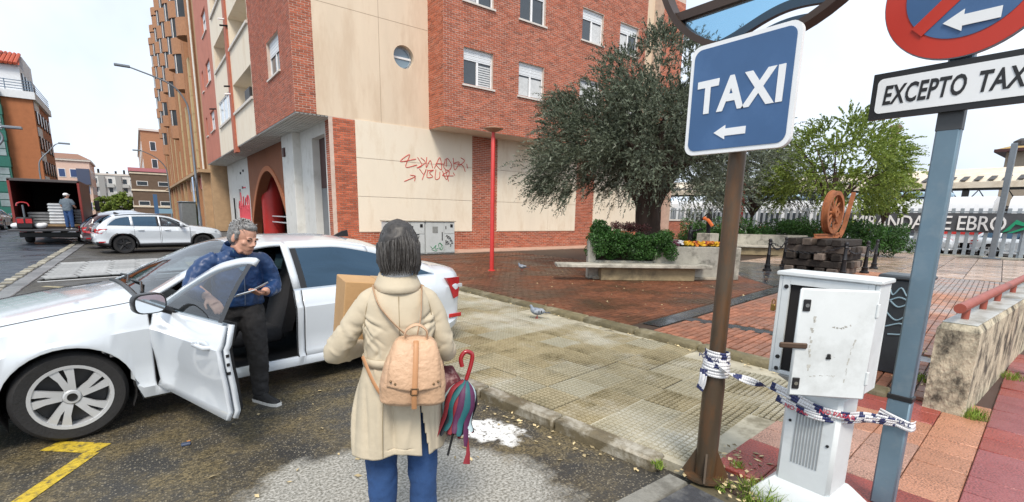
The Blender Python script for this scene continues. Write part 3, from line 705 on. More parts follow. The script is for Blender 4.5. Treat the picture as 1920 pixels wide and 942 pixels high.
# ground floor behind the arcade: x = 6.1 line
G = Fr((6.12,0,0),(0,1,0),(-1,0,0))
gw = MB(); panel(gw, G, 23.6, ZB, [(20.05,21.8,ZP,4.7)], u0=19.85, v0=ZP, rev=.35); gw.build('white_wall', m_whw, bld)
b = MB(); G.box(b,20.05,21.8,2.7,4.7,-.4,-.3); b.build('door_head_panel', m_oxide, bld)
b = MB(); G.box(b,20.05,21.8,ZP,2.68,-.38,-.3); dd = b.build('door', m_greyd, bld); b = MB(); G.box(b,20.2,20.32,1.1,1.25,-.3,-.24); b.build('handle', m_pvc, dd)
b = MB(); b.cbox(5.78,6.14,23.6,25.6,ZP,ZB-.03,.02); b.build('white_column', m_whw, bld, 30)
b = MB(); b.cbox(5.70,5.78,24.9,25.2,4.2,4.6,.01); b.build('wall_lamp', m_oxide, bld)
# brown wall with the pointed arch
ya, yb, yt, zt = 26.1, 36.3, 30.9, 3.92
AW = MB(); na = 26; arch = []
for k in range(na+1):
    t = k/na
    if t < .5: s_ = t*2; y = ya+(yt-ya)*s_; z = ZP+(zt-ZP)*math.sin(s_*math.pi/2)**.72
    else: s_ = (1-t)*2; y = yb+(yt-yb)*s_; z = ZP+(zt-ZP)*math.sin(s_*math.pi/2)**.72
    arch.append((y,z))
for k in range(na):
    (y0,z0),(y1,z1) = arch[k], arch[k+1]
    AW.add([G.p(y0,z0),G.p(y1,z1),G.p(y1,ZB),G.p(y0,ZB)], [(0,1,2,3)])
    AW.add([G.p(y0,z0),G.p(y1,z1),G.p(y1,z1,-.5),G.p(y0,z0,-.5)], [(0,1,2,3)])
panel(AW, G, ya, ZB, u0=25.6, v0=ZP); panel(AW, G, 36.6, ZB, u0=yb, v0=ZP)
AW.build('arch_wall', m_brown, bld)
ar = MB()
prof = [(y,z) for y,z in arch]
for k in range(na):
    (y0,z0),(y1,z1) = prof[k], prof[k+1]
    def out(y,z,e): 
        d = V((y-yt, (z-1.0)*2)); d.normalize(); return (y+d.x*e*1.6, z+d.y*e)
    a0,a1 = out(y0,z0,.28), out(y1,z1,.28)
    ar.add([G.p(y0,z0,.05),G.p(y1,z1,.05),G.p(*a1,.05),G.p(*a0,.05),G.p(y0,z0,0),G.p(y1,z1,0),G.p(*a1,0),G.p(*a0,0)], [(0,1,2,3),(0,1,5,4),(2,3,7,6)])
ar.build('arch_surround', mat('arch_brick', (.45,.16,.07), .75, var=.25, scale=14), bld)
b = MB(); b.tube([(7.0,34.4,ZP),(7.0,34.4,ZB)], .62, 20); b.build('red_column', m_redp, bld, 60)
b = MB(); b.box(9.5,9.6,20,45,ZP,ZB); b.build('arcade_back_wall', mat('arcade_cream', (.42,.36,.27), .85), bld)
b = MB(); b.box(9.40,9.49,24,45,ZP,1.9); b.build('arcade_dado', m_brown, bld)
b = MB()
for k in range(2): b.box(6.8,6.86,27,36,1.0+k*.35,1.06+k*.35)
b.build('rail', m_pvc, bld)
ww = MB(); panel(ww, G, YE, ZB, [(40.0,40.9,.9,3.2)], u0=36.6, v0=ZP, rev=.2); ww.build('white_wall', m_whw, bld)
b = MB(); G.box(b,40.0,40.9,.9,3.2,-.2,-.15); b.build('service_grille', m_greyd, bld)
b = MB(); b.tube([(6.0,42.5,ZP),(6.0,42.5,2.6)], .05, 8); b.build('drain_pipe', m_dark, bld)
for (y,z) in ((38.2,4.3),(39.3,4.2),(38.9,3.2)):
    b = MB(); G.box(b,y,y+.2,z,z+.14,0,.06); b.build('wall_box', m_dark, bld)
# roof slab closes the volumes
MB().box(XF,26.6,YO,YE,ZTOP,ZTOP+.3).build('roof', m_sill, bld)
# spray tags on the walls: thin paint strokes
def spray(parent, fr, strokes, r, m, name='graffiti', sc=1., u0=0, v0=0, d=.04):
    b = MB()
    for s_ in strokes:
        P = spline([fr.p(u0+a*sc, v0+c*sc, d) for a,c in s_], 5)
        b.tube(P, r, 6, flat=1.0)
    return b.build(name, m, parent, 60)
m_spr = mat('red_spray', (.55,.07,.055), .7, var=.2, scale=10)
tagL = [[(.9,.75),(.0,.55),(.55,.95),(.3,.3),(.95,.45)],[(1.0,.85),(1.25,.45),(.95,.3),(1.45,.6),(1.2,.85)],[(1.55,.9),(1.5,.35),(1.75,.75),(1.9,.35)],[(2.0,.35),(2.35,.95),(2.45,.3),(2.1,.6),(2.6,.62)],[(2.7,.9),(2.6,.45),(2.9,.3),(3.1,.6),(2.8,.95),(2.75,.5)],[(3.2,1.0),(3.3,.35),(3.6,.8),(3.25,.7),(3.8,.65),(4.0,.3)],[(3.7,1.05),(3.95,.9),(3.6,.6)],[(4.1,.75),(4.15,.5)],
    [(1.1,.25),(1.35,.0),(1.5,.28),(1.25,-.3)],[(1.6,.25),(1.55,-.15),(1.9,-.1),(1.7,.1),(1.95,.25),(1.6,.2)],[(2.1,.3),(2.05,-.2),(2.3,-.15),(2.35,.2)],[(2.5,.25),(2.75,-.2),(2.95,.25),(2.5,.0),(3.2,.02)],[(2.7,.3),(2.9,-.3)],[(3.2,.2),(3.3,.05)],
    [(.2,-.45),(.85,-.15),(.55,-.1)],[(.85,-.15),(.8,-.4)]]
spray(bld, S, [[(a*.78,c*.78) for a,c in s_] for s_ in tagL], .016, m_spr, u0=8.75, v0=3.35)
m_spr2 = mat('red_spray_drip', (.70,.10,.13), .7)
tg = [[(0,1.5),(.1,2.2),(.5,2.3),(.6,1.6),(.3,1.4)],[(.5,1.6),(1.,2.2),(1.5,1.5)],[(1.8,2.3),(2.0,1.7),(2.5,1.8),(2.7,2.6)],[(2.9,1.5),(3.3,2.0),(3.7,1.5)],[(.9,2.9),(1.6,2.9)]]
for k in range(9): tg.append([(k*.42,1.7),(k*.42+.02,1.0),(k*.42,.2+random.random()*.6)])
spray(bld, G, [[(a*1.15,c) for a,c in s_] for s_ in tg], .045, m_spr2, u0=36.9, v0=.35, d=.03)
# ---------------- street backdrop
m_tan = mat('tan_brick', (.42,.28,.16), .8, var=.15, scale=3, bump=.2, bscale=30)
m_orange = mat('orange_brick', (.36,.185,.10), .8, var=.15, scale=6, bump=.2, bscale=30)
m_tancl = mat('tan_cladding', (.50,.38,.20), .7, var=.12, scale=1.5)
m_grey = mat('grey_metal', (.22,.25,.28), .4, metal=.6, var=.1)
m_gglass = mat('far_glass', (.04,.055,.07), .25, spec=.5, var=.4, scale=.4)
tanb = thing('bay_windowed_building', 'tall tan brick building with stacks of rounded bay windows', 'building', (0,0,0))
T2 = Fr((5.0,0,0),(0,1,0),(-1,0,0))
b = MB(); b.box(5.0,16,45.9,99,0,26); b.build('wall', m_tan, tanb)
BW = 2.3
m_bayg = mat('bay_glass', (.03,.035,.04), .35, spec=.4, var=.4, scale=.7)
def bay(yc, z0, z1, prot, w=BW):
    nseg = 10
    ring = lambda z, e=0: [(5.02-(prot+e)*math.sin(math.pi*k/nseg)**.6, yc-w/2-e+(w+2*e)*k/nseg, z) for k in range(nseg+1)]
    k = 0; z = z0; i = 0
    while z < z1-.5:
        rp = MB().loft([ring(z),ring(z+1.35)], closed=False); rp.add(ring(z), [tuple(range(nseg+1))]); rp.add(ring(z+1.35), [tuple(range(nseg+1))])
        rp.build('bay_parapet', m_orange, tanb, 40)
        zt = min(z+3.0, z1)
        f = MB().loft([ring(z+1.35,-.12),ring(zt,-.12)], closed=False); wn = f.build('bay_window', m_bayg, tanb, 40)
        fm = MB()
        for q in (3,7):
            p0 = V(ring(z+1.35,-.1)[q]); fm.box(p0.x-.03,p0.x+.03,p0.y-.045,p0.y+.045,z+1.35,zt)
        fm.build('mullion', m_pvc, wn)
        z += 3.0
    cp = MB().loft([ring(z1,.05),ring(z1+.9,.05)], closed=False); cp.add(ring(z1+.9,.05), [tuple(range(nseg+1))]); cp.add(ring(z1,.05), [tuple(range(nseg+1))]); cp.build('bay_cap', m_orange, tanb, 40)
for i, yc in enumerate((50.5, 56.5, 62.5, 68.5, 75, 82, 89.5, 96)):
    zb_ = (15.5,12.5,15.5,9.5,15.5,12.5,9.5,12.5)[i]; bay(yc, zb_, 26.0, 1.0)
    # recessed strip below each bay: tall window slot, cladding panels either side
    s_ = MB(); T2.box(s_, yc-.7, yc+.7, 5.4, zb_, .02, .08); s_.build('window_slot', m_gglass, tanb)
    for sd in (-1,1):
        for k in range(int((zb_-5.2)/1.5)):
            c_ = MB(); T2.box(c_, yc+sd*1.35-.5, yc+sd*1.35+.5, 5.3+k*1.5, 6.76+k*1.5, .0, .30); c_.build('cladding_panel', m_tancl, tanb)
        c_ = MB(); T2.box(c_, yc+sd*2.2-.12, yc+sd*2.2+.12, 4.5, 26, .0, .45); c_.build('pilaster', m_orange, tanb)
        c_ = MB(); c_.tube([(4.75,yc+sd*2.6,4.5),(4.75,yc+sd*2.6,26)], .07, 8); c_.build('downpipe', m_whw, tanb)
    for k in range(5):
        w_ = MB(); T2.box(w_, yc+2.75, yc+3.35, 6.2+k*3.9, 8.2+k*3.9, .02, .07); wo = w_.build('window', m_pvc, tanb); w_ = MB(); T2.box(w_, yc+2.82, yc+3.28, 6.35+k*3.9, 8.05+k*3.9, .06, .08); w_.build('pane', m_gglass, wo)
m_lime = mat('lime_paint', (.24,.46,.05), .5, var=.1); m_ysh = mat('yellow_facade', (.62,.46,.18), .7, var=.1, scale=1.5, dirt=((.4,.28,.1),.4,1))
for k in range(11):
    y0 = 46.6+k*4.7
    c_ = MB(); T2.box(c_, y0, y0+.85, 0, 4.6, 0, .55); c_.build('pillar', m_orange if k % 2 else m_tan, tanb)
    c_ = MB(); T2.box(c_, y0+.9, y0+4.6, .1, 3.4, .02, .12); sf_ = c_.build('shopfront', (m_ysh,m_lime,m_whw)[k%3], tanb)
    c_ = MB(); T2.box(c_, y0+1.3, y0+2.3, .15, 2.6, .1, .16); c_.build('door', m_gglass if k%2 else m_lime, sf_)
    c_ = MB(); T2.box(c_, y0+2.7, y0+4.2, .9, 2.7, .1, .15); c_.build('window', m_gglass, sf_)
    c_ = MB(); T2.box(c_, y0+.9, y0+4.6, 3.45, 4.4, .1, .3); c_.build('fascia', (mat('red_stripe_panel', (.45,.12,.11), .6, var=.3, scale=10),m_whw,m_whw,m_ysh)[k%4], tanb)
MB().box(4.2,5.0,46,99,4.6,4.85).build('ledge', m_tan, tanb)
def block(name, label, cat, x0,x1,y0,y1,h, wm, rows, cols, face='S', wsz=(1.2,1.3), z0=1.2, dz=2.9, wmat=None, fmat=None, roofm=None, parapet=.4, fcols=0, side=None, balc=None):
    t = thing(name, label, cat, (x0,y0,0))
    MB().box(0,x1-x0,0,y1-y0,0,h).build('wall', wm, t)
    MB().box(-.25,x1-x0+.25,-.25,y1-y0+.25,h,h+parapet).build('roof', roofm or m_sill, t)
    me = bpy.data.meshes.new('w')
    def wins_on(fr, n, length, c_):
        gm = MB(); fr0 = Fr((0,0,0), fr.U, fr.N)
        fr0.box(gm, -wsz[0]/2, wsz[0]/2, 0, wsz[1], .0, .06, 0); fm = gm.mesh('window', fmat or m_pvc)
        gm = MB(); fr0.box(gm, -wsz[0]/2+.09, wsz[0]/2-.09, .09, wsz[1]-.09, .04, .075, 0); pm_ = gm.mesh('pane', wmat or m_gglass)
        gm = MB(); fr0.box(gm, -wsz[0]*.8, wsz[0]*.8, -1.0, -.05, .05, .8, 0); bmh = gm.mesh('balcony', balc) if balc else None
        for r_ in range(rows):
            for k in range(c_):
                u = length*(k+.5)/c_; z = z0+r_*dz
                if z+wsz[1] > h-.2: continue
                w = link('window', fm, t, fr.p(u, z)); link('pane', pm_, w)
                if bmh and k % 2 == 0: link('balcony', bmh, t, fr.p(u, z))
    if 'S' in face: wins_on(Fr((0,0,0),(1,0,0),(0,-1,0)), rows, x1-x0, cols)
    if 'W' in face: wins_on(Fr((0,0,0),(0,1,0),(-1,0,0)), rows, y1-y0, side or cols)
    if 'E' in face: wins_on(Fr((x1-x0,0,0),(0,1,0),(1,0,0)), rows, y1-y0, side or cols)
    return t
# low brown house with pink roof beyond the tan building
bh = block('brown_house', 'low dark brown brick house with cream bands and a pink roof', 'house', -.2,12,108,122,8.0, mat('brown_brick', (.15,.105,.075), .85, var=.15, scale=2), 2, 4, 'SW', (1.6,.8), 2.2, 3.4, roofm=mat('pink_roof', (.50,.19,.22), .7, var=.1), parapet=.6, side=4)
for z in (1.9,4.7,7.6): MB().box(-.12,12.3,-.12,14.2,z,z+.28).build('cream_band', m_cream2, bh)
lo_ = block('long_orange_building', 'long orange brick building rising behind the pink roof', 'building', 2.2,20,125,190,17, m_orange, 4, 5, 'SW', (1.0,1.8), 3, 3.4, side=16)
wa = block('white_apartment_block', 'long white apartment block with rows of balconies far down the street', 'building', -13,2.5,190,206,11.2, mat('far_white', (.62,.63,.62), .8, var=.08), 4, 9, 'S', (1.1,1.6), .9, 2.6, balc=mat('balcony_grey', (.42,.44,.44), .7), parapet=.5)
for k in range(7): MB().box(1+k*2,1.5+k*2,2,2.6,11.2,12.2+.4*(k%3)).build('chimney', m_dark, wa)
for k in range(4): MB().box(1.2+k*3.9,2.6+k*3.9,-.9,0,1,11).build('stair_tower', mat('far_grey', (.30,.31,.31), .8), wa)
pk_ = block('pale_pink_building', 'pale pink block with blue window bays behind the lorry', 'building', -12.2,-6.0,120,134,9.9, mat('far_pink', (.66,.48,.40), .8, var=.06), 3, 4, 'SE', (1.0,1.5), 1.2, 2.9, wmat=mat('blue_glass', (.06,.10,.22), .15), parapet=.35, side=4)
b = MB(); b.add([(-.3,-.3,10.2),(6.5,-.3,10.2),(6.5,8,10.2),(-.3,8,10.2),(1.5,2,11.3),(4.7,2,11.3),(4.7,6,11.3),(1.5,6,11.3)], [(4,5,6,7),(0,1,5,4),(1,2,6,5),(2,3,7,6),(3,0,4,7)]); b.build('pitched_roof', mat('far_tile', (.24,.13,.09), .8), pk_)
MB().box(4.3,6.1,-.5,0,5.8,8.6).build('blue_bay', mat('blue_panel', (.07,.09,.15), .4), pk_)
# brick and green building at the left edge
LB = thing('brick_corner_building', 'brick corner building with green bays, white top floor and red tiled roof', 'building', (-7.15,70,0))
m_lbr = mat('left_brick', (.36,.135,.055), .8, var=.12, scale=2.5, bump=.15, bscale=20); m_grn = mat('green_metal', (.016,.13,.10), .45, var=.15); m_wr = mat('white_render', (.68,.72,.76), .75, var=.06)
MB().box(-24,0,0,11.5,0,12.2).build('wall', m_lbr, LB)
MB().box(-24.3,.25,-.25,11.8,12.2,12.9).build('cornice', m_wr, LB)
MB().box(-24,-.7,.9,10.8,12.9,15.4).build('top_floor', m_wr, LB)
rr = MB()
for k in range(12): rr.tube([(-.55,3.6-.28*k if 0 else .4,0)]*2, .01, 4) if 0 else None
# tiled roof: rows of half-round tiles on a slope
tl = MB()
for k in range(26):
    x = -.9-k*.32; tl.tube([(x,.4,15.5),(x,4.2,17.2)], .15, 6)
tl.add([(-10,.5,15.42),(-.6,.5,15.42),(-.9,4.2,17.1),(-10,4.2,17.1)], [(0,1,2,3)])
tl.build('tiled_roof', mat('red_roof_tile', (.42,.075,.03), .7, var=.25, scale=3), LB)
MB().box(-10,-.75,4.2,10,15.4,17.0).build('attic_wall', m_wr, LB)
b = MB(); b.tube([(-2.4,2.8,16.4),(-2.4,2.8,18.2)], .3, 12); b.build('chimney', m_grey, LB, 60)
b = MB()
for z in (13.1,13.35,13.6,13.85): b.tube([(-24,-.15,z),(.15,-.15,z),(.15,11.5,z)], .035, 6)
for k in range(13): b.tube([(-k*1.9+.1,-.15,12.9),(-k*1.9+.1,-.15,13.9)], .035, 6)
b.build('railing', mat('blue_rail', (.10,.16,.24), .5), LB)
for fl in range(5):
    z = .6+fl*2.45
    MB().box(-24,-2.2,-.75,0,z,z+.95).build('green_spandrel', m_grn, LB)
    for k in range(9):
        x = -2.25-k*2.4
        w = MB().box(x-2.35,x,-.7,0,z+.95,z+2.42).build('bay_window', m_grn, LB)
        for q in range(2):
            for h_ in range(2): MB().box(x-2.2+q*1.08,x-1.22+q*1.08,-.76,-.68,z+1.05+h_*.68,z+1.65+h_*.68).build('pane', mat('green_bay_glass', (.20,.26,.27), .12, spec=.8, var=.5, scale=.8), w)
for fl in range(4):
    for k in range(5):
        y = .9+k*2.1; z = 2.6+fl*2.45
        w = MB().box(-.03,.06,y,y+1.0,z,z+1.45).build('window', m_dark, LB); MB().box(.05,.08,y+.1,y+.9,z+.1,z+1.35).build('pane', m_gglass, w)
for fl in range(5): MB().box(-.01,.075,.5,3.2,1.45+fl*2.45,2.35+fl*2.45).build('white_band', m_wr, LB)
for k in range(5): MB().box(-.72,-.6,1.6+k*1.9,2.4+k*1.9,13.3,14.9).build('window', m_gglass, LB)
# street lamps
def street_lamp(x, y, label, h=9.6, dirx=-1, arm=3.6, r=.085):
    t = thing('street_lamp', label, 'street lamp', (x,y,0), 0, 'street lamps along the road')
    a = MB(); a.lathe([(.2,0),(.2,.06),(r*1.35,.1),(r*1.3,1.2),(r,1.3),(r*.75,h-1.2)], (0,0,0), 12); a.build('pole', m_grey, t, 50)
    P = spline([(0,0,h-1.3),(dirx*.15,0,h-.4),(dirx*.9,0,h+.55),(dirx*(arm-.6),0,h+1.15),(dirx*arm,0,h+1.25)], 6)
    a = MB(); a.tube(P, [r*.75-.3*r*k/len(P) for k in range(len(P))], 10); a.build('arm', m_grey, t, 60)
    a = MB(); e = P[-1]; a.cbox(e.x-.45,e.x+.35,e.y-.13,e.y+.13,e.z-.07,e.z+.07,.03); a.build('lamp_head', m_grey, t, 30)
    return t
street_lamp(3.55, 41.0, 'tall grey street lamp with curved arm before the brick buildings', 9.3, -1, 3.3)
street_lamp(3.4, 72.0, 'smaller street lamp half hidden by the tan building bays', 7.0, -1, 2.6)
street_lamp(-6.6, 62.0, 'street lamp with thin curved arm behind the lorry', 6.2, 1, 2.0, .08)
street_lamp(-6.2, 38.0, 'street lamp cut by the left edge of the picture', 4.6, 1, 1.4, .10)
# blue parking sign on the pavement by the tan building
t = thing('information_sign', 'white and blue sign plate on the tall grey lamp post', 'sign', (3.34,40.85,2.2)); MB().cbox(-.05,.0,-.42,.30,0,1.7,.04).build('plate', mat('pale_blue_plate', (.45,.58,.75), .5, dirt=((.12,.25,.5),.8,3)), t, 40)
t = thing('litter_hopper', 'grey container standing by the shop pillars', 'container', (3.9,56,0)); MB().cbox(-.6,.6,-1.6,1.6,0,2.3,.06).build('body', mat('container_grey', (.16,.17,.18), .6, var=.15), t, 40); MB().cbox(-.66,.66,-1.66,1.66,2.31,2.42,.03).build('lid', m_grey, t, 40)
t = thing('blue_signboard', 'blue upright hoist standing beyond the parked cars', 'signboard', (1.4,52,0)); MB().box(-.14,.14,-.14,.14,0,2.9).build('mast', mat('blue_steel', (.05,.12,.24), .5), t); MB().box(.15,1.1,-.4,.4,1.3,1.7).build('sign_panel', mat('light_blue', (.20,.34,.45), .5), t)  # light blue sign, shaped here as a mast with a side box
# ---------------- cars
m_carw = mat('white_car_paint', (.58,.63,.68), .26, coat=1.0, var=.03, scale=2)
m_trim = mat('black_trim', (.012,.012,.013), .35)
m_rub = mat('tyre_rubber', (.016,.016,.017), .75, var=.2, scale=20, bump=.2, bscale=60)
m_alloy = mat('alloy', (.58,.60,.62), .3, metal=.35, var=.06)
m_int = mat('car_interior', (.014,.014,.015), .75, var=.2, scale=20)
m_seat = mat('seat_cloth', (.025,.026,.03), .9, var=.2, scale=30)
m_chr = mat('chrome', (.6,.62,.64), .12, metal=1)
m_tail = mat('tail_lamp', (.42,.012,.016), .12, coat=1., var=.3, scale=14)
m_clear = mat('lamp_glass', (.55,.6,.64), .08, metal=.3)
g_clear = glass('clear_glass', (.62,.70,.74), .3); g_tint = glass('tinted_glass', (.06,.12,.18), 1.6, .03, 1.0, (.33,.52,.70)); g_mir = mat('mirror_glass', (.75,.78,.8), .03, metal=1.)
OCT = dict(L=4.69, wheels=(.895,3.581), R=.335, AR=.375, zb=.19,
    top=[(0,.60),(.1,.74),(.35,.85),(.9,.955),(1.35,1.02),(1.75,1.235),(2.15,1.405),(2.5,1.458),(3.0,1.462),(3.5,1.405),(4.0,1.25),(4.32,1.115),(4.5,1.085),(4.64,1.06),(4.69,.98)],
    belt=[(0,.56),(.1,.68),(.4,.79),(.9,.88),(1.35,.935),(2,.95),(3,.965),(4,.985),(4.45,.985),(4.62,.95),(4.69,.88)],
    rail=[(0,.59),(.1,.73),(.35,.83),(.9,.93),(1.35,.985),(1.75,1.17),(2.15,1.335),(2.5,1.385),(3.0,1.385),(3.5,1.325),(4.0,1.165),(4.32,1.06),(4.5,1.045),(4.64,1.02),(4.69,.94)],
    raily=[(0,.50),(.1,.62),(.4,.70),(.9,.755),(1.35,.77),(1.75,.705),(2.15,.63),(2.5,.605),(3.2,.60),(3.7,.615),(4.1,.66),(4.4,.70),(4.69,.62)],
    w=[(0,.56),(.06,.70),(.2,.80),(.5,.88),(1.0,.905),(3.6,.907),(4.2,.885),(4.5,.84),(4.62,.79),(4.69,.68)],
    dlo=[(1.50,.955),(1.75,1.115),(2.15,1.285),(2.5,1.343),(3.0,1.343),(3.4,1.285),(3.8,1.165),(4.1,1.03),(4.2,.99)],
    ws=(1.38,2.16), rg=(3.62,4.30), doors=((1.40,2.53),(2.60,3.44)), pillars=((2.47,2.66),), quarter=(3.50,3.53))
Q2 = dict(L=4.19, wheels=(.80,3.40), R=.345, AR=.40, zb=.24,
    top=[(0,.68),(.1,.86),(.35,.96),(.9,1.04),(1.2,1.09),(1.6,1.33),(1.95,1.47),(2.4,1.51),(3.0,1.50),(3.6,1.44),(3.85,1.30),(4.05,1.08),(4.12,1.0),(4.19,.80)],
    belt=[(0,.62),(.1,.76),(.4,.88),(.9,.96),(1.3,.99),(2,1.01),(3,1.03),(3.8,1.05),(4.0,1.0),(4.1,.92),(4.19,.76)],
    rail=[(0,.66),(.1,.84),(.35,.93),(.9,1.01),(1.2,1.05),(1.6,1.27),(1.95,1.40),(2.4,1.44),(3.0,1.43),(3.6,1.37),(3.85,1.24),(4.05,1.04),(4.12,.96),(4.19,.78)],
    raily=[(0,.52),(.1,.64),(.4,.72),(.9,.76),(1.2,.77),(1.6,.72),(1.95,.66),(2.4,.64),(3.2,.64),(3.7,.65),(4.0,.68),(4.19,.62)],
    w=[(0,.58),(.06,.72),(.2,.82),(.5,.885),(1.0,.895),(3.4,.90),(3.9,.88),(4.08,.82),(4.19,.70)],
    dlo=[(1.33,1.01),(1.6,1.20),(1.95,1.35),(2.4,1.395),(3.0,1.385),(3.5,1.31),(3.75,1.14),(3.82,1.06)],
    ws=(1.22,1.98), rg=(3.66,4.0), doors=((1.22,2.20),(2.25,3.05)), pillars=((2.14,2.32),), quarter=(3.06,3.16))
def make_car(name, label, group, D, paint, loc, rz, glassm, open_door=False, cladding=False, simple=False, plate=None, wheelm=None):
    t = thing(name, label, 'car', loc, rz, group); Lc = D['L']; zb0 = D['zb']
    xs = set(np.linspace(0, Lc, 60 if simple else 94).round(4).tolist()) | {.02,.05,Lc-.02,Lc-.05}
    for a,b in D['doors']: xs |= {a,b}
    xs |= {*D['ws'],*D['rg'],*[q for p in D['pillars'] for q in p],*D['quarter'],D['dlo'][0][0],D['dlo'][-1][0]}
    for wc in D['wheels']:
        xs -= {x for x in xs if abs(x-wc) < D['AR']+.02}
        xs |= {wc-D['AR']*math.cos(math.pi*k/18) for k in range(19)}
        xs |= {x for x in (*D['doors'][0],*D['doors'][1]) }
    xs = sorted(xs)
    fr_ = [(0,.90),(.04,.955),(.16,.985),(.22,.962),(.45,.978),(.62,.995),(.79,1.004),(.835,.982),(1.0,.950)]
    def section(x):
        w = interp(D['w'],x); zb = zb0 + .10*max(0,(.35-x)/.35)**2 + .16*max(0,(x-(Lc-.55))/.55)**2
        belt = interp(D['belt'],x); rail = max(interp(D['rail'],x), belt+.01); ry = interp(D['raily'],x); top = max(interp(D['top'],x), rail+.003)
        ax = 0
        for wc in D['wheels']:
            if abs(x-wc) <= D['AR']: ax = max(ax, D['R']-.0 + math.sqrt(max(0,D['AR']**2-(x-wc)**2)))
        pts = []
        for i,(f_,k) in enumerate(fr_):
            z = zb+(belt-zb)*f_
            if z < ax+.004*i: z = ax+.004*i; k = interp(fr_, min(1,(z-zb)/(belt-zb)))
            pts.append((w*k + (.012 if ax and z < ax+.035 else 0), z))
        d0 = D['dlo'][0][0]; d1 = D['dlo'][-1][0]
        yb = w*.955
        dl = belt+.015
        dt = interp(D['dlo'],x) if d0 <= x <= d1 else belt+.018
        dt = max(min(dt, rail-.012), dl+.002)
        def side(z):
            f = (z-belt)/max(rail-belt,1e-4); return yb+(ry-yb)*f+.018*math.sin(math.pi*min(max(f,0),1))
        for z in (dl, dl+(dt-dl)*.33, dl+(dt-dl)*.66, dt, rail): pts.append((side(z) if z < rail else ry, z))
        for k in range(1,7):
            f = k/6; pts.append((ry*(1-f), rail+(top-rail)*math.sin(f*math.pi/2)**.9))
        return pts
    secs = [section(x) for x in xs]; NR = len(secs[0])      # 20 rows: 0..8 lower, 9..12 dlo, 13 rail, 14..19 roof (19 = centre)
    def P(i,r,s): y,z = secs[i][r]; return (xs[i], s*y, z)
    panels = {}
    def put(key, i, r, s): panels.setdefault(key, []).append((i,r,s))
    for i in range(len(xs)-1):
        xm = (xs[i]+xs[i+1])/2
        for r in range(NR-1):
            for s in (-1,1):
                key = 'body'
                inpil = any(a <= xm <= b for a,b in D['pillars']) or D['quarter'][0] <= xm <= D['quarter'][1]
                if 9 <= r <= 11 and D['dlo'][0][0] <= xm <= D['dlo'][-1][0]:
                    key = 'glass' if not inpil else 'trim'
                if r == 8 and D['dlo'][0][0]-.05 <= xm <= D['dlo'][-1][0]: key = 'chrome'
                if r == 12 and D['dlo'][0][0]+.1 <= xm <= D['dlo'][-1][0]-.02: key = 'body'
                if r >= 13 and D['ws'][0] <= xm <= D['ws'][1]: key = 'wind' if r >= 14 else 'body'
                if r >= 13 and D['rg'][0] <= xm <= D['rg'][1]: key = 'rear' if r >= 14 else 'body'
                if cladding and (r <= 1): key = 'clad'
                if cladding and any(abs(xm-wc) < D['AR']+.07 for wc in D['wheels']) and secs[i][r][1] < .0: key = 'clad'
                for dn,(a,b) in enumerate(D['doors']):
                    if a <= xm <= b and 2 <= r <= 12:
                        if key in ('body','trim','chrome'): key2 = ('door%d'%dn, s, key)
                        elif key == 'glass': key2 = ('dglass%d'%dn, s, key)
                        else: continue
                        key = key2; break
                if key == 'glass': key = ('qglass', s, 'glass')
                put(key, i, r, s)
    def mk(cells):
        mb = MB(); idx = {}
        for i,r,s in cells:
            q = []
            for (a,c) in ((i,r),(i+1,r),(i+1,r+1),(i,r+1)):
                k = (a,c,s if c < NR-1 else 0)
                if k not in idx: idx[k] = len(mb.v); mb.v.append(P(a,c,s))
                q.append(idx[k])
            if s > 0: q = q[::-1]
            q = [q[j] for j in range(4) if q[j] != q[j-1]]
            if len(q) > 2: mb.f.append(tuple(q)); mb.mi.append(0)
        return mb
    def fin(o, thick, mats2=None):
        if thick:
            md = o.modifiers.new('s','SOLIDIFY'); md.thickness = thick; md.offset = 1.0 if 0 else -1.0; md.use_rim = True
            if mats2: o.data.materials.append(mats2); md.material_offset = 1
        return o
    # body shell with end caps
    mb = mk([c for k in ('body','trim') for c in panels.get(k,[])])
    for i_, rev in ((0,False),(len(xs)-1,True)):
        ring = [P(i_,r,-1) for r in range(NR)]+[P(i_,r,1) for r in range(NR-2,-1,-1)]
        mb.add(ring, [tuple(range(len(ring)))[::(1 if not rev else -1)]])
    bo = mb.build('body', paint, t, 32, recalc=False); fin(bo, .025, m_int)
    if 'clad' in panels: fin(mk(panels['clad']).build('cladding', m_trim, t, 40, recalc=False), .02)
    if 'chrome' in panels: mk(panels['chrome']).build('window_trim', m_trim if cladding else m_chr, t, 40, recalc=False)
    mk(panels['wind']).build('windscreen', g_clear, t, 60, recalc=False); mk(panels['rear']).build('rear_window', g_tint, t, 60, recalc=False)
    for s in (-1,1):
        if ('qglass',s,'glass') in panels: mk(panels[('qglass',s,'glass')]).build('quarter_window', glassm, t, 60, recalc=False)
    hinge = None
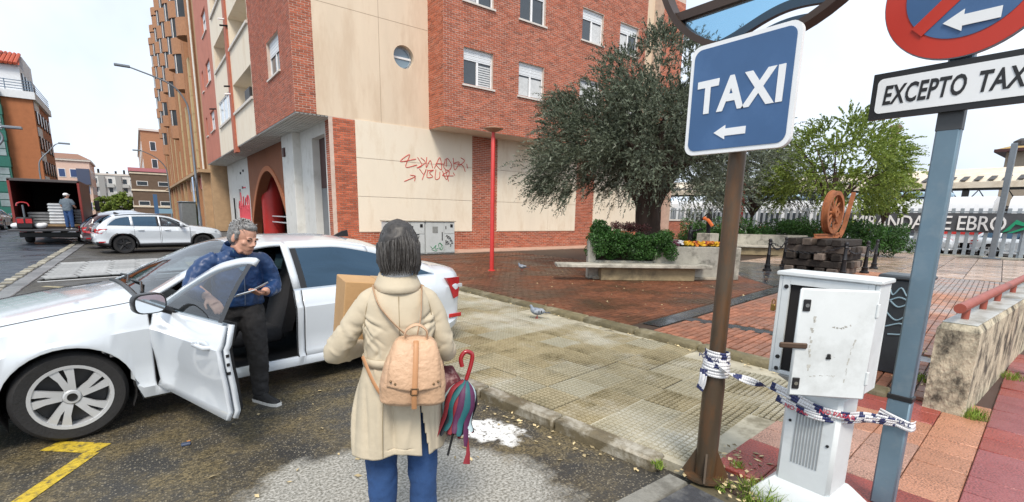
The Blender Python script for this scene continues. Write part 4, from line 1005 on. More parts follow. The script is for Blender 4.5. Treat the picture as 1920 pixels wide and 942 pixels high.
    for dn in (0,1):
        for s in (-1,1):
            a,b = D['doors'][dn]; ht = None; opened = open_door and dn == 0 and s == -1
            cells = panels.get(('door%d'%dn,s,'body'),[]); dm = mk(cells)
            gm = mk(panels.get(('dglass%d'%dn,s,'glass'),[])); tm_ = mk(panels.get(('door%d'%dn,s,'trim'),[])); cm = mk(panels.get(('door%d'%dn,s,'chrome'),[]))
            if opened:
                hx, hy = a, s*interp(D['w'],a)*.985; M = Matrix.Translation((hx,hy,0)) @ Matrix.Rotation(R(-open_door),4,'Z') @ Matrix.Translation((-hx,-hy,0))
                for q in (dm,gm,tm_,cm): q.xf(M)
            do = dm.build('door', paint, t, 32, recalc=False)
            if opened:
                fin(do, .03)
                # inner door card
                cd = mk([c for c in cells if c[1] <= 8]); cd.xf(Matrix.Translation((0,.045*-s,0))); cd.xf(M); fin(cd.build('door_frame', paint, do, 40, recalc=False), .035)
                cd = mk([c for c in cells if c[1] <= 8 and a+.04 < xs[c[0]] < b-.06]); cd.xf(Matrix.Translation((0,.085*-s,0))); cd.xf(M); fin(cd.build('door_card', m_int, do, 40, recalc=False), .04)
                lk = MB()
                for z in (.62,.68,.74): lk.box(b-.012,b+.004,hy+.035,hy+.055,z,z+.02)
                lk.xf(M); lk.build('latch', m_trim, do)
            else: fin(do, .02, m_int)
            gl = gm.build('door_window', g_clear if (opened or dn == 0) else glassm, do, 60, recalc=False)
            if tm_.f: tm_.build('pillar_trim', m_trim, do, 40, recalc=False)
            if cm.f: cm.build('belt_trim', m_trim if cladding else m_chr, do, 40, recalc=False)
            # handle
            if not simple or 1:
                hz_ = .80 if not cladding else .88; hxp = b-.19; wv = s*(interp(D['w'],hxp)+.002); hb = MB(); hb.tube([(hxp-.11,wv-.01*s,hz_),(hxp-.09,wv+.028*s,hz_),(hxp+.07,wv+.028*s,hz_),(hxp+.10,wv-.01*s,hz_)], [.012,.017,.017,.012], 8, flat=.6)
                hb.ell((hxp,wv-.004*s,hz_+.0), (.075,.006,.036), 10, 5)
                if opened: hb.xf(M)
                hb.build('handle', paint, do, 60)
            if not simple:
                # shut line: dark groove bead round the door
                def bead(pts): 
                    q = MB(); q.tube(pts, .0045, 5, cap=False); 
                    return q
                for xx in (a,b):
                    i_ = min(range(len(xs)), key=lambda k: abs(xs[k]-xx)); pts = [P(i_,r,s) for r in range(2,9)]
                    q = bead(pts)
                    q.build('shut_line', m_dark, bo)
            # mirror on front doors
            if dn == 0:
                mx_, mz = a+.32, interp(D['belt'],a+.2)+.09; my = s*(interp(D['w'],mx_)*.955+.13); q = MB()
                rings = []
                for (dx,sc) in ((-.06,.55),(-.045,.85),(.0,1.0),(.05,1.0),(.062,.96)):
                    rings.append([(mx_+dx-.02*math.cos(an)*0, my+.105*sc*math.copysign(abs(math.cos(an))**.6,math.cos(an)), mz+.075*sc*math.copysign(abs(math.sin(an))**.7,math.sin(an))) for an in [2*math.pi*k/20 for k in range(20)]])
                q.loft(rings); q2 = MB(); q2.tube([(mx_,my-s*.08,mz-.05),(mx_+.02,s*interp(D['w'],mx_)*.93,mz-.085)], .028, 8)
                q3 = MB(); q3.add([(x_+.003,y_*.9+my*.1,z_*.9+mz*.1) for x_,y_,z_ in rings[-1]], [tuple(range(20))])
                for q_ in (q,q2,q3):
                    if opened: q_.xf(M)
                mo_ = q.build('mirror', paint if not opened else m_trim, do, 50); q2.build('mirror_arm', m_trim, mo_, 50); q3.build('mirror_glass', g_mir, mo_)
    # wheels
    for wx in D['wheels']:
        for s in (-1,1):
            wt = MB(); Rr = D['R']; hw = .108; yo = s*(interp(D['w'],wx)*.985-.02); yi = yo-s*2*hw; yc = (yo+yi)/2; rim_r = Rr*.70
            wt.lathe([(rim_r,-hw),(rim_r+.01,-hw-.002),(Rr-.03,-hw-.006),(Rr-.006,-hw+.02),(Rr,-hw+.045),(Rr,hw-.045),(Rr-.006,hw-.02),(Rr-.03,hw+.006),(rim_r+.01,hw+.002),(rim_r,hw)], (wx,yc,Rr), 48 if not simple else 24, axis='y', cap=False)
            wo_ = wt.build('wheel', m_rub, t, 40)
            rm = MB(); o_ = yo+s*.0
            rm.lathe([(rim_r+.004,-hw),(rim_r-.02,-hw+.01),(rim_r-.03,hw-.01),(rim_r+.004,hw)], (wx,yc,Rr), 40, axis='y', cap=False)
            rm.lathe([(rim_r+.006,-.004),(rim_r+.004,.004),(rim_r-.018,.002),(rim_r-.02,-.02)], (wx,yo,Rr), 48, axis='y', cap=False) if s > 0 else rm.lathe([(rim_r+.006,.004),(rim_r+.004,-.004),(rim_r-.018,-.002),(rim_r-.02,.02)], (wx,yo,Rr), 48, axis='y', cap=False)
            if not cladding:
                for k in range(10):
                    a0 = 2*math.pi*(k//2)/5 + (.20 if k%2 else -.20) + .35; tw = .16
                    pts = []
                    for rr_, aw, dd in ((.055,.022,-.012),(rim_r*.6,.020,-.004),(rim_r-.006,.030,-.006)):
                        aa = a0+tw*(rr_/rim_r)
                        for sg_ in (-1,1):
                            ca_, sa_ = math.cos(aa), math.sin(aa); pts.append((wx+rr_*ca_-sg_*aw*sa_, yo+s*dd, Rr+rr_*sa_+sg_*aw*ca_))
                    for (x_,y_,z_) in list(pts): pts.append((x_,y_-s*.03,z_))
                    rm.add(pts, [(0,1,3,2),(2,3,5,4),(0,2,8,6),(2,4,10,8),(1,7,9,3),(3,9,11,5),(4,5,11,10)])
            else:
                for k in range(5):
                    a0 = 2*math.pi*k/5+.3
                    rm.tube([(wx+.05*math.cos(a0),yo-s*.015,Rr+.05*math.sin(a0)),(wx+(rim_r-.02)*math.cos(a0),yo-s*.01,Rr+(rim_r-.02)*math.sin(a0))], [.035,.028], 6, flat=.5)
            rm.lathe([(.002,.006),(.045,.006),(.06,-.012),(.06,-.04)] if s > 0 else [(.002,-.006),(.045,-.006),(.06,.012),(.06,.04)], (wx,yo-s*.008,Rr), 20, axis='y')
            rm.build('rim', (wheelm or m_alloy), wo_, 35)
            bd = MB(); bd.lathe([(.01,0),(rim_r-.03,0),(rim_r-.03,.015),(.01,.015)], (wx,yo-s*.085,Rr), 28, axis='y', cap=False); bd.build('brake_disc', mat('brake_dark', (.05,.05,.052), .5, metal=.5), wo_)
            if not simple:
                bl = MB()
                for k in range(5):
                    a0 = 2*math.pi*k/5+.35; bl.lathe([(.0015,0),(.012,0),(.012,.012)], (wx+.075*math.cos(a0),yo-s*.022,Rr+.075*math.sin(a0)), 8, axis='y')
                bl.build('wheel_bolts', m_trim, wo_)
                cp = MB(); cp.lathe([(.002,.001*s),(.03,.001*s),(.03,-.004*s)], (wx,yo+s*.0,Rr), 16, axis='y'); cp.lathe([(.02,.002*s),(.026,.004*s),(.026,.001*s)], (wx,yo,Rr), 16, axis='y', cap=False); cp.build('hub_badge', m_trim, wo_)
            # arch liner
            al = MB(); rg_ = [[(wx+(D['AR']+.005)*math.cos(math.pi*k/14), yy, Rr+(D['AR']+.005)*math.sin(math.pi*k/14)) for k in range(-2,17)] for yy in (s*interp(D['w'],wx)*.97, s*.55)]
            al.loft(rg_, closed=False); al.build('arch_liner', m_int, t)
            if cladding:
                al = MB(); rg_ = []
                for dr in (.0,.07):
                    rg_.append([(wx+(D['AR']-.004+dr)*math.cos(math.pi*k/20), s*(interp(D['w'],wx)*1.0+.016-(.02 if dr else 0)), Rr+(D['AR']-.004+dr)*math.sin(math.pi*k/20)) for k in range(-1,22)])
                al.loft(rg_, closed=False); fin(al.build('arch_cladding', m_trim, t, 40), .02)
    # floor, seats, dash, steering wheel
    MB().box(D['wheels'][0]+.45,D['wheels'][1]-.4,-.78,.78,zb0+.04,zb0+.1).build('floor', m_int, t)
    MB().cbox(.12,Lc-.15,-.62,.62,zb0+.0,zb0+.04,.01).build('underbody', m_dark, t)
    bx = D['ws'][0]+.10
    MB().cbox(bx-.25,bx+.38,-.72,.72,.62,.90,.05).build('dashboard', m_int, t, 40)
    for s in (-1,1):
        q = MB(); q.cbox(2.02,2.52,s*.36-.25,s*.36+.25,.42,.56,.04); q.add([], [])
        q.loft([[(2.48+dx+(z-.5)*.28, s*.36+yy*w_, z) for dx,yy in ((0,-.24),(0,.24),(.13,.2),(.13,-.2))] for z,w_ in ((.5,1),(.8,1),(1.02,.85),(1.06,.4),(1.22,.42),(1.24,.3))]); q.build('front_seat', m_seat, t, 50)
    q = MB(); q.cbox(2.95,3.4,-.62,.62,.42,.58,.04); q.loft([[(3.38+dx+(z-.5)*.3, yy, z) for dx,yy in ((0,-.62),(0,.62),(.12,.6),(.12,-.6))] for z in (.5,1.05)]); q.build('rear_seat', m_seat, t, 50)
    q = MB(); cwh = V((bx+.52,-.36,.86)); ax_ = V((-.85,0,.45)).normalized(); u_ = V((0,1,0)); v2_ = ax_.cross(u_)
    q.tube([cwh+(u_*math.cos(a_)+v2_*math.sin(a_))*.18 for a_ in [2*math.pi*k/24 for k in range(25)]], .015, 6, cap=False); q.tube([cwh-u_*.17,cwh,cwh+u_*.17], .02, 6); q.tube([cwh,cwh-v2_*.16 if v2_.z > 0 else cwh+v2_*.16], .02, 6); q.tube([cwh,cwh+ax_*-.0+V((-.3,0,-.12))], .03, 6); q.build('steering_wheel', m_trim, t, 60)
    # lamps, plates
    for s in (-1,1):
        q = MB(); zt = interp(D['belt'],Lc-.12)
        x0 = Lc-.36; pts = []
        iz = [(x0+.16,zt-.30),(x0+.02,zt-.03),(Lc-.045,zt-.045),(Lc-.04,zt-.14),(Lc-.10,zt-.28)] if not cladding else [(x0+.20,zt-.20),(x0+.02,zt-.02),(Lc-.10,zt-.02),(Lc-.05,zt-.13),(Lc-.06,zt-.20)]
        def sy(x,z): return s*(interp(D['w'],x)*1.0+.012)
        q.add([(x,sy(x,z),z) for x,z in iz]+[(x,sy(x,z)-s*.05,z) for x,z in iz]+[(Lc+.006,s*(interp(D['w'],Lc)-.0),iz[2][1]),(Lc+.006,s*(interp(D['w'],Lc)-.0),iz[4][1]+.04)], [(0,1,2,3,4),(5,6,1,0),(6,7,2,1),(7,8,3,2),(8,9,4,3)])
        q.add([(Lc-.045,sy(Lc-.045,0),iz[2][1]),(Lc+.008,s*.70,iz[2][1]-.01),(Lc+.008,s*.42,iz[2][1]-.03),(Lc+.008,s*.42,iz[2][1]-.14),(Lc+.008,s*.70,iz[4][1]+.03),(Lc-.10,sy(Lc-.10,0),iz[4][1])], [(0,1,4,5),(1,2,3,4)])
        tl_o = q.build('tail_light', m_tail, t, 30)
        q = MB(); q.cbox(Lc-.10,Lc-.02,sy(Lc-.06,0)-s*.004-.012,sy(Lc-.06,0)-s*.004+.012,iz[2][1]-.13,iz[2][1]-.085,.004); q.build('lens', m_clear, tl_o)
        q = MB(); rz_ = .42; q.cbox(Lc-.26,Lc-.06,s*(interp(D['w'],Lc-.18)*.985)-.008,s*(interp(D['w'],Lc-.18)*.985)+.008,rz_,rz_+.05,.005); q.build('reflector', m_tail, t)
        hx_ = .10; zh = interp(D['belt'],.12)-.02; q = MB(); q.add([(.0,s*.38,zh-.03),(.01,s*.54,zh),(.30,s*(interp(D['w'],.30)+.004),zh+.085),(.36,s*(interp(D['w'],.36)+.004),zh+.06),(.12,s*(interp(D['w'],.12)+.006),zh-.10),(-.006,s*.55,zh-.11),(-.008,s*.38,zh-.10)], [(0,1,2,3,4,5,6)]); q.build('headlight', m_clear, t)
    MB().cbox(-.014,.03,-.42,.42,.40,.54,.01).build('grille', m_trim, t); MB().cbox(-.022,-.012,-.26,.26,.33,.43,.003).build('number_plate', mat('plate_white', (.7,.7,.68), .5), t); MB().cbox(Lc-.01,Lc+.014,-.26,.26,.62 if cladding else .45,.72 if cladding else .56,.003).build('number_plate', mat('plate_white',(0,0,0)), t)
    MB().cbox(.02,.2,-.70,.70,.22,.34,.02).build('lower_bumper', m_trim, t, 40); MB().cbox(Lc-.25,Lc-.02,-.66,.66,.30,.40,.03).build('rear_diffuser', m_trim, t, 40)
    if not simple:
        xa = 3.35 if not cladding else 3.3; za = interp(D['top'],xa); q = MB(); q.loft([[(xa+dx,yy*w_,za+dz) for dx,yy in ((0,-.02),(.18,-.02),(.18,.02),(0,.02))] for dz,w_ in ((-.01,1),(.0,1))]); q.prism([(0,0),(.20,0),(.19,.075),(.12,.06)], lambda a_,c_: (xa+a_,-.015,za-.012+c_), lambda a_,c_: (xa+a_,.015,za-.012+c_)); q.build('antenna_fin', m_trim, t, 40)
        for s in (-1,1):   # bonnet shut lines
            q = MB(); ii = [i for i in range(len(xs)) if .12 < xs[i] < 1.36]; q.tube([P(i,13,s) for i in ii], .004, 5, cap=False); q.build('bonnet_line', m_dark, bo)
        q = MB(); yy = [(-.66+1.32*k/10) for k in range(11)]; q.tube([(D['ws'][0]+.06*0-.01, y_, interp(D['top'],D['ws'][0])-.035*(y_/.66)**2+.004) for y_ in yy], .02, 6); q.build('scuttle', m_trim, t)
        for (y0,y1) in ((-.62,-.02),(.02,.55)):
            q = MB(); q.tube([(D['ws'][0]+.03,y0,interp(D['rail'],D['ws'][0])+.035),(D['ws'][0]+.08,(y0+y1)/2,interp(D['top'],D['ws'][0]+.08)+.012),(D['ws'][0]+.06,y1,interp(D['top'],D['ws'][0]+.06)+.012)], .01, 5); q.build('wiper', m_trim, t)
    if cladding:
        for s in (-1,1):
            q = MB(); xsr = [1.9+.15*k for k in range(12)]; q.tube([(x_, s*(interp(D['raily'],x_)-.02), interp(D['rail'],x_)+.035) for x_ in xsr], .016, 6); q.build('roof_rail', m_trim, t, 60)
    return t
taxi = make_car('taxi_car', 'white saloon car with its driver door open in the foreground', None, OCT, m_carw, (-1.519,5.295,0), R(8.6), g_tint, open_door=81)
# thin sticker-like vent visor seen in the rear window: headrest outline
hr = MB(); hr.cbox(3.18,3.30,-.50,-.24,1.06,1.24,.05); hr.build('headrest', m_seat, taxi, 50)
suv = make_car('parked_suv', 'white compact SUV with black wheel arch cladding parked by the spur', 'cars parked in the bays', Q2, m_carw, (0,0,0), 0, g_tint, cladding=True, wheelm=m_trim)
def put_car(o, wx, wy, ang, D, idx=1, side=1):
    """place so that wheel idx on local side +y/-y touches (wx,wy); ang = heading of the nose"""
    rz = ang+math.pi; o.rotation_euler.z = rz; p = Matrix.Rotation(rz,2) @ V((D['wheels'][idx], side*.88)); o.location = (wx-p.x, wy-p.y, 0)
put_car(suv, -.47, 23.36, R(9), Q2)
proto = make_car('parked_car', 'dark maroon hatchback just behind the white SUV', 'cars parked in the bays', Q2, mat('dark_red_paint', (.045,.018,.022), .25, coat=1.), (0,0,0), 0, g_tint, simple=True)
put_car(proto, -1.0, 26.3, R(9), Q2)
def repaint(o, m):
    for c in [o]+list(o.children_recursive):
        if c.type == 'MESH' and c.material_slots and c.material_slots[0].material and c.material_slots[0].material.name in ('dark_red_paint',):
            c.material_slots[0].link = 'OBJECT'; c.material_slots[0].material = m
m_silv = mat('silver_paint', (.45,.47,.50), .3, metal=.5, coat=.6); m_blkp = mat('black_paint', (.015,.016,.02), .25, coat=1.)
for (x,y,m_,l_) in ((-1.1,29.6,m_silv,'silver hatchback second behind the white SUV'),(-1.0,33.0,m_blkp,'black hatchback third behind the white SUV'),(-1.2,38.5,m_carw,'white hatchback farther down the parking row'),(-1.3,45,m_silv,'silver car far down the parking row'),(-1.3,52,m_blkp,'dark car at the far end of the parking row')):
    c = copy_tree(proto); c['label'] = l_; put_car(c, x, y, R(9), Q2); repaint(c, m_)
for (x,y,m_,l_,a) in ((-7.2,43,m_blkp,'black car parked at the left edge behind the lorry',90),(-7.6,50,m_silv,'silver car parked at the left edge farther back',90),(-9.4,47,m_carw,'pale car half cut by the left edge',90)):
    c = copy_tree(proto); c['label'] = l_; c['group'] = 'cars parked across the road'; put_car(c, x, y, R(a), Q2); repaint(c, m_)
for (x,y,l_) in ((34.2,9.4,'white car behind the fence under the station name'),(34.2,4.6,'white car behind the fence at the right')):
    c = copy_tree(proto); c['label'] = l_; c['group'] = 'cars behind the station fence'; put_car(c, x, y, R(-92), Q2); repaint(c, m_carw)
# ---------------- lorry with open box body
lo = thing('box_lorry', 'dark red box lorry with open rear and lowered tail lift', 'lorry', (-3.2,30.9,0))
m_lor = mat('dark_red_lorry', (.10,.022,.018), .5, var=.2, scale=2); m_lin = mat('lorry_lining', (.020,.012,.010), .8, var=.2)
LW, LZ, LT, LL = 1.2, .78, 2.86, 6.2
for s in (-1,1):
    MB().box(s*LW-.04 if s>0 else s*LW,s*LW if s>0 else s*LW+.04,0,LL,LZ,LT).build('side_wall', m_lor, lo); MB().cbox(min(s*LW,s*(LW-.09)),max(s*LW,s*(LW-.09)),-.05,-.002,LZ,LT+.02,.01).build('door_post', mat('lorry_frame', (.22,.03,.025), .5), lo)
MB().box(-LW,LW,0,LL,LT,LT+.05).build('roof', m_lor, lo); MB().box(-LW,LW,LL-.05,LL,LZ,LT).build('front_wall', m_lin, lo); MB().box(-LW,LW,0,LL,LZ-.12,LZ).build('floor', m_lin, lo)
MB().cbox(-LW,LW,-.05,-.002,LT-.06,LT+.06,.01).build('header', mat('lorry_header', (.07,.06,.06), .5), lo)
MB().cbox(-1.25,1.22,-1.35,-.06,LZ-.16,LZ-.08,.01).build('tail_lift', mat('tail_lift_steel', (.06,.06,.065), .5, metal=.4, var=.2), lo)
MB().box(-.35,-.25,.5,5.5,.45,.66).build('chassis', m_dark, lo); MB().box(.25,.35,.5,5.5,.45,.66).build('chassis', m_dark, lo)
MB().cbox(-1.1,1.1,.05,.2,.30,.52,.02).build('bumper', m_trim, lo)
for s in (-1,1):
    MB().cbox(s*.95-.12,s*.95+.12,-.0,.045,.54,.64,.01).build('tail_light', m_tail, lo)
    for y in (1.3,6.9):
        q = MB(); q.lathe([(.2,-.14),(.40,-.14),(.43,-.08),(.43,.08),(.40,.14),(.2,.14)], (0,0,0), 28, axis='x'); w_ = q.build('wheel', m_rub, lo, 40); w_.location = (s*.92,y,.43)
        q = MB(); q.lathe([(.05,.0),(.22,.0),(.22,.02)], (s*.13,0,0), 16, axis='x'); q.build('rim', m_grey, w_, 40)
MB().cbox(-1.05,1.05,6.3,8.1,.5,2.5,.15).build('cab', m_lor, lo, 40); MB().cbox(-.3,.3,.0,.03,.58,.68,.005).build('number_plate', mat('plate_white',(0,0,0)), lo)
MB().cbox(-1.28,-1.06,6.9,7.0,1.5,2.1,.03).build('mirror', m_trim, lo); MB().cbox(1.30,1.52,6.9,7.0,1.5,2.1,.03).build('mirror', m_trim, lo)
# cargo
m_sack = mat('sack_white', (.52,.56,.60), .5, var=.2, scale=5); m_sackg = mat('sack_grey', (.20,.21,.22), .6, var=.25, scale=5)
def sack(x,y,z,m,l,w=.72):
    t_ = tag(MB().cbox(-w/2,w/2,-.4,.4,0,.135,.045).build('sack', m, None, 60), l, 'sack', 'sacks stacked in the lorry'); t_.location = (-3.2+x,30.9+y,z); t_.rotation_euler.z = random.uniform(-.04,.04)
nm = ['bottom','second','third','fourth','fifth','sixth','top']
for k in range(7): sack(.28,.9,LZ+.10+k*.14,m_sack,nm[k]+' white sack of the pile beside the worker')
for k in range(4): sack(-.42,1.2,LZ+.10+k*.14,m_sackg,('bottom','second','third','top')[k]+' grey sack of the low pile in the lorry middle',.8)
for k in range(5): sack(.92,2.0,LZ+.10+k*.14,m_sack,nm[k]+' white sack of the pile behind the worker',.4)
tag(MB().cbox(-.4,1.1,-.45,2.6,0,.09,.02).build('pallet', mat('pallet_wood', (.25,.17,.09), .8, var=.2)), 'wooden pallet under the sacks in the lorry', 'pallet').location = (-3.2,31.35,LZ+.003)
pj = thing('pallet_truck', 'red and black pallet truck standing on the tail lift', 'pallet truck', (-3.95,30.35,LZ-.08))
MB().cbox(-.27,.27,-.2,.2,.02,.52,.05).build('body', m_trim, pj, 40); MB().cbox(-.24,-.03,-.215,-.2,.25,.45,.01).build('panel', m_tail, pj); MB().cbox(.03,.24,-.215,-.2,.25,.45,.01).build('panel', m_tail, pj)
q = MB(); q.tube([(0,0,.5),(0,-.06,1.05)], .035, 8); q.build('mast', m_grey, pj); q = MB(); q.tube(spline([(-.2,-.06,1.0),(-.16,-.06,1.12),(0,-.06,1.17),(.16,-.06,1.12),(.2,-.06,1.0)],4), .03, 6); q.build('handle', m_tail, pj, 60)
for s in (-1,1):
    q = MB(); q.lathe([(.03,-.04),(.09,-.04),(.09,.04),(.03,.04)], (s*.2,0,.09), 14, axis='x'); q.build('wheel', m_rub, pj, 40); MB().cbox(s*.16-.07,s*.16+.07,.2,1.1,.06,.12,.01).build('fork', m_grey, pj)
for x,l_ in ((-4.25,'white bundle on the tail lift left of the pallet truck'),(-3.5,'white bundle on the tail lift right of the pallet truck')):
    q = MB(); q.ell((x,30.45,LZ+.06),(.22,.2,.13),12,8); q.ell((x+.12,30.5,LZ+.10),(.14,.16,.1),10,7); remesh_obj('bundle', q, mat('white_bundle', (.68,.70,.72), .7, var=.1), None, .03, 2); tag(bpy.data.objects[-1] if 0 else COL.objects[-1], l_, 'bundle', 'bundles on the tail lift')
# ---------------- foliage
def leaf_mesh(name, centers, sizes, n, lw, m, parent=None, seed=1, up=.3, rngt=(.45,1.35), shell=0., twig=0, per=16, core=None):
    """many small leaf faces scattered through clumps; each leaf a bent pair of quads"""
    rs = np.random.RandomState(seed); C_ = np.array(centers); Sz = np.array(sizes)
    idx = rs.randint(0, len(C_), n); d = rs.normal(size=(n,3)); d /= np.linalg.norm(d,axis=1)[:,None]
    rad = (shell + (1-shell)*rs.rand(n))**.55
    P = C_[idx] + d*rad[:,None]*Sz[idx]
    a = rs.normal(size=(n,3)); a[:,2] += up; a += d*.7
    if twig:      # leaves strung alternately along thin shoots that grow outwards from each clump
        nt2 = n//per; n = nt2*per; ti = np.repeat(np.arange(nt2),per); base = P[:nt2]; td = d[:nt2].copy()
        out = base-np.array(core); out /= np.linalg.norm(out,axis=1)[:,None]; td = td*.55+out*.8; td[:,2] += up*.3; td /= np.linalg.norm(td,axis=1)[:,None]
        ln_ = twig*(.5+rs.rand(nt2)); k_ = np.tile(np.arange(per)/(per-1.),nt2); droop = np.zeros((n,3)); droop[:,2] = -.35*(k_**2)*ln_[ti]
        idx = idx[:nt2][ti]; P = base[ti]+td[ti]*(k_*ln_[ti])[:,None]+droop+rs.normal(size=(n,3))*.012; sdv = rs.normal(size=(n,3)); a = td[ti]*.9+sdv*.55
    a = a[:n];  a /= np.linalg.norm(a,axis=1)[:,None]
    b = np.cross(a, rs.normal(size=(n,3))); b /= np.linalg.norm(b,axis=1)[:,None]
    s = (.65+.7*rs.rand(n))[:,None]; l = lw[0]*s; w = lw[1]*s
    nrm = np.cross(a,b)
    v = np.empty((n*4,3)); v[0::4] = P-a*l*.5; v[1::4] = P+b*w*.5+nrm*w*.15; v[2::4] = P+a*l*.5; v[3::4] = P-b*w*.5+nrm*w*.15
    me = bpy.data.meshes.new(name); me.vertices.add(n*4); me.vertices.foreach_set('co', v.ravel())
    me.loops.add(n*4); me.loops.foreach_set('vertex_index', np.arange(n*4)); me.polygons.add(n); me.polygons.foreach_set('loop_start', np.arange(n)*4); me.polygons.foreach_set('loop_total', np.full(n,4))
    me.materials.append(m); me.update(); me.validate()
    o = bpy.data.objects.new(name, me); COL.objects.link(o)
    if parent: o.parent = parent
    ct = rs.rand(len(C_))*.5+.75
    tone(o, (ct[idx]*(rngt[0]+(rngt[1]-rngt[0])*rs.rand(n))).astype(float)); return o
def leaf_mat(name, c1, c2, rough=.5, trans=.25):
    mt = bpy.data.materials.new(name); mt.use_nodes = True; t = mt.node_tree; b = t.nodes['Principled BSDF']; LN = t.links.new
    at = t.nodes.new('ShaderNodeAttribute'); at.attribute_name = 'tone'; cr_ = t.nodes.new('ShaderNodeValToRGB'); cr_.color_ramp.elements[0].position = .35; cr_.color_ramp.elements[1].position = 1.0
    cr_.color_ramp.elements[0].color = (*c1,1); cr_.color_ramp.elements[1].color = (*c2,1); LN(at.outputs['Fac'], cr_.inputs[0]); LN(cr_.outputs[0], b.inputs['Base Color']); b.inputs['Roughness'].default_value = rough
    tl_ = t.nodes.new('ShaderNodeBsdfTranslucent'); LN(cr_.outputs[0], tl_.inputs[0]); ms = t.nodes.new('ShaderNodeMixShader'); ms.inputs[0].default_value = trans; out = t.nodes['Material Output']; LN(b.outputs[0], ms.inputs[1]); LN(tl_.outputs[0], ms.inputs[2]); LN(ms.outputs[0], out.inputs[0])
    return mt
m_olive = leaf_mat('olive_leaf', (.018,.030,.016), (.155,.185,.125), .45)
m_green = leaf_mat('green_leaf', (.07,.13,.022), (.26,.34,.07), .5, .4)
m_hedge = leaf_mat('hedge_leaf', (.010,.032,.008), (.055,.15,.028), .5, .2)
m_bark = mat('olive_bark', (.055,.035,.026), .9, var=.5, scale=6, bump=1., bscale=12, stretch=(1,1,.25))
m_conc = mat('weathered_concrete', (.42,.40,.34), .8, var=.25, scale=3, bump=.4, bscale=25, dirt=((.10,.095,.08),.75,2.2))
m_soil = mat('soil', (.04,.028,.018), .95, var=.3)
# ---------------- olive tree
OT = V((12.35,9.25,0))
ot = thing('olive_tree', 'old olive tree with massive trunk and wide grey green crown', 'tree', OT)
rs = random.Random(5)
tk = MB(); rings = []
for i in range(15):
    t = i/14; z = .35+2.35*t; r = .46-.13*math.sin(t*math.pi*.8)+(.28*max(0,t-.72)/.28)+(.25*max(0,.22-t)/.22); cx = .08*math.sin(t*5); rings.append([(cx+r*(1+.16*math.sin(5*a+z*2.2)+.09*math.sin(9*a-z*3))*math.cos(a), r*(1+.16*math.sin(5*a+z*2.2)+.09*math.sin(9*a-z*3))*math.sin(a), z) for a in [2*math.pi*j/28 for j in range(28)]])
tk.loft(rings); tk.build('trunk', m_bark, ot, 60)
lm = MB(); clumps = []; csz = []
for i in range(26):
    a = i*2.4+rs.uniform(-.3,.3); el = rs.uniform(.05,1.25); Lh = rs.uniform(2.0,3.1)*(1.0 if el < .9 else .95)
    p0 = V((.25*math.cos(a),.25*math.sin(a),2.3)); p3 = V((Lh*math.cos(a)*math.cos(el*.9)*1.08, Lh*math.sin(a)*math.cos(el*.9), 2.75+Lh*math.sin(el)*1.15))
    p1 = p0.lerp(p3,.33)+V((0,0,.45)); p2 = p0.lerp(p3,.7)+V((rs.uniform(-.2,.2),rs.uniform(-.2,.2),.35))
    P = spline([p0,p1,p2,p3],5); lm.tube(P, [.17*(1-k/len(P))+.015 for k in range(len(P))], 6)
    for k in range(7):
        q = P[rs.randint(5,len(P)-1)]; clumps.append(tuple(q+V((rs.uniform(-.5,.5),rs.uniform(-.5,.5),rs.uniform(-.45,.4))))); csz.append((rs.uniform(.38,.7),)*3)
lm.build('limb', m_bark, ot, 60)
for i in range(230):
    a = rs.uniform(0,2*math.pi); el = math.asin(rs.uniform(-.12,1)); k = rs.uniform(.7,1.04)
    R_ = 3.45*(1+.10*math.sin(3*a+1)+.08*math.sin(7*a))
    clumps.append((R_*k*math.cos(a)*math.cos(el), R_*k*math.sin(a)*math.cos(el), 2.75+3.5*k*math.sin(el)+.25*math.sin(4*a))); s_ = rs.uniform(.28,.6); csz.append((s_,s_,s_*.85))
for (dx,dz) in ((-3.0,3.0),(-3.3,2.75),(-2.7,2.6),(-2.9,4.6),(-2.6,5.1),(-.3,6.6),(.9,6.5),(0.2,6.95),(-1.2,6.0)):   # stray shoots along the outline
    for k in range(3): clumps.append((dx*r2.x+rs.uniform(-.3,.3), dx*r2.y+rs.uniform(-.3,.3), dz+rs.uniform(-.2,.2))); csz.append((.3,.3,.26))
cr_o = leaf_mesh('crown', clumps, csz, 165000, (.10,.025), m_olive, ot, 4, up=.4, rngt=(.3,1.5), twig=.42, per=16, core=(0,0,3.6))
# weeping shoots give the outline its fringe
# ---------------- planter with slab bench
e = V((.828,-.561,0)); nn = V((-.561,-.828,0)); A0 = V((9.24,8.54,0)); PLn = 3.94
pl_t = thing('concrete_planter', 'weathered concrete planter round the olive tree', 'planter', (A0.x,A0.y,0), math.atan2(e.y,e.x))
# local: x along front, y backwards
MB().cbox(1.6,PLn,0,.22,ZP,.98,.02).build('front_wall', m_conc, pl_t, 40); MB().cbox(0.0,1.6,0,.22,ZP,.60,.02).build('front_wall', m_conc, pl_t, 40)
MB().cbox(-.12,.08,.0,.26,ZP,1.12,.02).build('end_post', m_conc, pl_t, 40)
MB().cbox(PLn-.22,PLn,.22,5.0,ZP,.98,.02).build('side_wall', m_conc, pl_t, 40); MB().prism([(-.1,.26),(.12,.26),(2.4,5.0),(2.18,5.0)], lambda a,c:(a,c,ZP), lambda a,c:(a,c,.95)).build('side_wall', m_conc, pl_t); MB().cbox(2.4,PLn-.22,4.78,5.0,ZP,.98,.02).build('back_wall', m_conc, pl_t, 40)
MB().prism([(.1,.2),(PLn-.2,.2),(PLn-.2,4.8),(2.3,4.8)], lambda a,c:(a,c,ZP), lambda a,c:(a,c,.80)).build('soil', m_soil, pl_t)
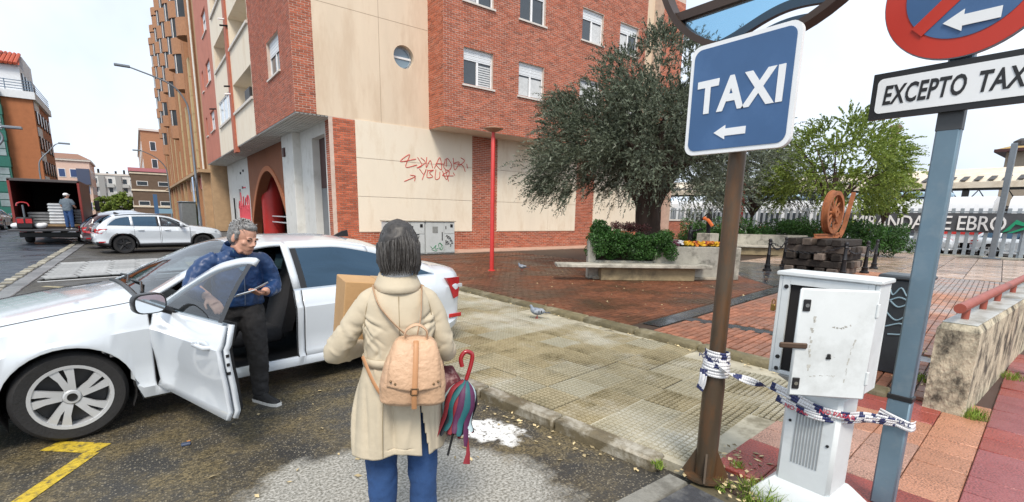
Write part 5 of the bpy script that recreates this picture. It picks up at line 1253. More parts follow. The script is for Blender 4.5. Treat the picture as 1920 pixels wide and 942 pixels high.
MB().cbox(.0,PLn-.3,-.12,.0,ZP,.2,.02).build('base_step', mat('step_concrete', (.36,.32,.25), .8, var=.25, scale=4, dirt=((.12,.09,.05),.6,3)), pl_t, 40)
sb = thing('slab_bench', 'long thin concrete slab bench in front of the planter', 'bench', (A0.x,A0.y,0), math.atan2(e.y,e.x))
MB().cbox(-1.0,2.95,-.52,.0,.46,.55,.015).build('slab', m_conc, sb, 40); MB().cbox(.15,2.6,-.32,-.01,ZP,.455,.015).build('support', mat('ochre_concrete', (.30,.24,.14), .8, var=.3, scale=3, dirt=((.1,.08,.05),.7,2)), sb, 40)
cl_ = []; cz_ = []
for i in range(100):
    u = rs.uniform(.0,2.05); v_ = rs.uniform(-.22,.7); z = rs.uniform(.70,1.22)+.05*math.sin(u*4); p = A0+e*u-nn*v_; cl_.append((p.x,p.y,z)); cz_.append((.20,.20,.17))
for i in range(8): p = A0+e*rs.uniform(.05,.35)-nn*rs.uniform(0,.4); cl_.append((p.x,p.y,rs.uniform(1.3,1.55))); cz_.append((.14,.14,.12))
hd = thing('hedge', 'clipped green shrub spilling over the planter front', 'hedge', (0,0,0)); leaf_mesh('foliage', cl_, cz_, 34000, (.05,.032), m_hedge, hd, 8, up=.4, shell=.3)
stm = MB()
for i in range(6): p = A0+e*(.3+.3*i)-nn*.35; stm.tube([(p.x,p.y,.7),(p.x+.05,p.y,1.2)], .02, 5)
stm.build('stem', m_bark, hd)
cl_ = [tuple(A0+e*rs.uniform(.7,1.6)-nn*rs.uniform(.6,1.1)+V((0,0,rs.uniform(1.25,1.5)))) for i in range(9)]
rd = thing('dark_red_shrub', 'small dark red leaved shrub behind the clipped hedge', 'shrub', (0,0,0)); leaf_mesh('foliage', cl_, [(.2,.2,.14)]*9, 1600, (.05,.03), leaf_mat('red_leaf', (.03,.012,.012), (.14,.05,.045), .5, .1), rd, 9)
# flowers: each clump of blossom a plant
fcols = [(.75,.75,.78),(.65,.20,.02),(.72,.42,.02),(.35,.02,.04),(.75,.72,.7),(.10,.02,.04)]
for i in range(26):
    u = 2.05+i*.064; vv = .32+.22*(i%3); p = A0+e*u-nn*vv; c = (fcols[0] if i%2 == 0 else fcols[5]) if i < 9 else fcols[(1,1,2,2,1,3)[(i*5)%6]]
    nm = ('white','orange','yellow','dark red','white','purple')[fcols.index(c)]
    ft = thing('pansy', nm+' pansies flowering in the planter by the olive trunk', 'flower', (p.x,p.y,.8), 0, nm+' pansies in the planter')
    mm_ = mat('petal_'+nm.replace(' ','_'), c, .6); b = MB()
    for k in range(7): b.ell((rs.uniform(-.1,.1),rs.uniform(-.1,.1),.20+rs.uniform(0,.09)), (.048,.048,.03), 7, 4, rot=Euler((rs.uniform(-.8,.8),rs.uniform(-.8,.8),0)).to_matrix())
    b.build('blossom', mm_, ft, 60); leaf_mesh('leaves', [(0,0,.1)], [(.12,.12,.1)], 90, (.06,.035), m_hedge, ft, i)
# ---------------- red lamp posts
def red_post(x, y, h, label, head=True):
    t = thing('red_lamp_post', label, 'lamp post', (x,y,ZP), 0, 'red lamp posts on the plaza')
    a = MB(); a.lathe([(.11,0),(.11,.02),(.062,.03),(.058,h-.18),(.045,h-.16),(.045,h-.04)], (0,0,0), 14); a.build('pole', m_redp, t, 40)
    if head:
        a = MB(); a.lathe([(.04,h-.06),(.10,h-.05),(.27,h+.02),(.275,h+.035),(.2,h+.06),(.02,h+.08)], (0,0,0), 24); a.build('lamp_disc', mat('lamp_disc_tan', (.38,.22,.14), .45), t, 40)
    return t
red_post(7.97,11.27,3.87,'slim red lamp post with flat disc head in front of the cream wall')
red_post(20.2,14.9,4.2,'red lamp post seen beside the olive trunk')
red_post(24.5,12.6,4.2,'red lamp post among the trees near the station fence')
# ---------------- second planted strip with hedge, bench, young tree
e2 = V((.69,-.72,0)).normalized(); B0 = V((21.2,11.75,0)); n2_ = V((-e2.y*-1,0,0)); back = V((.72,.69,0))
t = thing('concrete_bench', 'low concrete bench with back block below the far hedge', 'bench', (B0.x,B0.y,0), math.atan2(e2.y,e2.x))
MB().cbox(0,4.4,-.1,.55,.47,.58,.02).build('seat', m_conc, t, 40); MB().cbox(.1,4.3,.05,.5,ZP,.465,.02).build('base', mat('ochre_concrete',(0,0,0)), t, 40)
b = MB(); b.prism([(.55,.58),(4.1,.58),(3.9,1.05),(.85,1.05)], lambda a,c:(a,.55,c), lambda a,c:(a,.85,c)); b.build('back_block', m_conc, t)
cl_ = []; cz_ = []
for i in range(240):
    u = rs.uniform(-1.4,8.6); w = rs.uniform(.75,2.4); p = B0+e2*u+back*w; cl_.append((p.x,p.y,rs.uniform(.5,1.60)+.14*math.sin(u*2.2))); cz_.append((.36,.36,.30))
hd = thing('hedge', 'long dark green hedge in front of the station fence', 'hedge', (0,0,0)); leaf_mesh('foliage', cl_, cz_, 46000, (.085,.05), m_hedge, hd, 18, up=.4, shell=.3)
MB().box(0,0.02,0,.02,.1,.8).build('stem', m_bark, hd).location = (22.5,12.0,0)
def leafy_tree(loc, h0, h1, rx, label, n, m, seed, trunk_r=.1, lw=(.17,.10), lean=0, twig=0):
    t = thing('leafy_tree', label, 'tree', loc); rs = random.Random(seed); tr = MB(); cl = []; cz = []
    top = V((lean,0,h0+(h1-h0)*.45)); tr.tube(spline([(0,0,0),(lean*.3,.05,h0*.6),(lean*.6,0,h0),top],4), [trunk_r*(1-.05*k) for k in range(13)], 8); tr.build('trunk', m_bark, t, 60)
    lb = MB(); cen = V((lean,0,(h0+h1)/2)); hz = (h1-h0)/2
    for i in range(16):
        a = i*2.4; el = rs.uniform(-.3,1.2); k = rs.uniform(.65,.95); p3 = cen+V((rx*k*math.cos(a)*math.cos(el), rx*k*math.sin(a)*math.cos(el), hz*k*math.sin(el)))
        s0 = V((lean*.6,0,h0*rs.uniform(.9,1.15))); lb.tube(spline([s0, s0.lerp(p3,.5)+V((0,0,.3)), p3],4), [trunk_r*.5*(1-k2/10)+.006 for k2 in range(9)], 5)
    lb.build('limb', m_bark, t, 60)
    for i in range(120):
        a = rs.uniform(0,6.283); el = math.asin(rs.uniform(-.8,1)); k = rs.uniform(.5,1.02)**.7*(1+.12*math.sin(3*a+seed)); cl.append(tuple(cen+V((rx*k*math.cos(a)*math.cos(el), rx*k*math.sin(a)*math.cos(el), hz*k*math.sin(el))))); s_ = rs.uniform(.28,.55)*rx/2.6; cz.append((s_,s_,s_*.75))
    leaf_mesh('crown', cl, cz, n, lw, m, t, seed, twig=twig, per=14, core=tuple(cen)); return t
leafy_tree((24.6,8.6,ZP), 1.9, 6.0, 2.75, 'bright green leafy tree beside the locomotive wheel', 42000, m_green, 3, lw=(.10,.055), twig=.4)
leafy_tree((25.6,12.6,ZP), 1.9, 5.6, 3.0, 'grey green tree between the olive and the bright green tree', 24000, m_olive, 5, lw=(.12,.04), twig=.4)
leafy_tree((28.2,7.6,ZP), 1.6, 4.0, 1.2, 'thin green sapling right of the bright green tree', 6000, m_green, 6, .06, lw=(.11,.065))
for (x,y,l_,sd) in ((-1.6,112,'small light green tree in front of the white apartment block',31),(-4.4,118,'round green tree beside the far white apartment block',32)): leafy_tree((x,y,0), .8, 4.4 if sd == 31 else 3.6, 1.9, l_, 2500, m_green, sd, .12, lw=(.4,.28))
# tall dead stump column with a stork nest top in the tree
t = thing('brick_chimney', 'thin dark chimney rising behind the green tree', 'chimney', (44,12.0,0)); MB().cbox(-.2,.2,-.2,.2,0,8.2,.03).build('stack', mat('chimney_brick', (.16,.10,.07), .9, var=.3), t); MB().cbox(-.32,.32,-.32,.32,8.21,8.6,.05).build('cap', mat('chimney_brick',(0,0,0)), t)
# ---------------- monument
mo = thing('locomotive_wheel_monument', 'rusty spoked locomotive wheel and bent rail mounted on old sleepers', 'monument', (16.95,5.95,ZP))
m_slp = mat('old_sleeper', (.035,.028,.024), .85, var=.5, scale=5, bump=.6, bscale=18, stretch=(.4,3,3), rnd=.3); m_slpe = mat('sleeper_end', (.16,.13,.11), .9, var=.4, scale=6, rnd=.35)
for lv in range(5):
    for k in range(4):
        b = MB(); z = lv*.215
        if lv % 2 == 0: b.cbox(-.85,.85,-.72+k*.42,-.72+k*.42+.26,z,z+.205,.02)
        else: b.cbox(-.75+k*.42,-.75+k*.42+.26,-.85,.85,z,z+.205,.02)
        o = b.build('sleeper', m_slp if (k+lv)%3 else m_slpe, mo, 40); o.location = (random.uniform(-.05,.05),random.uniform(-.05,.05),0)
m_rust = mat('rust', (.30,.105,.04), .8, var=.3, scale=5, bump=.3, bscale=30, dirt=((.14,.05,.025),.6,4))
wh = MB(); rr_ = .64; wc = (-.12,-.12,1.075+rr_+.14)
wh.lathe([(rr_-.12,-.09),(rr_,-.09),(rr_,.05),(rr_+.03,.055),(rr_+.03,.085),(rr_-.11,.085),(rr_-.11,-.09)], wc, 44, axis='y', cap=False)
wo_ = wh.build('wheel_rim', m_rust, mo, 40)
h_ = MB(); h_.lathe([(.06,-.12),(.15,-.12),(.15,.1),(.06,.1),(.06,-.12)], wc, 24, axis='y', cap=False); h_.build('hub', m_rust, mo, 40)
for k in range(10):
    a = 2*math.pi*k/10; s_ = MB(); s_.tube([(wc[0]+.14*math.cos(a),wc[1],wc[2]+.14*math.sin(a)),(wc[0]+.3*math.cos(a),wc[1],wc[2]+.3*math.sin(a)),(wc[0]+.54*math.cos(a),wc[1],wc[2]+.54*math.sin(a))], [.05,.036,.045], 8, flat=.7); s_.build('spoke', m_rust, mo, 60)
def rail_section(P, mb):
    P = [vec(p) for p in P]; prof = [(-.06,0),(.06,0),(.06,.02),(.012,.03),(.012,.09),(.03,.10),(.03,.13),(-.03,.13),(-.03,.10),(-.012,.09),(-.012,.03),(-.06,.02)]
    rings = []
    for i,p in enumerate(P):
        t = (P[min(i+1,len(P)-1)]-P[max(i-1,0)]).normalized(); s_ = V((0,1,0)); n_ = t.cross(s_).normalized()*-1
        if n_.z < 0 and abs(t.x) > .9: n_ = -n_
        rings.append([p+s_*a+n_*c for a,c in prof])
    return mb.loft(rings)
rb = MB(); arc = [(wc[0]+.34+(rr_+.10)*math.sin(a), wc[1]-.02, wc[2]-.04-(rr_+.10)*math.cos(a)) for a in [R(q) for q in range(0,74,6)]]
end = arc[-1]; tdir = (V(arc[-1])-V(arc[-2])).normalized(); arc += [tuple(V(end)+tdir*k*.2) for k in range(1,6)]
for p in ((.0),): pass
rail_section(arc, rb); rb.build('bent_rail', m_rust, mo, 40)
rb = MB(); rail_section([(-1.25,-.12,1.085),(.2,-.12,1.085)], rb); rb.build('rail', m_rust, mo)
# bollards with chains
m_blk = mat('cast_iron', (.022,.023,.027), .45, metal=.4, var=.2)
bp_ = MB(); bp_.lathe([(.13,0),(.13,.05),(.09,.07),(.085,.16),(.10,.18),(.07,.2),(.052,.5),(.062,.52),(.05,.54),(.042,.84),(.06,.86),(.04,.9),(.06,.96),(.045,1.0),(.01,1.02)], (0,0,0), 12); bme = bp_.mesh('bollard', m_blk, 40)
bpos = [(15.78,7.1),(17.99,7.55),(15.9,5.05),(18.07,5.15),(20.0,5.45),(20.1,7.3)]
lab = ['leftmost front black bollard with chain before the monument','black bollard left behind the sleeper stack','black bollard right in front of the sleeper stack','black bollard just right of the sleeper stack','rightmost black bollard by the wheel monument','black bollard hidden behind the wheel monument']
for p, l_ in zip(bpos, lab): tag(link('bollard', bme, None, (*p,ZP)), l_, 'bollard', 'black bollards round the monument')
def chain(a, c, label):
    n = 26; b = MB()
    for k in range(n):
        t = (k+.5)/n; p = V(a).lerp(V(c),t); p.z -= .32*4*t*(1-t)*.9; d = (V(c)-V(a)).normalized(); s_ = V((-d.y,d.x,0)) if k%2 else V((0,0,1)); L_ = (V(c)-V(a)).length/n*.78
        ringp_ = [p+d*L_*.75*math.cos(q)+s_*.03*math.sin(q) for q in [2*math.pi*j/8 for j in range(9)]]; b.tube(ringp_, .011, 4, cap=False)
    return tag(b.build('chain', m_blk), label, 'chain', 'chains between the bollards')
H = ZP+.93
for i,j,l_ in ((0,2,'chain sagging across the front of the sleeper stack'),(0,1,'chain between the two left bollards'),(2,3,'short chain right of the sleeper stack'),(3,4,'chain between the two right bollards')):
    chain((*bpos[i],H),(*bpos[j],H),l_)
# ---------------- station fence with lettering
fx = 32.3; fn_ = thing('station_fence', 'tall grey bar fence of the railway station', 'fence', (fx,0,ZP))
m_bar = mat('galvanised_bar', (.36,.41,.45), .45, metal=.3, var=.15)
barm = MB().cbox(-.02,.02,-.075,.075,.08,2.35,.012).mesh('bar', m_bar)
for k in range(86): link('bar', barm, fn_, (0,-6+k*.33,0))
for z in (.35,1.2,2.15): MB().box(.025,.06,-6.2,22.4,z,z+.06).build('rail', m_bar, fn_)
for k in range(10): MB().box(.065,.13,-6+k*3.1,-5.9+k*3.1,0,2.4).build('post', m_bar, fn_)
MB().box(-.3,.4,-6.2,22.4,-.12,.07).build('fence_kerb', m_conc, fn_)
m_net = mat('dark_mesh_panel', (.07,.075,.085), .6, var=.2)
sg = thing('station_name_sign', 'white station lettering MIRANDA DE EBRO on a dark band with green emblem', 'sign', (fx-.06,7,ZP+1.2))
MB().box(-.03,0,-3.7,3.6,.0,.92).build('dark_band', m_net, sg)
m_ltr = mat('white_letters', (.82,.83,.84), .4)
tme_ = text_mesh('MIRANDA DE EBRO', .98, ext=.03, bold=.004, spacing=.95); tme_.materials.clear(); tme_.materials.append(m_ltr)
xs_ = [v.co.x for v in tme_.vertices]; fx_ = 6.15/(max(xs_)-min(xs_))
for v in tme_.vertices: v.co.x *= fx_
lo_t = bpy.data.objects.new('lettering', tme_); COL.objects.link(lo_t); lo_t.parent = sg; lo_t.matrix_basis = Matrix(((0,0,-1,-.07),(-1,0,0,.0),(0,1,0,.10),(0,0,0,1)))
em = MB(); f_ = lambda d: (lambda a,c: (d,-3.35-a,c))
for poly in ([(-.35,.02),(.05,.62),(.62,.34),(.45,.30),(.05,.42),(-.12,.12)],[(-.2,.0),(.4,.32),(.62,.30),(.0,.02)]): em.prism(poly, f_(-.1), f_(-.05))
em.build('emblem', mat('emblem_green', (.01,.28,.14), .5), sg)
# brick garden wall between building and fence
t = thing('brick_garden_wall', 'low brick wall with pale coping beside the fence', 'wall', (0,0,0)); fr_ = Fr((26.62,20.2,0),(1,0,0),(0,-1,0))
b = MB(); fr_.box(b,0,5.6,ZP,1.55,-.25,0); b.build('core', m_mort, t); brick_mesh('brickwork', fr_, bricks(fr_,5.6,1.55,v0=ZP), m_brk, t); b = MB(); fr_.box(b,-.05,5.65,1.55,1.66,-.3,.06); b.build('coping', m_sill, t)
# train, station canopy
tr = thing('commuter_train', 'white train with pale blue roof standing behind the fence', 'train', (37.2,0,0))
def train_ring(y): return [(-1.4,y,.7),(-1.45,y,1.4),(-1.42,y,2.5),(-1.2,y,2.95),(-.6,y,3.2),(.6,y,3.2),(1.3,y,2.95),(1.45,y,2.4),(1.4,y,.7)]
for c_ in range(3):
    y0 = -14+c_*19
    MB().loft([train_ring(y0),train_ring(y0+18.4)]).build('carriage', mat('train_white', (.72,.74,.76), .35, var=.05), tr, 30)
    for k in range(9): MB().cbox(-1.49,-1.42,y0+1.2+k*1.9,y0+2.6+k*1.9,1.5,2.25,.03).build('window', m_wing, tr)
    MB().box(-1.48,-1.43,y0,y0+18.4,1.15,1.28).build('red_stripe', m_redp, tr)
    MB().cbox(-1.0,.9,y0+2,y0+16,3.22,3.5,.1).build('roof_box', mat('train_roof_blue', (.33,.47,.58), .4), tr)
    MB().box(-1.2,1.2,y0+1,y0+17.4,.1,.68).build('underframe', m_dark, tr)
sc_ = thing('station_canopy', 'long cream station canopy on dark lattice girders', 'canopy', (43,0,0))
m_cr = mat('canopy_cream', (.66,.58,.46), .7, var=.1, scale=1.5, dirt=((.45,.36,.26),.5,1.2)); m_gird = mat('dark_girder', (.05,.045,.042), .6)
b = MB(); b.add([(-3,-20,4.15),(-3,60,4.15),(1.5,60,5.35),(1.5,-20,5.35),(6,-20,4.15),(6,60,4.15)], [(0,1,2,3),(3,2,5,4)]); b.build('roof', m_cr, sc_)
MB().box(-3.1,-2.95,-20,60,3.85,4.2).build('eaves_board', m_cr, sc_)
b = MB()
for k in range(120): b.box(-2.7,-1.6,-19+k*.62,-18.72+k*.62,4.30,4.34)
b.xf(Matrix.Translation((0,0,0))); 
for i_,v_ in enumerate(b.v): b.v[i_] = (v_[0],v_[1],v_[2]+(v_[0]+2.7)*.267)
b.build('rooflight_bar', m_gird, sc_)
b = MB()
for k in range(60):
    y = -18+k*1.25; b.tube([(-2.7,y,2.75),(-2.7,y+.62,3.75),(-2.7,y+1.25,2.75)], .045, 5)
b.build('lattice', m_gird, sc_)
for z in (2.68,3.72): MB().box(-2.8,-2.6,-19,58,z,z+.12).build('girder', m_gird, sc_)
MB().box(-2.4,6,-19,58,1.9,2.66).build('platform_wall', mat('platform_dark', (.10,.08,.07), .7), sc_)
for k in range(12): MB().box(-2.8,-2.55,-18+k*6.2,-17.7+k*6.2,.1,3.8).build('column', m_gird, sc_)
th = thing('tiled_house', 'station house corner with ochre tiled roof at the right edge', 'house', (60,4.0,0))
MB().box(0,8,-6,4.2,0,8.1).build('wall', mat('house_stone', (.33,.28,.22), .8, var=.15), th); b = MB()
b.add([(-.6,-7,8.1),(-.6,4.8,8.1),(8.5,4.8,8.1),(8.5,-7,8.1),(4,1,9.6),(4,-4,9.6)], [(0,1,4,5),(1,2,4),(2,3,5,4),(3,0,5)]); b.build('roof', mat('ochre_tile', (.36,.24,.08), .8, var=.25, scale=4), th)
MB().box(-.7,8.6,-7.1,4.9,7.85,8.1).build('eaves', m_oxide, th)
po = thing('lattice_mast', 'grey steel mast standing at the station fence', 'mast', (31.6,4.1,ZP)); 
b = MB(); b.cbox(-.09,.09,-.11,.11,0,5.2,.02); b.build('post', m_grey, po); MB().cbox(-.2,.2,-.3,.3,-.01,.06,.02).build('foot', m_grey, po)
MB().lathe([(.02,5.1),(.32,5.14),(.3,5.3),(.1,5.42)], (.3,-.2,0), 14).build('lamp', m_gird, po)
# bronze figures near the flowers
def figure(loc, h, m, label, reach=None, child=False):
    t = thing('bronze_figure', label, 'statue', loc); b = MB(); s_ = h/1.7
    b.tube([(0,.0,0),(0,0,.5*s_),(0,0,.95*s_)], [.13*s_,.16*s_,.18*s_], 8); b.tube([(0,0,.9*s_),(0,0,1.2*s_),(0,0,1.42*s_),(0,0,1.5*s_)], [.17*s_,.18*s_,.16*s_,.06*s_], 8); b.ell((0,0,1.6*s_), (.11*s_,.11*s_,.13*s_))
    for sd in (-1,1):
        tip = reach if reach else (.1,sd*.3*s_,.8*s_)
        b.tube([(0,sd*.17*s_,1.38*s_),(V((0,sd*.2*s_,1.3*s_)).lerp(V(tip),.5)),(tip[0],tip[1]+sd*.05,tip[2])], [.06*s_,.05*s_,.035*s_], 6)
    remesh_obj('body', b, m, t, .03*s_, 2); return t
m_brz = mat('dark_bronze', (.018,.018,.022), .4, metal=.5)
figure((20.6,12.95,ZP), 1.25, m_brz, 'dark statue of a child reaching up beside the flowers', (.1,-.55,1.15))
figure((20.75,12.15,ZP+.9), 1.15, m_brz, 'dark statue of a woman with an orange scarf on a concrete block', (-.1,.5,.55))
t = thing('statue_plinth', 'pale concrete block carrying the dark statue of a woman', 'plinth', (20.75,12.15,ZP)); MB().cbox(-.35,.35,-.35,.35,0,.95,.02).build('block', m_conc, t, 40)
b = MB(); b.tube(spline([(20.55,12.3,1.75),(20.5,12.05,1.65),(20.55,11.85,1.4)],4), .08, 6); tag(b.build('scarf', mat('orange_cloth', (.55,.13,.03), .8), None, 60), 'orange scarf hung on the dark statue of a woman', 'scarf')
# ---------------- foreground signs
m_rpole = mat('brown_pole', (.085,.060,.038), .42, metal=.35, var=.3, scale=6, dirt=((.16,.07,.025),.6,7,.46), stretch=(1,1,.3))
m_gpole = mat('blue_grey_pole', (.15,.23,.29), .42, metal=.3, var=.1, scale=4, dirt=((.28,.33,.36),.35,5))
m_sblue = mat('sign_blue', (.045,.115,.255), .45, var=.10, scale=2.5, dirt=((.075,.16,.33),.4,3))
m_swht = mat('sign_white', (.80,.82,.83), .4, var=.03)
m_sred = mat('sign_red', (.50,.030,.012), .45, var=.06, scale=3)
m_sblk = mat('sign_black', (.012,.012,.013), .45)
def rrect(w, h, r, n=6):
    out = []
    for cx,cy,a0 in ((w/2-r,h/2-r,0),(-w/2+r,h/2-r,90),(-w/2+r,-h/2+r,180),(w/2-r,-h/2+r,270)):
        for k in range(n+1): a = R(a0+90*k/n); out.append((cx+r*math.cos(a), cy+r*math.sin(a)))
    return out
def plate(poly, d0, d1):      # local: a to the reader's right (-y world), b up, facing -x
    return MB().prism(poly, lambda a,b: (-d0,-a,b), lambda a,b: (-d1,-a,b))
tp = thing('sign_post', 'rusty brown round post carrying the blue TAXI sign', 'post', (2.74,1.47,ZS))
b = MB(); b.lathe([(.064,.0),(.064,.60),(.060,.66),(.047,.74),(.046,2.56)], (0,0,0), 24); b.build('pole', m_rpole, tp, 40)
b = MB(); b.lathe([(.13,-.005),(.13,.012),(.06,.012)], (0,0,0), 20); b.build('base_flange', m_rpole, tp, 40)
for k in range(4):
    a = k*math.pi/2+.5; q = MB(); q.prism([(.055,.01),(.14,.01),(.07,.16),(.055,.19)], lambda u,v: (u*math.cos(a)-.006*math.sin(a),u*math.sin(a)+.006*math.cos(a),v), lambda u,v: (u*math.cos(a)+.006*math.sin(a),u*math.sin(a)-.006*math.cos(a),v)); q.build('gusset', m_rpole, tp)
ts = thing('taxi_sign', 'square blue sign reading TAXI with a white arrow and white border', 'sign', (2.62,1.435,2.36))
plate(rrect(.59,.59,.055), -.02, .008).build('board', m_swht, ts, 40)
plate(rrect(.545,.545,.045), .006, .011).build('blue_field', m_sblue, ts, 40)
def local_text(body, size, m, par, off, fit=None, **k):
    me = text_mesh(body, size, **k)
    if fit:
        xs_ = [v.co.x for v in me.vertices]; ys_ = [v.co.y for v in me.vertices]; cx_ = (min(xs_)+max(xs_))/2; fx_ = fit[0]/(max(xs_)-min(xs_)); fy_ = fit[1]/(max(ys_)-min(ys_)); y0_ = min(ys_)
        for v in me.vertices: v.co.x = (v.co.x-cx_)*fx_; v.co.y = (v.co.y-y0_)*fy_
    me.materials.clear(); me.materials.append(m)
    o = bpy.data.objects.new('lettering', me); COL.objects.link(o); o.parent = par
    o.matrix_basis = Matrix(((0,0,-1,-off[2]),(-1,0,0,-off[0]),(0,1,0,off[1]),(0,0,0,1))); return o
local_text('TAXI', .262, m_swht, ts, (.0,-.075,.013), fit=(.475,.178), bold=.0095, spacing=1.12, ext=.0015)
arrow = [(-.095,.0),(-.03,.035),(-.03,.016),(.085,.016),(.085,-.022),(-.03,-.022),(-.03,-.04)]
MB().prism(arrow, lambda a,c: (-.0105,-(a-.02),c-.185), lambda a,c: (-.0145,-(a-.02),c-.185)).build('arrow', m_swht, ts)
MB().cbox(.02,.06,-.05,.05,.1,.16,.005).build('bracket', m_grey, ts); MB().cbox(.02,.06,-.05,.05,-.2,-.14,.005).build('bracket', m_grey, ts)
# round frame on top of the post with wave emblem
rs_ = thing('round_emblem_frame', 'big round dark frame with blue wave bands above the TAXI sign', 'sign', (2.76,1.42,3.30)); r0 = .68
b = MB(); b.lathe([(r0-.035,-.045),(r0,-.045),(r0,.045),(r0-.035,.045),(r0-.035,-.045)], (0,0,0), 64, axis='x', cap=False); b.build('ring', mat('dark_frame', (.055,.035,.026), .5, metal=.3, var=.2), rs_, 40)
def disc_clip(poly_fn, n=40):
    pass
def band(zlo, zhi, d0, d1, m, name):      # strip between two curves, clipped to the disc
    pts_t, pts_b = [], []
    N_ = 48
    for k in range(N_+1):
        a = -r0+.03+(2*r0-.06)*k/N_; lim = math.sqrt(max(0,(r0-.03)**2-a*a))
        t_, b_ = min(max(zhi(a),-lim),lim), min(max(zlo(a),-lim),lim); pts_t.append((a,t_)); pts_b.append((a,b_))
    q = MB()
    for k in range(N_):
        (a0,t0),(a1,t1) = pts_t[k],pts_t[k+1]; b0_,b1_ = pts_b[k][1],pts_b[k+1][1]
        if t0-b0_ < 1e-4 and t1-b1_ < 1e-4: continue
        q.add([(-d0,-a0,b0_),(-d0,-a1,b1_),(-d0,-a1,t1),(-d0,-a0,t0),(-d1,-a0,b0_),(-d1,-a1,b1_),(-d1,-a1,t1),(-d1,-a0,t0)], [(3,2,1,0),(4,5,6,7),(3,7,6,2),(0,1,5,4)])
    return q.build(name, m, rs_)
wv = lambda a, o, am: o+am*math.sin(a*8.5+.6)+.10*a
m_frost = glass('frosted_blue_panel', (.52,.72,.84), .25, .15); m_wave = mat('wave_dark_blue', (.018,.045,.075), .4)
band(lambda a: wv(a,-.545,.03), lambda a: -.425, .0, .008, m_frost, 'pale_panel')
band(lambda a: wv(a,-.585,.03), lambda a: wv(a,-.54,.03), -.012, .02, m_wave, 'wave')
band(lambda a: wv(a,-.67,.03), lambda a: wv(a,-.625,.03), -.012, .02, m_wave, 'wave')
band(lambda a: -.42, lambda a: -.37, -.03, .03, mat('dark_frame',(0,0,0)), 'cross_bar')
MB().box(-.035,.01,-.03,.03,-r0-.16,-r0-.002).build('stem', m_rpole, rs_)
# right-hand post, EXCEPTO TAXI plate and no parking disc
rp = thing('sign_post', 'blue grey square post with the no parking sign', 'post', (3.30,.675,ZS))
MB().cbox(-.033,.033,-.054,.054,0,.66,.008).build('lower_sleeve', m_gpole, rp, 40); MB().cbox(-.029,.029,-.049,.049,.665,2.75,.008).build('pole', m_gpole, rp, 40)
MB().cbox(-.037,.037,-.058,.058,.645,.675,.004).build('clamp_band', m_sblk, rp); MB().cbox(-.031,.031,-.051,.051,2.08,2.2,.004).build('dark_sleeve', mat('sleeve_dark', (.06,.065,.07), .5), rp)
ep = thing('exception_plate', 'white plate with black border reading EXCEPTO TAXI', 'sign', (3.24,.68,2.365))
plate(rrect(.67,.235,.004), -.018, .006).build('border', m_sblk, ep); plate(rrect(.62,.175,.025), .004, .010).build('white_field', m_swht, ep)
local_text('EXCEPTO', .12, m_sblk, ep, (-.112,-.048,.0115), fit=(.33,.098), bold=.0028, spacing=1.05, shear=.12, ext=.001); local_text('TAXI', .12, m_sblk, ep, (.185,-.048,.0115), fit=(.18,.096), bold=.0028, spacing=1.05, shear=.12, ext=.001)
MB().cbox(.02,.03,-.06,.06,-.08,.08,.002).build('bracket', m_grey, ep)
npk = thing('no_parking_sign', 'round red and blue no parking sign with a white arrow', 'sign', (3.23,.68,2.82)); r1 = .325
def disc(r, d0, d1, n=64): return MB().prism([(r*math.cos(2*math.pi*k/n), r*math.sin(2*math.pi*k/n)) for k in range(n)], lambda a,c: (-d0,-a,c), lambda a,c: (-d1,-a,c))
disc(r1+.004,-.018,.004).build('rim', m_grey, npk, 40); disc(r1,.003,.008).build('red_ring', m_sred, npk, 40); disc(r1*.73,.007,.011).build('blue_field', m_sblue, npk, 40)
q = MB(); w_ = .032; q.prism([(-.175-w_*.7,.175-w_*.7+.0),(-.175+w_*.7,.175+w_*.7),(.175+w_*.7,-.175+w_*.7),(.175-w_*.7,-.175-w_*.7)], lambda a,c: (-.0105,a*-1 if 0 else a,c), lambda a,c: (-.0145,a,c)); q.build('red_bar', m_sred, npk)
MB().prism([(x*1.15+.035,y*1.3-.16) for x,y in arrow], lambda a,c: (-.014,-a,c), lambda a,c: (-.018,-a,c)).build('arrow', m_swht, npk)
# ---------------- broken white cabinet on its pedestal
cb = thing('electrical_cabinet', 'white plastic cabinet on a pedestal with its scuffed door hanging open', 'cabinet', (2.98,.955,ZS))
m_cab = mat('cabinet_white', (.66,.70,.71), .42, var=.06, scale=5, dirt=((.42,.44,.43),.5,2.2)); m_cabi = mat('cabinet_inside', (.22,.22,.20), .6, var=.2)
b = MB(); b.cbox(-.13,.13,-.14,.145,.10,.70,.02); b.build('pedestal', m_cab, cb, 40)
b = MB(); b.loft([[(sx*x,sy*y,z) for sx,sy in ((-1,-1),(1,-1),(1,1),(-1,1))] for x,y,z in ((.20,.24,-.03),(.20,.24,.03),(.145,.17,.11),(.13,.15,.13))]); b.build('foot', m_cab, cb, 40)
b = MB()
for k in range(9): b.box(-.134,-.1295,-.065+k*.016,-.058+k*.016,.26,.60)
b.build('vent_slot', mat('slot_grey', (.28,.30,.31), .6), cb)
for y,z in ((.10,.5),(-.1,.42)): q = MB(); q.lathe([(.001,-.135),(.008,-.135),(.008,-.128)], (0,y,z), 10, axis='x'); q.build('screw', m_sblk, cb)
b = MB(); b.loft([[(sx*x,sy*y,z) for sx,sy in ((-1,-1),(1,-1),(1,1),(-1,1))] for x,y,z in ((.10,.13,.70),(.13,.20,.745))]); b.build('neck', mat('cement_grey', (.36,.36,.34), .8, var=.2), cb)
X0, X1, Y0, Y1, Z0, Z1 = -.105, .065, -.215, .265, .745, 1.315
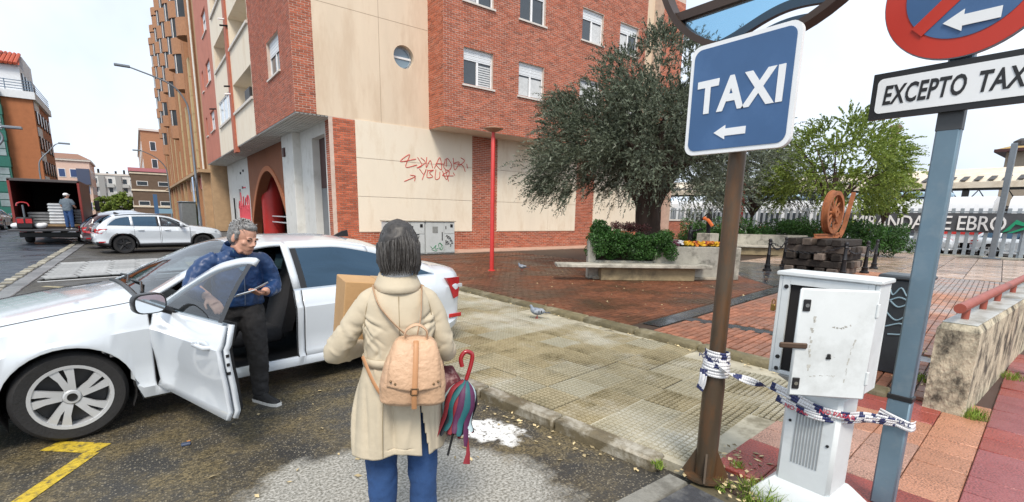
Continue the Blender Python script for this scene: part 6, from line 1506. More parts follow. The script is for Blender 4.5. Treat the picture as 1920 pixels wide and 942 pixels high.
for q in ((X1-.02,X1,Y0,Y1,Z0,Z1),(X0,X1-.021,Y0,Y0+.022,Z0,Z1),(X0,X1-.021,Y1-.022,Y1,Z0,Z1),(X0,X1-.021,Y0+.023,Y1-.023,Z0,Z0+.022)): MB().cbox(*q,.004).build('case_wall', m_cab, cb)
MB().cbox(X0-.015,X1+.012,Y0-.012,Y1+.012,Z1+.001,Z1+.026,.006).build('lid', m_cab, cb, 40)
b = MB(); b.box(X0-.002,X0+.012,Y1-.062,Y1-.023,Z0+.023,Z1-.001); b.box(X0-.002,X0+.012,Y0+.023,Y0+.05,Z0+.023,Z1-.001); b.box(X0-.002,X0+.012,Y0+.051,Y1-.063,Z1-.045,Z1-.001); b.build('front_frame', m_cab, cb)
MB().box(X0+.014,X0+.02,Y0+.051,Y1-.063,Z0+.024,Z1-.046).build('interior_shade', m_dark, cb)  # flat black sheet behind the frame, painted-in shade of the case interior
MB().box(X1-.06,X1-.022,Y0+.06,Y1-.09,Z0+.06,Z1-.08).build('back_board', mat('board_olive', (.25,.22,.09), .6, var=.3, scale=6), cb); MB().cbox(X0+.03,X1-.07,-.05,.16,Z0+.08,Z0+.32,.01).build('fuse_block', m_sblk, cb)
for z in (Z1-.06,Z0+.10,Z0+.03): q = MB(); q.lathe([(.001,-.006),(.012,-.006),(.012,0)], (X0-.001,Y1-.045,z), 10, axis='x'); q.build('lock_hole', m_sblk, cb)
dt = bpy.data.objects.new('door', None)
dm = MB(); dm.cbox(-.022,0,0,.365,Z0-.02,Z1-.025,.008); dm.xf(Matrix.Translation((X0-.004,Y0+.004,0)) @ Matrix.Rotation(R(44),4,'Z')); do = dm.build('door', m_cab, cb, 40)
DM = Matrix.Translation((X0-.004,Y0+.004,0)) @ Matrix.Rotation(R(44),4,'Z')
for y,z in ((.332,Z1-.11),(.336,Z0+.05)):
    q = MB(); q.cbox(-.03,-.021,y-.017,y+.017,z-.03,z+.03,.003); q.xf(DM); lk = q.build('lock', m_sblk, do); q = MB(); q.lathe([(.001,-.033),(.010,-.033),(.010,-.029)], (0,y,z), 10, axis='x'); q.xf(DM); q.build('keyway', m_chr, lk)
q = MB(); q.cbox(-.033,-.021,.19,.205,Z0+.19,Z0+.215,.003); q.cbox(-.030,-.021,.186,.209,Z0+.187,Z0+.198,.002); q.xf(DM); q.build('knob', m_sblk, do)
for z in (Z0+.06,Z1-.16): q = MB(); q.cbox(-.028,-.018,-.004,.012,z,z+.07,.003); q.xf(DM); q.build('hinge', m_cab, do)
q = MB(); q.cbox(-.034,-.022,.305,.44,Z0+.235,Z0+.265,.006); q.xf(DM); q.build('hasp', mat('rusty_steel', (.10,.065,.045), .6, metal=.5, var=.3), do)
m_scuff = mat('scuff_grey', (.40,.40,.37), .8, var=.35, scale=30)
q = MB(); rsc = random.Random(21)
for (pts, w0) in (([(.285,Z0+.42),(.292,Z0+.33),(.288,Z0+.22),(.283,Z0+.10)],.011),([(.11,Z0+.37),(.15,Z0+.352),(.20,Z0+.355)],.006),([(.085,Z0+.31),(.10,Z0+.20),(.105,Z0+.07)],.005),([(.27,Z0+.09),(.2,Z0+.098),(.15,Z0+.096)],.003),([(.16,Z0+.20),(.21,Z0+.205)],.003)):
    P_ = spline([(0,y,z) for y,z in pts], 7)
    for i in range(len(P_)-1):
        if rsc.random() < .3: continue
        wa = w0*rsc.uniform(.2,1.1); d_ = (P_[i+1]-P_[i]).normalized(); n_ = V((0,-d_.z,d_.y))*wa; o_ = V((0,rsc.uniform(-.004,.004),rsc.uniform(-.004,.004)))
        q.add([V((-.0224,p_.y,p_.z))+o_ for p_ in (P_[i]-n_,P_[i+1]-n_*.6,P_[i+1]+n_*rsc.uniform(.2,1),P_[i]+n_*.7)], [(0,1,2,3)])
q.xf(DM); q.build('scuff', m_scuff, do)
q = MB(); q.cbox(X0-.012,X0+.006,Y1+.001,Y1+.026,Z0+.36,Z0+.40,.005); q.tube([(X0-.003,Y1+.005,Z0+.40),(X0-.003,Y1+.005,Z0+.42),(X0-.003,Y1+.0135,Z0+.43),(X0-.003,Y1+.022,Z0+.42),(X0-.003,Y1+.022,Z0+.40)], .003, 5); tag(q.build('padlock', mat('brass', (.30,.19,.06), .4, metal=.8)), 'small brass padlock hanging on the cabinet edge', 'padlock').location = (2.98,.955,ZS)
dk = thing('dark_cabinet', 'narrow dark grey cabinet with pale graffiti behind the white one', 'cabinet', (6.35,1.42,ZP)); MB().cbox(-.16,.16,-.19,.19,.0,1.0,.015).build('body', mat('dark_cab_paint', (.022,.028,.034), .4, var=.3, scale=4), dk, 40); MB().cbox(-.18,.18,-.21,.21,1.001,1.05,.015).build('lid', mat('dark_cab_lid', (.05,.06,.07), .4), dk, 40)
DF = Fr((-.162,0,0),(0,-1,0),(-1,0,0)); spray(dk, DF, [[(-.10,.92),(-.06,.84),(0,.92),(.06,.84),(.1,.92)],[(-.08,.78),(.0,.72),(.08,.78),(.0,.82),(-.08,.78)],[(-.1,.66),(.0,.58),(.1,.66)],[(-.08,.5),(.05,.55),(.08,.45),(-.05,.42)]], .008, mat('pale_spray', (.20,.30,.36), .7), d=.003)
# ---------------- police tape
m_tw = mat('tape_white', (.75,.76,.78), .35, var=.04); m_tb = mat('tape_navy', (.03,.04,.13), .35); m_tr = mat('tape_red', (.5,.06,.09), .4)
def ribbon(path, w, name, label, group, twist=0, upv=(0,0,1), seed=0, blocks=True):
    P = spline(path, 10 if len(path) < 12 else 3); n = len(P); q = MB(); ln_t = 0; rr2 = random.Random(seed); prev = None
    for i in range(n):
        ln_t += (P[i]-P[i-1]).length if i else 0
        t_ = (P[min(i+1,n-1)]-P[max(i-1,0)]).normalized(); u_ = V(upv); u_ = (u_-t_*u_.dot(t_)).normalized(); s_ = t_.cross(u_)
        an = twist*i/n+.12*math.sin(ln_t*14+seed); d = u_*math.cos(an)+s_*math.sin(an); row = (P[i]-d*w/2, P[i]-d*w*.2+s_*.003*math.sin(ln_t*30+seed), P[i]+d*w*.2-s_*.003*math.sin(ln_t*26+seed), P[i]+d*w/2)
        if prev:
            for k in range(3):
                blk = blocks and ((ln_t+k*.008)/.13) % 1 < .32
                q.add([prev[k],row[k],row[k+1],prev[k+1]], [(0,1,2,3)], 1 if blk else 0)
        prev = row
    o = q.build(name, [m_tw,m_tb], None, 60, recalc=False); md = o.modifiers.new('s','SOLIDIFY'); md.thickness = .0012
    return tag(o, label, 'tape', group)
A_ = V((2.74,1.47,0)); tg_ = 'police tape strung between the posts'
def wrap(c, r, z0, z1, turns, n=26): return [(c[0]+r*math.cos(a), c[1]+r*math.sin(a), z0+(z1-z0)*k/n) for k,a in [(k,2*math.pi*turns*k/n+2.4) for k in range(n+1)]]
ribbon(wrap((2.74,1.47),.075,.90,.80,2.2), .055, 'barrier_tape', 'crumpled police tape wound round the brown post', tg_, seed=1)
ribbon(wrap((2.74,1.47),.080,.83,.77,1.6), .05, 'barrier_tape', 'second turn of police tape low on the brown post', tg_, seed=4, blocks=False)
ribbon([(2.665,1.44,.83),(2.70,1.35,.80),(2.76,1.25,.77),(2.82,1.17,.74)], .045, 'barrier_tape', 'twisted police tape from the brown post to the cabinet', tg_, twist=5, seed=2)
ribbon([(2.66,1.50,.80),(2.655,1.50,.72),(2.665,1.52,.66)], .05, 'barrier_tape', 'loose tape end dangling from the brown post', tg_, upv=(0,1,0), seed=6)
ribbon([(2.82,1.17,.76),(2.815,1.05,.735),(2.82,.92,.70),(2.86,.80,.69),(3.0,.76,.67),(3.18,.71,.62),(3.26,.66,.60)], .05, 'barrier_tape', 'police tape stretched round the cabinet neck to the grey post', tg_, seed=3)
ribbon([(2.815,1.13,.70),(2.81,1.0,.67),(2.815,.9,.66),(2.9,.79,.66),(3.1,.735,.63),(3.255,.66,.595)], .045, 'barrier_tape', 'lower strand of police tape running to the grey post', tg_, seed=7, twist=.6)
ribbon([(3.255,.755,.635),(3.25,.70,.62),(3.25,.62,.60),(3.255,.595,.60),(3.3,.59,.60)], .055, 'barrier_tape', 'police tape wrapped across the grey post', tg_, seed=9, blocks=False)
tl1 = bpy.data.objects.new('x', None)
def tape_text(body, size, m, loc, right, normal, par):
    me = text_mesh(body, size, bold=.0006, ext=.0004); me.materials.clear(); me.materials.append(m); r_ = V(right).normalized(); n_ = V(normal).normalized(); u_ = n_.cross(r_)
    o = bpy.data.objects.new('lettering', me); COL.objects.link(o); o.parent = par; o.matrix_basis = Matrix(((r_.x,u_.x,n_.x,loc[0]),(r_.y,u_.y,n_.y,loc[1]),(r_.z,u_.z,n_.z,loc[2]),(0,0,0,1)))
tapes = [o for o in COL.objects if o.name.startswith('barrier_tape')]
tape_text('NO PASAR', .034, m_tr, (2.808,1.0,.655), (.03,-1,-.12), (-1,0,.0), tapes[5])
tape_text('NO PASAR', .034, m_tr, (2.835,.83,.685), (.5,-1,-.1), (-1,-.4,0), tapes[4])
tape_text('POLICIA L', .034, m_tb, (3.246,.675,.605), (0,-1,-.1), (-1,0,0), tapes[6])
tape_text('POLICIA', .036, m_tb, (2.658,1.475,.865), (.1,-1,-.15), (-1,0,0), tapes[0])
# ---------------- concrete wall with pipe rail
cw = thing('concrete_wall', 'low mossy concrete wall end at the right', 'wall', (0,0,0))
m_cwl = mat('mossy_wall', (.50,.45,.33), .9, var=.4, scale=5.5, bump=.8, bscale=34, dirt=((.035,.033,.026),.92,4.5,.47), stretch=(1,1,.7), detail=9)
b = MB(); b.loft([[(x0,y0,z) for x0,y0 in ((5.43+i_,.675-j_),(16,.675-j_+.1),(16,.955+j_+.1),(5.43+i_,.955+j_))] for z,i_,j_ in ((.0,0.0,.0),(.81,.0,.0),(.86,.025,-.025))]); b.build('wall', m_cwl, cw)
MB().cbox(5.47,15.9,.705,.935,.8605,.872,.004).build('top_face', mat('pale_coping', (.46,.48,.46), .5, var=.3, scale=3, dirt=((.16,.15,.11),.8,3,.48)), cw)
rl = thing('pipe_rail', 'rust red pipe rail on top of the concrete wall', 'rail', (0,0,0)); m_rrl = mat('rust_red_paint', (.30,.075,.05), .5, var=.2, scale=5)
b = MB(); b.tube([(5.42,.83,1.0),(15.5,.93,1.0)], .042, 14); b.build('pipe', m_rrl, rl, 60)
for x in (5.75,6.6,7.45,8.6,10,12,14): q = MB(); q.tube([(x,.832+(x-5.4)*.01,.85),(x,.832+(x-5.4)*.01,.975)], .028, 10); q.build('support', m_rrl, rl, 60)
t = thing('red_post', 'red square post beside the concrete wall at the right edge', 'post', (7.55,.40,ZS)); MB().cbox(-.05,.05,-.05,.05,0,1.7,.01).build('post', m_redp, t); MB().cbox(-.09,.09,-.09,.09,-.004,.02,.006).build('foot', m_redp, t)
# meter cabinets against the wall
def meter(x0, x1, label, split):
    t_ = thing('meter_cabinet', label, 'cabinet', (x0,17.25,ZP), 0, 'meter cabinets on the cream wall'); w = x1-x0; m_ = mat('meter_white', (.52,.55,.55), .5, var=.06, scale=4, dirt=((.36,.38,.37),.5,2))
    MB().cbox(0,w,.02,.45,.0,1.27,.01).build('case', m_, t_); MB().cbox(-.04,w+.04,-.04,.5,1.275,1.34,.015).build('lid', mat('meter_lid', (.52,.47,.38), .7, var=.1), t_)
    ds = [(0.02,w*split-.01,.05,1.25),(w*split+.01,w-.02,.80,1.25),(w*split+.01,w-.02,.05,.78)]
    for k,(a,c,z0,z1) in enumerate(ds):
        d_ = MB().cbox(a,c,-.004,.019,z0,z1,.006).build('door', m_, t_)
        MB().cbox(c-.10 if k == 0 else a+.05,c-.06 if k == 0 else a+.09,-.012,-.004,z0+(z1-z0)*.4,z0+(z1-z0)*.68,.002).build('handle', m_trim, d_)
        if k == 1: MB().cbox(c-.2,c-.08,-.010,-.004,z1-.2,z1-.07,.002).build('lock', m_trim, d_)
        if k == 0 : MB().cbox((a+c)/2-.12,(a+c)/2+.12,-.010,-.004,z1-.42,z1-.16,.002).build('notice', mat('notice_grey', (.25,.26,.25), .7, dirt=((.05,.05,.05),.7,25)), d_)
    return t_
mc1 = meter(7.35,8.96,'left grey white meter cabinet on the cream wall partly behind the woman',.62); mc2 = meter(8.99,10.32,'right grey white meter cabinet with black and green graffiti',.62)
MF = Fr((0,-.006,0),(1,0,0),(0,-1,0))
spray(mc2, MF, [[(.55,.35),(.62,.2),(.7,.34),(.6,.42),(.55,.35)],[(.2,.3),(.3,.22),(.45,.35),(.4,.2),(.55,.22)],[(.25,.18),(.4,.12),(.5,.14)],[(.62,.45),(.76,.3),(.7,.16),(.6,.2)]], .011, mat('green_spray', (.03,.22,.09), .7), d=.002)
spray(mc2, MF, [[(.90,.68),(.96,.74),(1.0,.62)],[(.95,.62),(1.05,.7),(1.04,.58)],[(1.02,.58),(1.12,.64),(1.1,.5),(1.18,.56)],[(1.08,.5),(1.2,.5),(1.16,.4),(1.24,.42)],[(.9,.5),(.9,.35)],[(.92,.44),(1.0,.5),(.98,.36),(1.06,.44)],[(1.08,.38),(1.14,.34),(1.1,.28)]], .013, m_sblk, d=.002)
spray(mc1, MF, [[(1.1,.72),(1.16,.6),(1.22,.7),(1.28,.6),(1.34,.72)],[(1.15,.76),(1.35,.78)],[(1.18,.55),(1.3,.54)]], .014, m_sblk, d=.002)
# ---------------- grass tufts, debris, pigeons
m_grass = leaf_mat('grass_blade', (.06,.11,.012), (.25,.36,.05), .6, .3)
def tuft(x, y, z, r, n, h, label, seed):
    t_ = thing('grass_tuft', label, 'grass', (x,y,z), 0, 'weeds growing between the paving'); rs = np.random.RandomState(seed); mb = MB(); tn = []
    for k in range(n):
        a = rs.rand()*6.28; d = r*math.sqrt(rs.rand()); bx_, by_ = d*math.cos(a), d*math.sin(a); hh = h*(.4+.8*rs.rand())*(1-.4*d/r); ln = rs.normal(size=2)*.5*hh; w_ = .0035
        ca_, sa_ = math.cos(a), math.sin(a); p0 = V((bx_,by_,0)); p1 = V((bx_+ln[0]*.4,by_+ln[1]*.4,hh*.6)); p2 = V((bx_+ln[0],by_+ln[1],hh)); s_ = V((-sa_,ca_,0))*w_
        mb.add([p0-s_,p0+s_,p1+s_*.8,p1-s_*.8,p2], [(0,1,2,3),(3,2,4)]); tt = .4+.9*rs.rand(); tn += [tt,tt]
    o = mb.build('blades', m_grass, t_, recalc=False); tone(o, tn); return t_
tuft(2.80,1.10,.055,.17,420,.13,'big tuft of grass at the foot of the white cabinet',1); tuft(2.72,1.33,.06,.06,90,.06,'small weed beside the brown post base',2); tuft(3.02,1.40,.075,.05,80,.05,'weed strip behind the white cabinet',3)
tuft(5.50,.62,.08,.10,160,.11,'grass clump at the foot of the concrete wall',4); tuft(6.25,1.15,ZP,.14,160,.08,'grass beside the dark narrow cabinet',5); tuft(2.60,1.72,.07,.05,70,.05,'weed at the kerb corner left of the brown post',6); tuft(7.3,.60,.08,.12,120,.1,'weed by the red square post',7); tuft(24.5,6.9,ZP,.4,200,.15,'grass patch near the rightmost bollard',8)
m_dleaf = mat('fallen_leaf', (.45,.36,.20), .8, attr=True, var=.2, scale=30)
mb = MB(); tn = []; rs = random.Random(11)
spots = []
for k in range(300): spots.append((rs.uniform(5.7,12),rs.uniform(4.6,13),ZP+.004))
for k in range(110): 
    y = rs.uniform(1.9,9); spots.append((rs.uniform(5.28,5.42),y,ZS+.006))
for k in range(70): y = rs.uniform(1.8,5); spots.append((kx(y)-rs.uniform(.01,.18),y,.006))
for k in range(150): spots.append((rs.uniform(2.6,3.3),rs.uniform(1.0,1.6),ZS+.004))
for k in range(90): spots.append((rs.uniform(12,18),rs.uniform(5.2,8),ZP+.012))
for k in range(60): spots.append((rs.uniform(6.0,8),rs.uniform(.98,1.5),ZP+.004))
for k in range(50): spots.append((rs.uniform(.2,2.4),rs.uniform(2.2,4.6),.006))
for (x,y,z) in spots:
    a = rs.uniform(0,6.28); l = rs.uniform(.012,.03); w_ = l*rs.uniform(.35,.6); ca_, sa_ = math.cos(a), math.sin(a)
    mb.add([(x-l*ca_,y-l*sa_,z),(x+w_*sa_,y-w_*ca_,z+rs.uniform(.002,.012)),(x+l*ca_,y+l*sa_,z+rs.uniform(0,.01)),(x-w_*sa_,y+w_*ca_,z+.002)], [(0,1,2,3)]); tn.append(rs.uniform(.35,1.7))
o = mb.build('fallen_leaves', m_dleaf, None, recalc=False); tone(o, tn); tag(o, 'dry leaves and litter scattered over the paving', 'leaves', kind='stuff')
tag(MB().cbox(-.03,.03,-.02,.02,0,.02,.006).build('litter', mat('blue_litter', (.05,.07,.12), .4)), 'crushed dark scrap lying on the asphalt by the car', 'litter').location = (.12,4.02,.001)
tag(MB().cbox(-.012,.012,-.006,.006,0,.008,.003).build('cigarette_end', mat('orange_butt', (.5,.2,.05), .7)), 'orange cigarette end lying by the crushed scrap', 'cigarette end').location = (.14,4.08,.001)
def pigeon(loc, rz, label, s=1., peck=False):
    t_ = thing('pigeon', label, 'pigeon', loc, rz, 'pigeons on the ground'); b = MB()
    b.tube(spline([(-.15,0,.115),(-.08,0,.115),(0,0,.125),(.07,0,.15),(.10,0,.19),(.115,0,.225)],4), [.012,.02,.028,.038,.048,.056,.062,.066,.068,.068,.066,.062,.058,.052,.046,.040,.034,.030,.028,.026,.022], 12); b.ell((.118,0,.232),(.026,.021,.022),10,8); b.tube([(.138,0,.232),(.16,0,.222)], [.007,.002], 6)
    o = remesh_obj('body', b, mat('pigeon_grey', (.22,.26,.32), .6, var=.3, scale=30, dirt=((.05,.06,.08),.6,18)), t_, .006, 2)
    for sd in (-1,1):
        w_ = MB(); w_.ell((-.03,sd*.058,.135),(.105,.014,.036),12,8,rot=Euler((0,.12,sd*.05)).to_matrix()); w_.build('wing', mat('pigeon_wing', (.30,.33,.37), .6, var=.25, scale=30), t_, 60)
        for k in range(2): q = MB(); q.box(-.07+k*.045,-.055+k*.045,sd*.066,sd*.075,.105,.155); q.build('wing_bar', m_trim, t_)
        q = MB(); q.tube([(.0,sd*.025,.075),(.0,sd*.025,.0)], .005, 6); q.tube([(-.02,sd*.025,.004),(.035,sd*.03,.004)], .004, 5); q.tube([(0,sd*.025,.004),(.028,sd*.045,.004)], .004, 5); q.build('leg', mat('pigeon_red', (.35,.06,.05), .6), t_)
    q = MB(); q.prism([(-.14,-.022),(-.24,-.04),(-.24,.04),(-.14,.022)], lambda a,c:(a,c,.095), lambda a,c:(a,c,.103)); q.build('tail', mat('pigeon_dark', (.06,.07,.09), .6), t_); q = MB(); q.ell((.128,.018,.238),(.004,.004,.004),6,5); q.build('eye', m_sblk, t_)
    t_.scale = (s,s,s); return t_
pigeon((4.95,5.72,ZS+.002), R(150), 'grey pigeon walking on the studded pavement', .88)
pigeon((8.8,10.9,ZP+.002), R(160), 'dark pigeon pecking on the red plaza beside the red lamp post', .9)
# ---------------- people
m_skin = mat('skin', (.50,.27,.19), .5, var=.08, scale=25); m_skin2 = mat('skin_fair', (.55,.33,.24), .5, var=.08, scale=25)
def limb(mb, pts, rad, n=12, k=4, flat=1.0):
    P = spline(pts, k); m_ = len(P); R_ = []
    for i in range(m_):
        f = i/(m_-1)*(len(rad)-1); a = int(min(f,len(rad)-2)); R_.append(rad[a]+(rad[a+1]-rad[a])*(f-a))
    mb.tube(P, R_, n, flat=flat)
def torso(mb, rings, n=20, p=.75):      # rings: (cx,cy,z,rx,ry)
    mb.loft([[(c[0]+c[3]*math.copysign(abs(math.cos(a))**p,math.cos(a)), c[1]+c[4]*math.copysign(abs(math.sin(a))**p,math.sin(a)), c[2]) for a in [2*math.pi*k/n for k in range(n)]] for c in rings])
def hand(mb, w, d, nrm, curl=.5, s=1., thumb=1):
    """wrist w, direction d, palm normal nrm: palm, four unequal bent fingers, thumb from the palm side"""
    w, d, nrm = vec(w), vec(d).normalized(), vec(nrm).normalized(); sd = d.cross(nrm).normalized()*thumb
    mb.tube([w-d*.02, w+d*.03*s, w+d*.085*s], [.024*s,.033*s,.036*s], 10, flat=.5, upv=sd)
    for i,(off,ln) in enumerate(((.030,.070),(.010,.080),(-.011,.074),(-.030,.058))):
        p = w+d*.085*s+sd*off*s; dd = d; pts = [p-d*.015*s]
        for k in range(3):
            c = curl*(.55+.35*k); dd = (d*math.cos(c*1.0)+nrm*math.sin(c*1.0)).normalized(); p = p+dd*ln*s*(.42,.33,.25)[k]; pts.append(p)
        mb.tube(pts, [.0095*s,.0090*s,.0085*s,.0072*s], 8)
    p = w+d*.025*s+sd*.026*s; t1 = (d*.6+sd*.7+nrm*.3).normalized(); t2 = (d*.85+sd*.2+nrm*.45).normalized(); mb.tube([p,p+t1*.035*s,p+t1*.035*s+t2*.035*s], [.013*s,.0105*s,.008*s], 8)
def head(mb, M, s=1., male=True):
    """head in its own frame: y forward, z up, origin at the centre of the skull"""
    st = len(mb.v)
    mb.ell((0,-.012,.03),(.076,.096,.088),16,12); mb.ell((0,.022,-.035),(.062,.070,.082),16,12); mb.ell((0,.058,-.088),(.034,.026,.024),12,8)
    mb.ell((0,.055,-.062),(.045,.035,.035),12,8)
    for sx in (-1,1):
        mb.ell((sx*.040,.055,-.022),(.024,.024,.022),10,7); mb.ell((sx*.029,.083,.016),(.027,.012,.008),10,6)
        mb.ell((sx*.079,-.008,-.012),(.009,.020,.032),10,8); mb.tube([(sx*.05,.0,-.06),(sx*.035,.045,-.10)], [.028,.022], 8)
    mb.tube([(0,.086,.012),(0,.098,-.012),(0,.108,-.030)], [.009,.012,.015], 8); mb.ell((-.011,.096,-.034),(.009,.010,.007),8,6); mb.ell((.011,.096,-.034),(.009,.010,.007),8,6)
    mb.ell((0,.082,-.060),(.024,.010,.006),10,6); mb.ell((0,.080,-.071),(.021,.010,.007),10,6)
    mb.xf(M @ Matrix.Scale(s,4), st)
def face_parts(M, par, s=1., browm=None):
    for sx in (-1,1):
        q = MB(); q.ell((sx*.031,.0785,.002),(.0115,.007,.0050),10,7); q.xf(M @ Matrix.Scale(s,4)); e_ = q.build('eye', mat('eye_white', (.09,.065,.055), .4), par, 60)
        q = MB(); q.ell((sx*.031,.0845,.001),(.005,.003,.0045),8,6); q.xf(M @ Matrix.Scale(s,4)); q.build('iris', mat('iris_dark', (.03,.02,.015), .5), e_, 60)
        q = MB(); q.tube(spline([(sx*.014,.0935,.020),(sx*.03,.0915,.025),(sx*.045,.082,.022)],4), [.002,.003,.0035,.0035,.0035,.003,.003,.002,.001], 6); q.xf(M @ Matrix.Scale(s,4)); q.build('eyebrow', browm, par, 60)
    q = MB(); q.tube([(-.020,.0895,-.0655),(0,.0925,-.0650),(.020,.0895,-.0655)], .0022, 6); q.xf(M @ Matrix.Scale(s,4)); q.build('mouth_line', mat('lip_dark', (.16,.05,.04), .5), par, 60)
def strands(name, par, m, rootfn, n, ln, M, seed, w=.004):
    rs = random.Random(seed); q = MB()
    for k in range(n):
        pts, r_ = rootfn(rs); q.tube([M @ V(p) for p in pts], [r_*(1-.7*i/(len(pts)-1)) for i in range(len(pts))], 4, cap=False)
    o_ = q.build(name, m, par, 60, recalc=False); o_['kind'] = 'stuff'; return o_
m_hair_d = mat('hair_dark_grey', (.036,.033,.031), .5, var=.5, scale=60, stretch=(1,1,.12)); m_hair_l = mat('hair_grey_strand', (.11,.105,.10), .45, var=.4, scale=30)
m_hair_g = mat('hair_grey', (.15,.15,.15), .6, var=.45, scale=70, dirt=((.34,.34,.33),.7,40)); m_brow = mat('brow_grey', (.09,.07,.06), .8)
def cloth(name, col, rough=.8, bump=.35, bs=26, var=.10, **k): return mat(name, col, rough, var=var, scale=5, bump=bump, bscale=bs, **k)
m_coat = cloth('beige_gabardine', (.51,.445,.33), .75, .35, 9); m_jean = cloth('blue_denim', (.020,.062,.175), .85, .25, 220, .3); m_navy = cloth('blue_jacket', (.010,.040,.125), .42, .22, 9, .06); m_blk = cloth('black_trousers', (.012,.012,.014), .8, .3, 14); m_teal = cloth('blue_shirt', (.06,.14,.22), .8)
m_shoe = mat('black_shoe', (.012,.012,.013), .5); m_sole = mat('white_sole', (.70,.70,.68), .6)
def shoe(par, c, yaw, s=1., tilt=0, m=m_shoe, sole=m_sole):
    Mx = Matrix.Translation(c) @ Matrix.Rotation(yaw,4,'Z') @ Matrix.Rotation(tilt,4,'X')
    q = MB(); q.loft([[(x*w_,y_,z_) for x,y_ ,z_ in ()] for w_ in ()]) if 0 else None
    pr_ = [(-.095,.030,.055),(-.07,.036,.085),(-.02,.038,.105),(.03,.042,.085),(.09,.047,.062),(.14,.043,.048),(.175,.024,.035)]
    q.loft([[(w_*math.cos(a),y_,.022+max(0,math.sin(a))*(h_-.022)-(.0 if math.sin(a) >= 0 else .004)) for a in [2*math.pi*k/14 for k in range(14)]] for y_,w_,h_ in pr_]); q.xf(Mx @ Matrix.Scale(s,4)); o = q.build('shoe', m, par, 60)
    q = MB(); q.loft([[(w_*1.06*math.cos(a),y_*1.03,(.026 if math.sin(a) > 0 else .0)+.004*abs(y_)*10*0) for a in [2*math.pi*k/14+.01 for k in range(14)]] for y_,w_,h_ in pr_]); q.xf(Mx @ Matrix.Scale(s,4)); q.build('sole', sole, o, 40)
    return o
# ======== woman, seen from behind
WP = V((.93,2.07,0)); wt_ = thing('person', 'person in a beige trench coat seen from behind with backpack and box', 'person', WP, -.40)
b = MB(); Hm = Matrix.Translation((.005,.02,1.532)) @ Matrix.Rotation(R(8),4,'Z') @ Matrix.Rotation(R(-6),4,'X'); head(b, Hm, .98)
limb(b, [(0,0,1.34),(.0,.005,1.42),(0,.015,1.47)], [.06,.052,.05])
torso(b, [(0,0,.78,.14,.10),(0,0,.92,.15,.10),(0,0,1.05,.125,.085),(0,0,1.2,.135,.09),(0,0,1.28,.125,.075),(0,0,1.35,.07,.055)])
limb(b, [(-.10,-.005,1.295),(-.175,-.01,1.225),(-.272,.012,1.090),(-.292,.055,1.045),(-.21,.17,1.03),(-.16,.22,1.03)], [.03,.032,.032,.03,.028,.026]); limb(b, [(.10,-.005,1.295),(.165,-.008,1.225),(.205,-.01,1.095),(.225,.03,1.035),(.218,.12,1.01),(.214,.20,1.0)], [.03,.032,.032,.03,.028,.026])
for sx in (-1,1): limb(b, [(sx*.085,0,.86),(sx*.095,.0,.48),(sx*.095,-.01,.09)], [.085,.058,.038])
hand(b, (-.155,.225,1.03), (.75,.55,-.05), (.1,.6,.8), .7, .95, 1); hand(b, (.215,.205,1.0), (-.05,.85,-.35), (-.9,.1,.0), 1.1, .95, -1)
remesh_obj('body', b, m_skin2, wt_, .0065, 3)
# hair: bob reaching the nape, with loose strands
hb = MB(); hb.ell((0,-.03,.045),(.094,.108,.096),18,12); torso(hb, [(0,-.052,.06,.098,.085),(0,-.06,-.02,.100,.080),(0,-.060,-.065,.092,.066),(0,-.055,-.095,.080,.050)], 20, .9)
hb.tube([(-.084,.01,.03),(-.090,-.02,-.05),(-.082,-.045,-.10)], [.030,.028,.018], 8); hb.tube([(.084,.01,.03),(.090,-.02,-.05),(.084,-.045,-.10)], [.030,.030,.02], 8)
hb.xf(Hm @ Matrix.Diagonal((.88,.92,1.0,1))); hair = remesh_obj('hair', hb, m_hair_d, wt_, .009, 3, (.012,.03))
def bob(rs):
    a = rs.uniform(math.pi*.95,math.pi*2.05); r_ = .099+rs.uniform(-.004,.006); cx, sy = math.cos(a), math.sin(a)
    z0 = rs.uniform(.02,.13); f = math.sqrt(max(.02,1-(z0/.142)**2)); sw = rs.uniform(-.25,.25)
    return [(r_*f*cx,-.03+r_*1.12*f*sy,z0),(r_*1.02*math.cos(a+sw*.3),-.038+r_*1.08*math.sin(a+sw*.3),z0*.4-.02),(r_*.98*math.cos(a+sw*.7),-.045+r_*.85*math.sin(a+sw*.7),-.065),(r_*.86*math.cos(a+sw),-.045+r_*.66*math.sin(a+sw),-.105+rs.uniform(-.014,.02))], rs.uniform(.0010,.0026)
strands('hair_strands', hair, m_hair_l, bob, 230, .2, Hm @ Matrix.Diagonal((.89,.93,1.0,1)), 3); strands('hair_strands', hair, m_hair_d, bob, 260, .2, Hm @ Matrix.Diagonal((.89,.93,1.0,1)), 4)
# coat: dense loft with individual folds pressed into the cloth, rear vent, collar, belt
class Folds:
    def __init__(s, lst): s.l = lst
    def __call__(s, u, v):
        d = 0
        for (u0,v0,u1,v1,w,am) in s.l:
            dx, dy = u1-u0, v1-v0; L2 = dx*dx+dy*dy; t = ((u-u0)*dx+(v-v0)*dy)/L2
            if t < -.3 or t > 1.3: continue
            tc_ = min(max(t,0),1); q = ((u-u0-tc_*dx)**2+(v-v0-tc_*dy)**2)/(w*w)
            if q > 9: continue
            e_ = math.exp(-q); d += am*e_*math.sin(math.pi*(.1+.8*tc_))
        return d
fr3 = random.Random(12); FL = []
for k in range(26):      # flutes of the skirt; u = arc length in metres around the body (0 = centre back), v = height
    u = fr3.uniform(-.55,.55); FL.append((u,.97-fr3.uniform(0,.12),u+fr3.uniform(-.05,.05),.56,fr3.uniform(.008,.020),fr3.choice((-1,1,1))*fr3.uniform(.006,.014)))
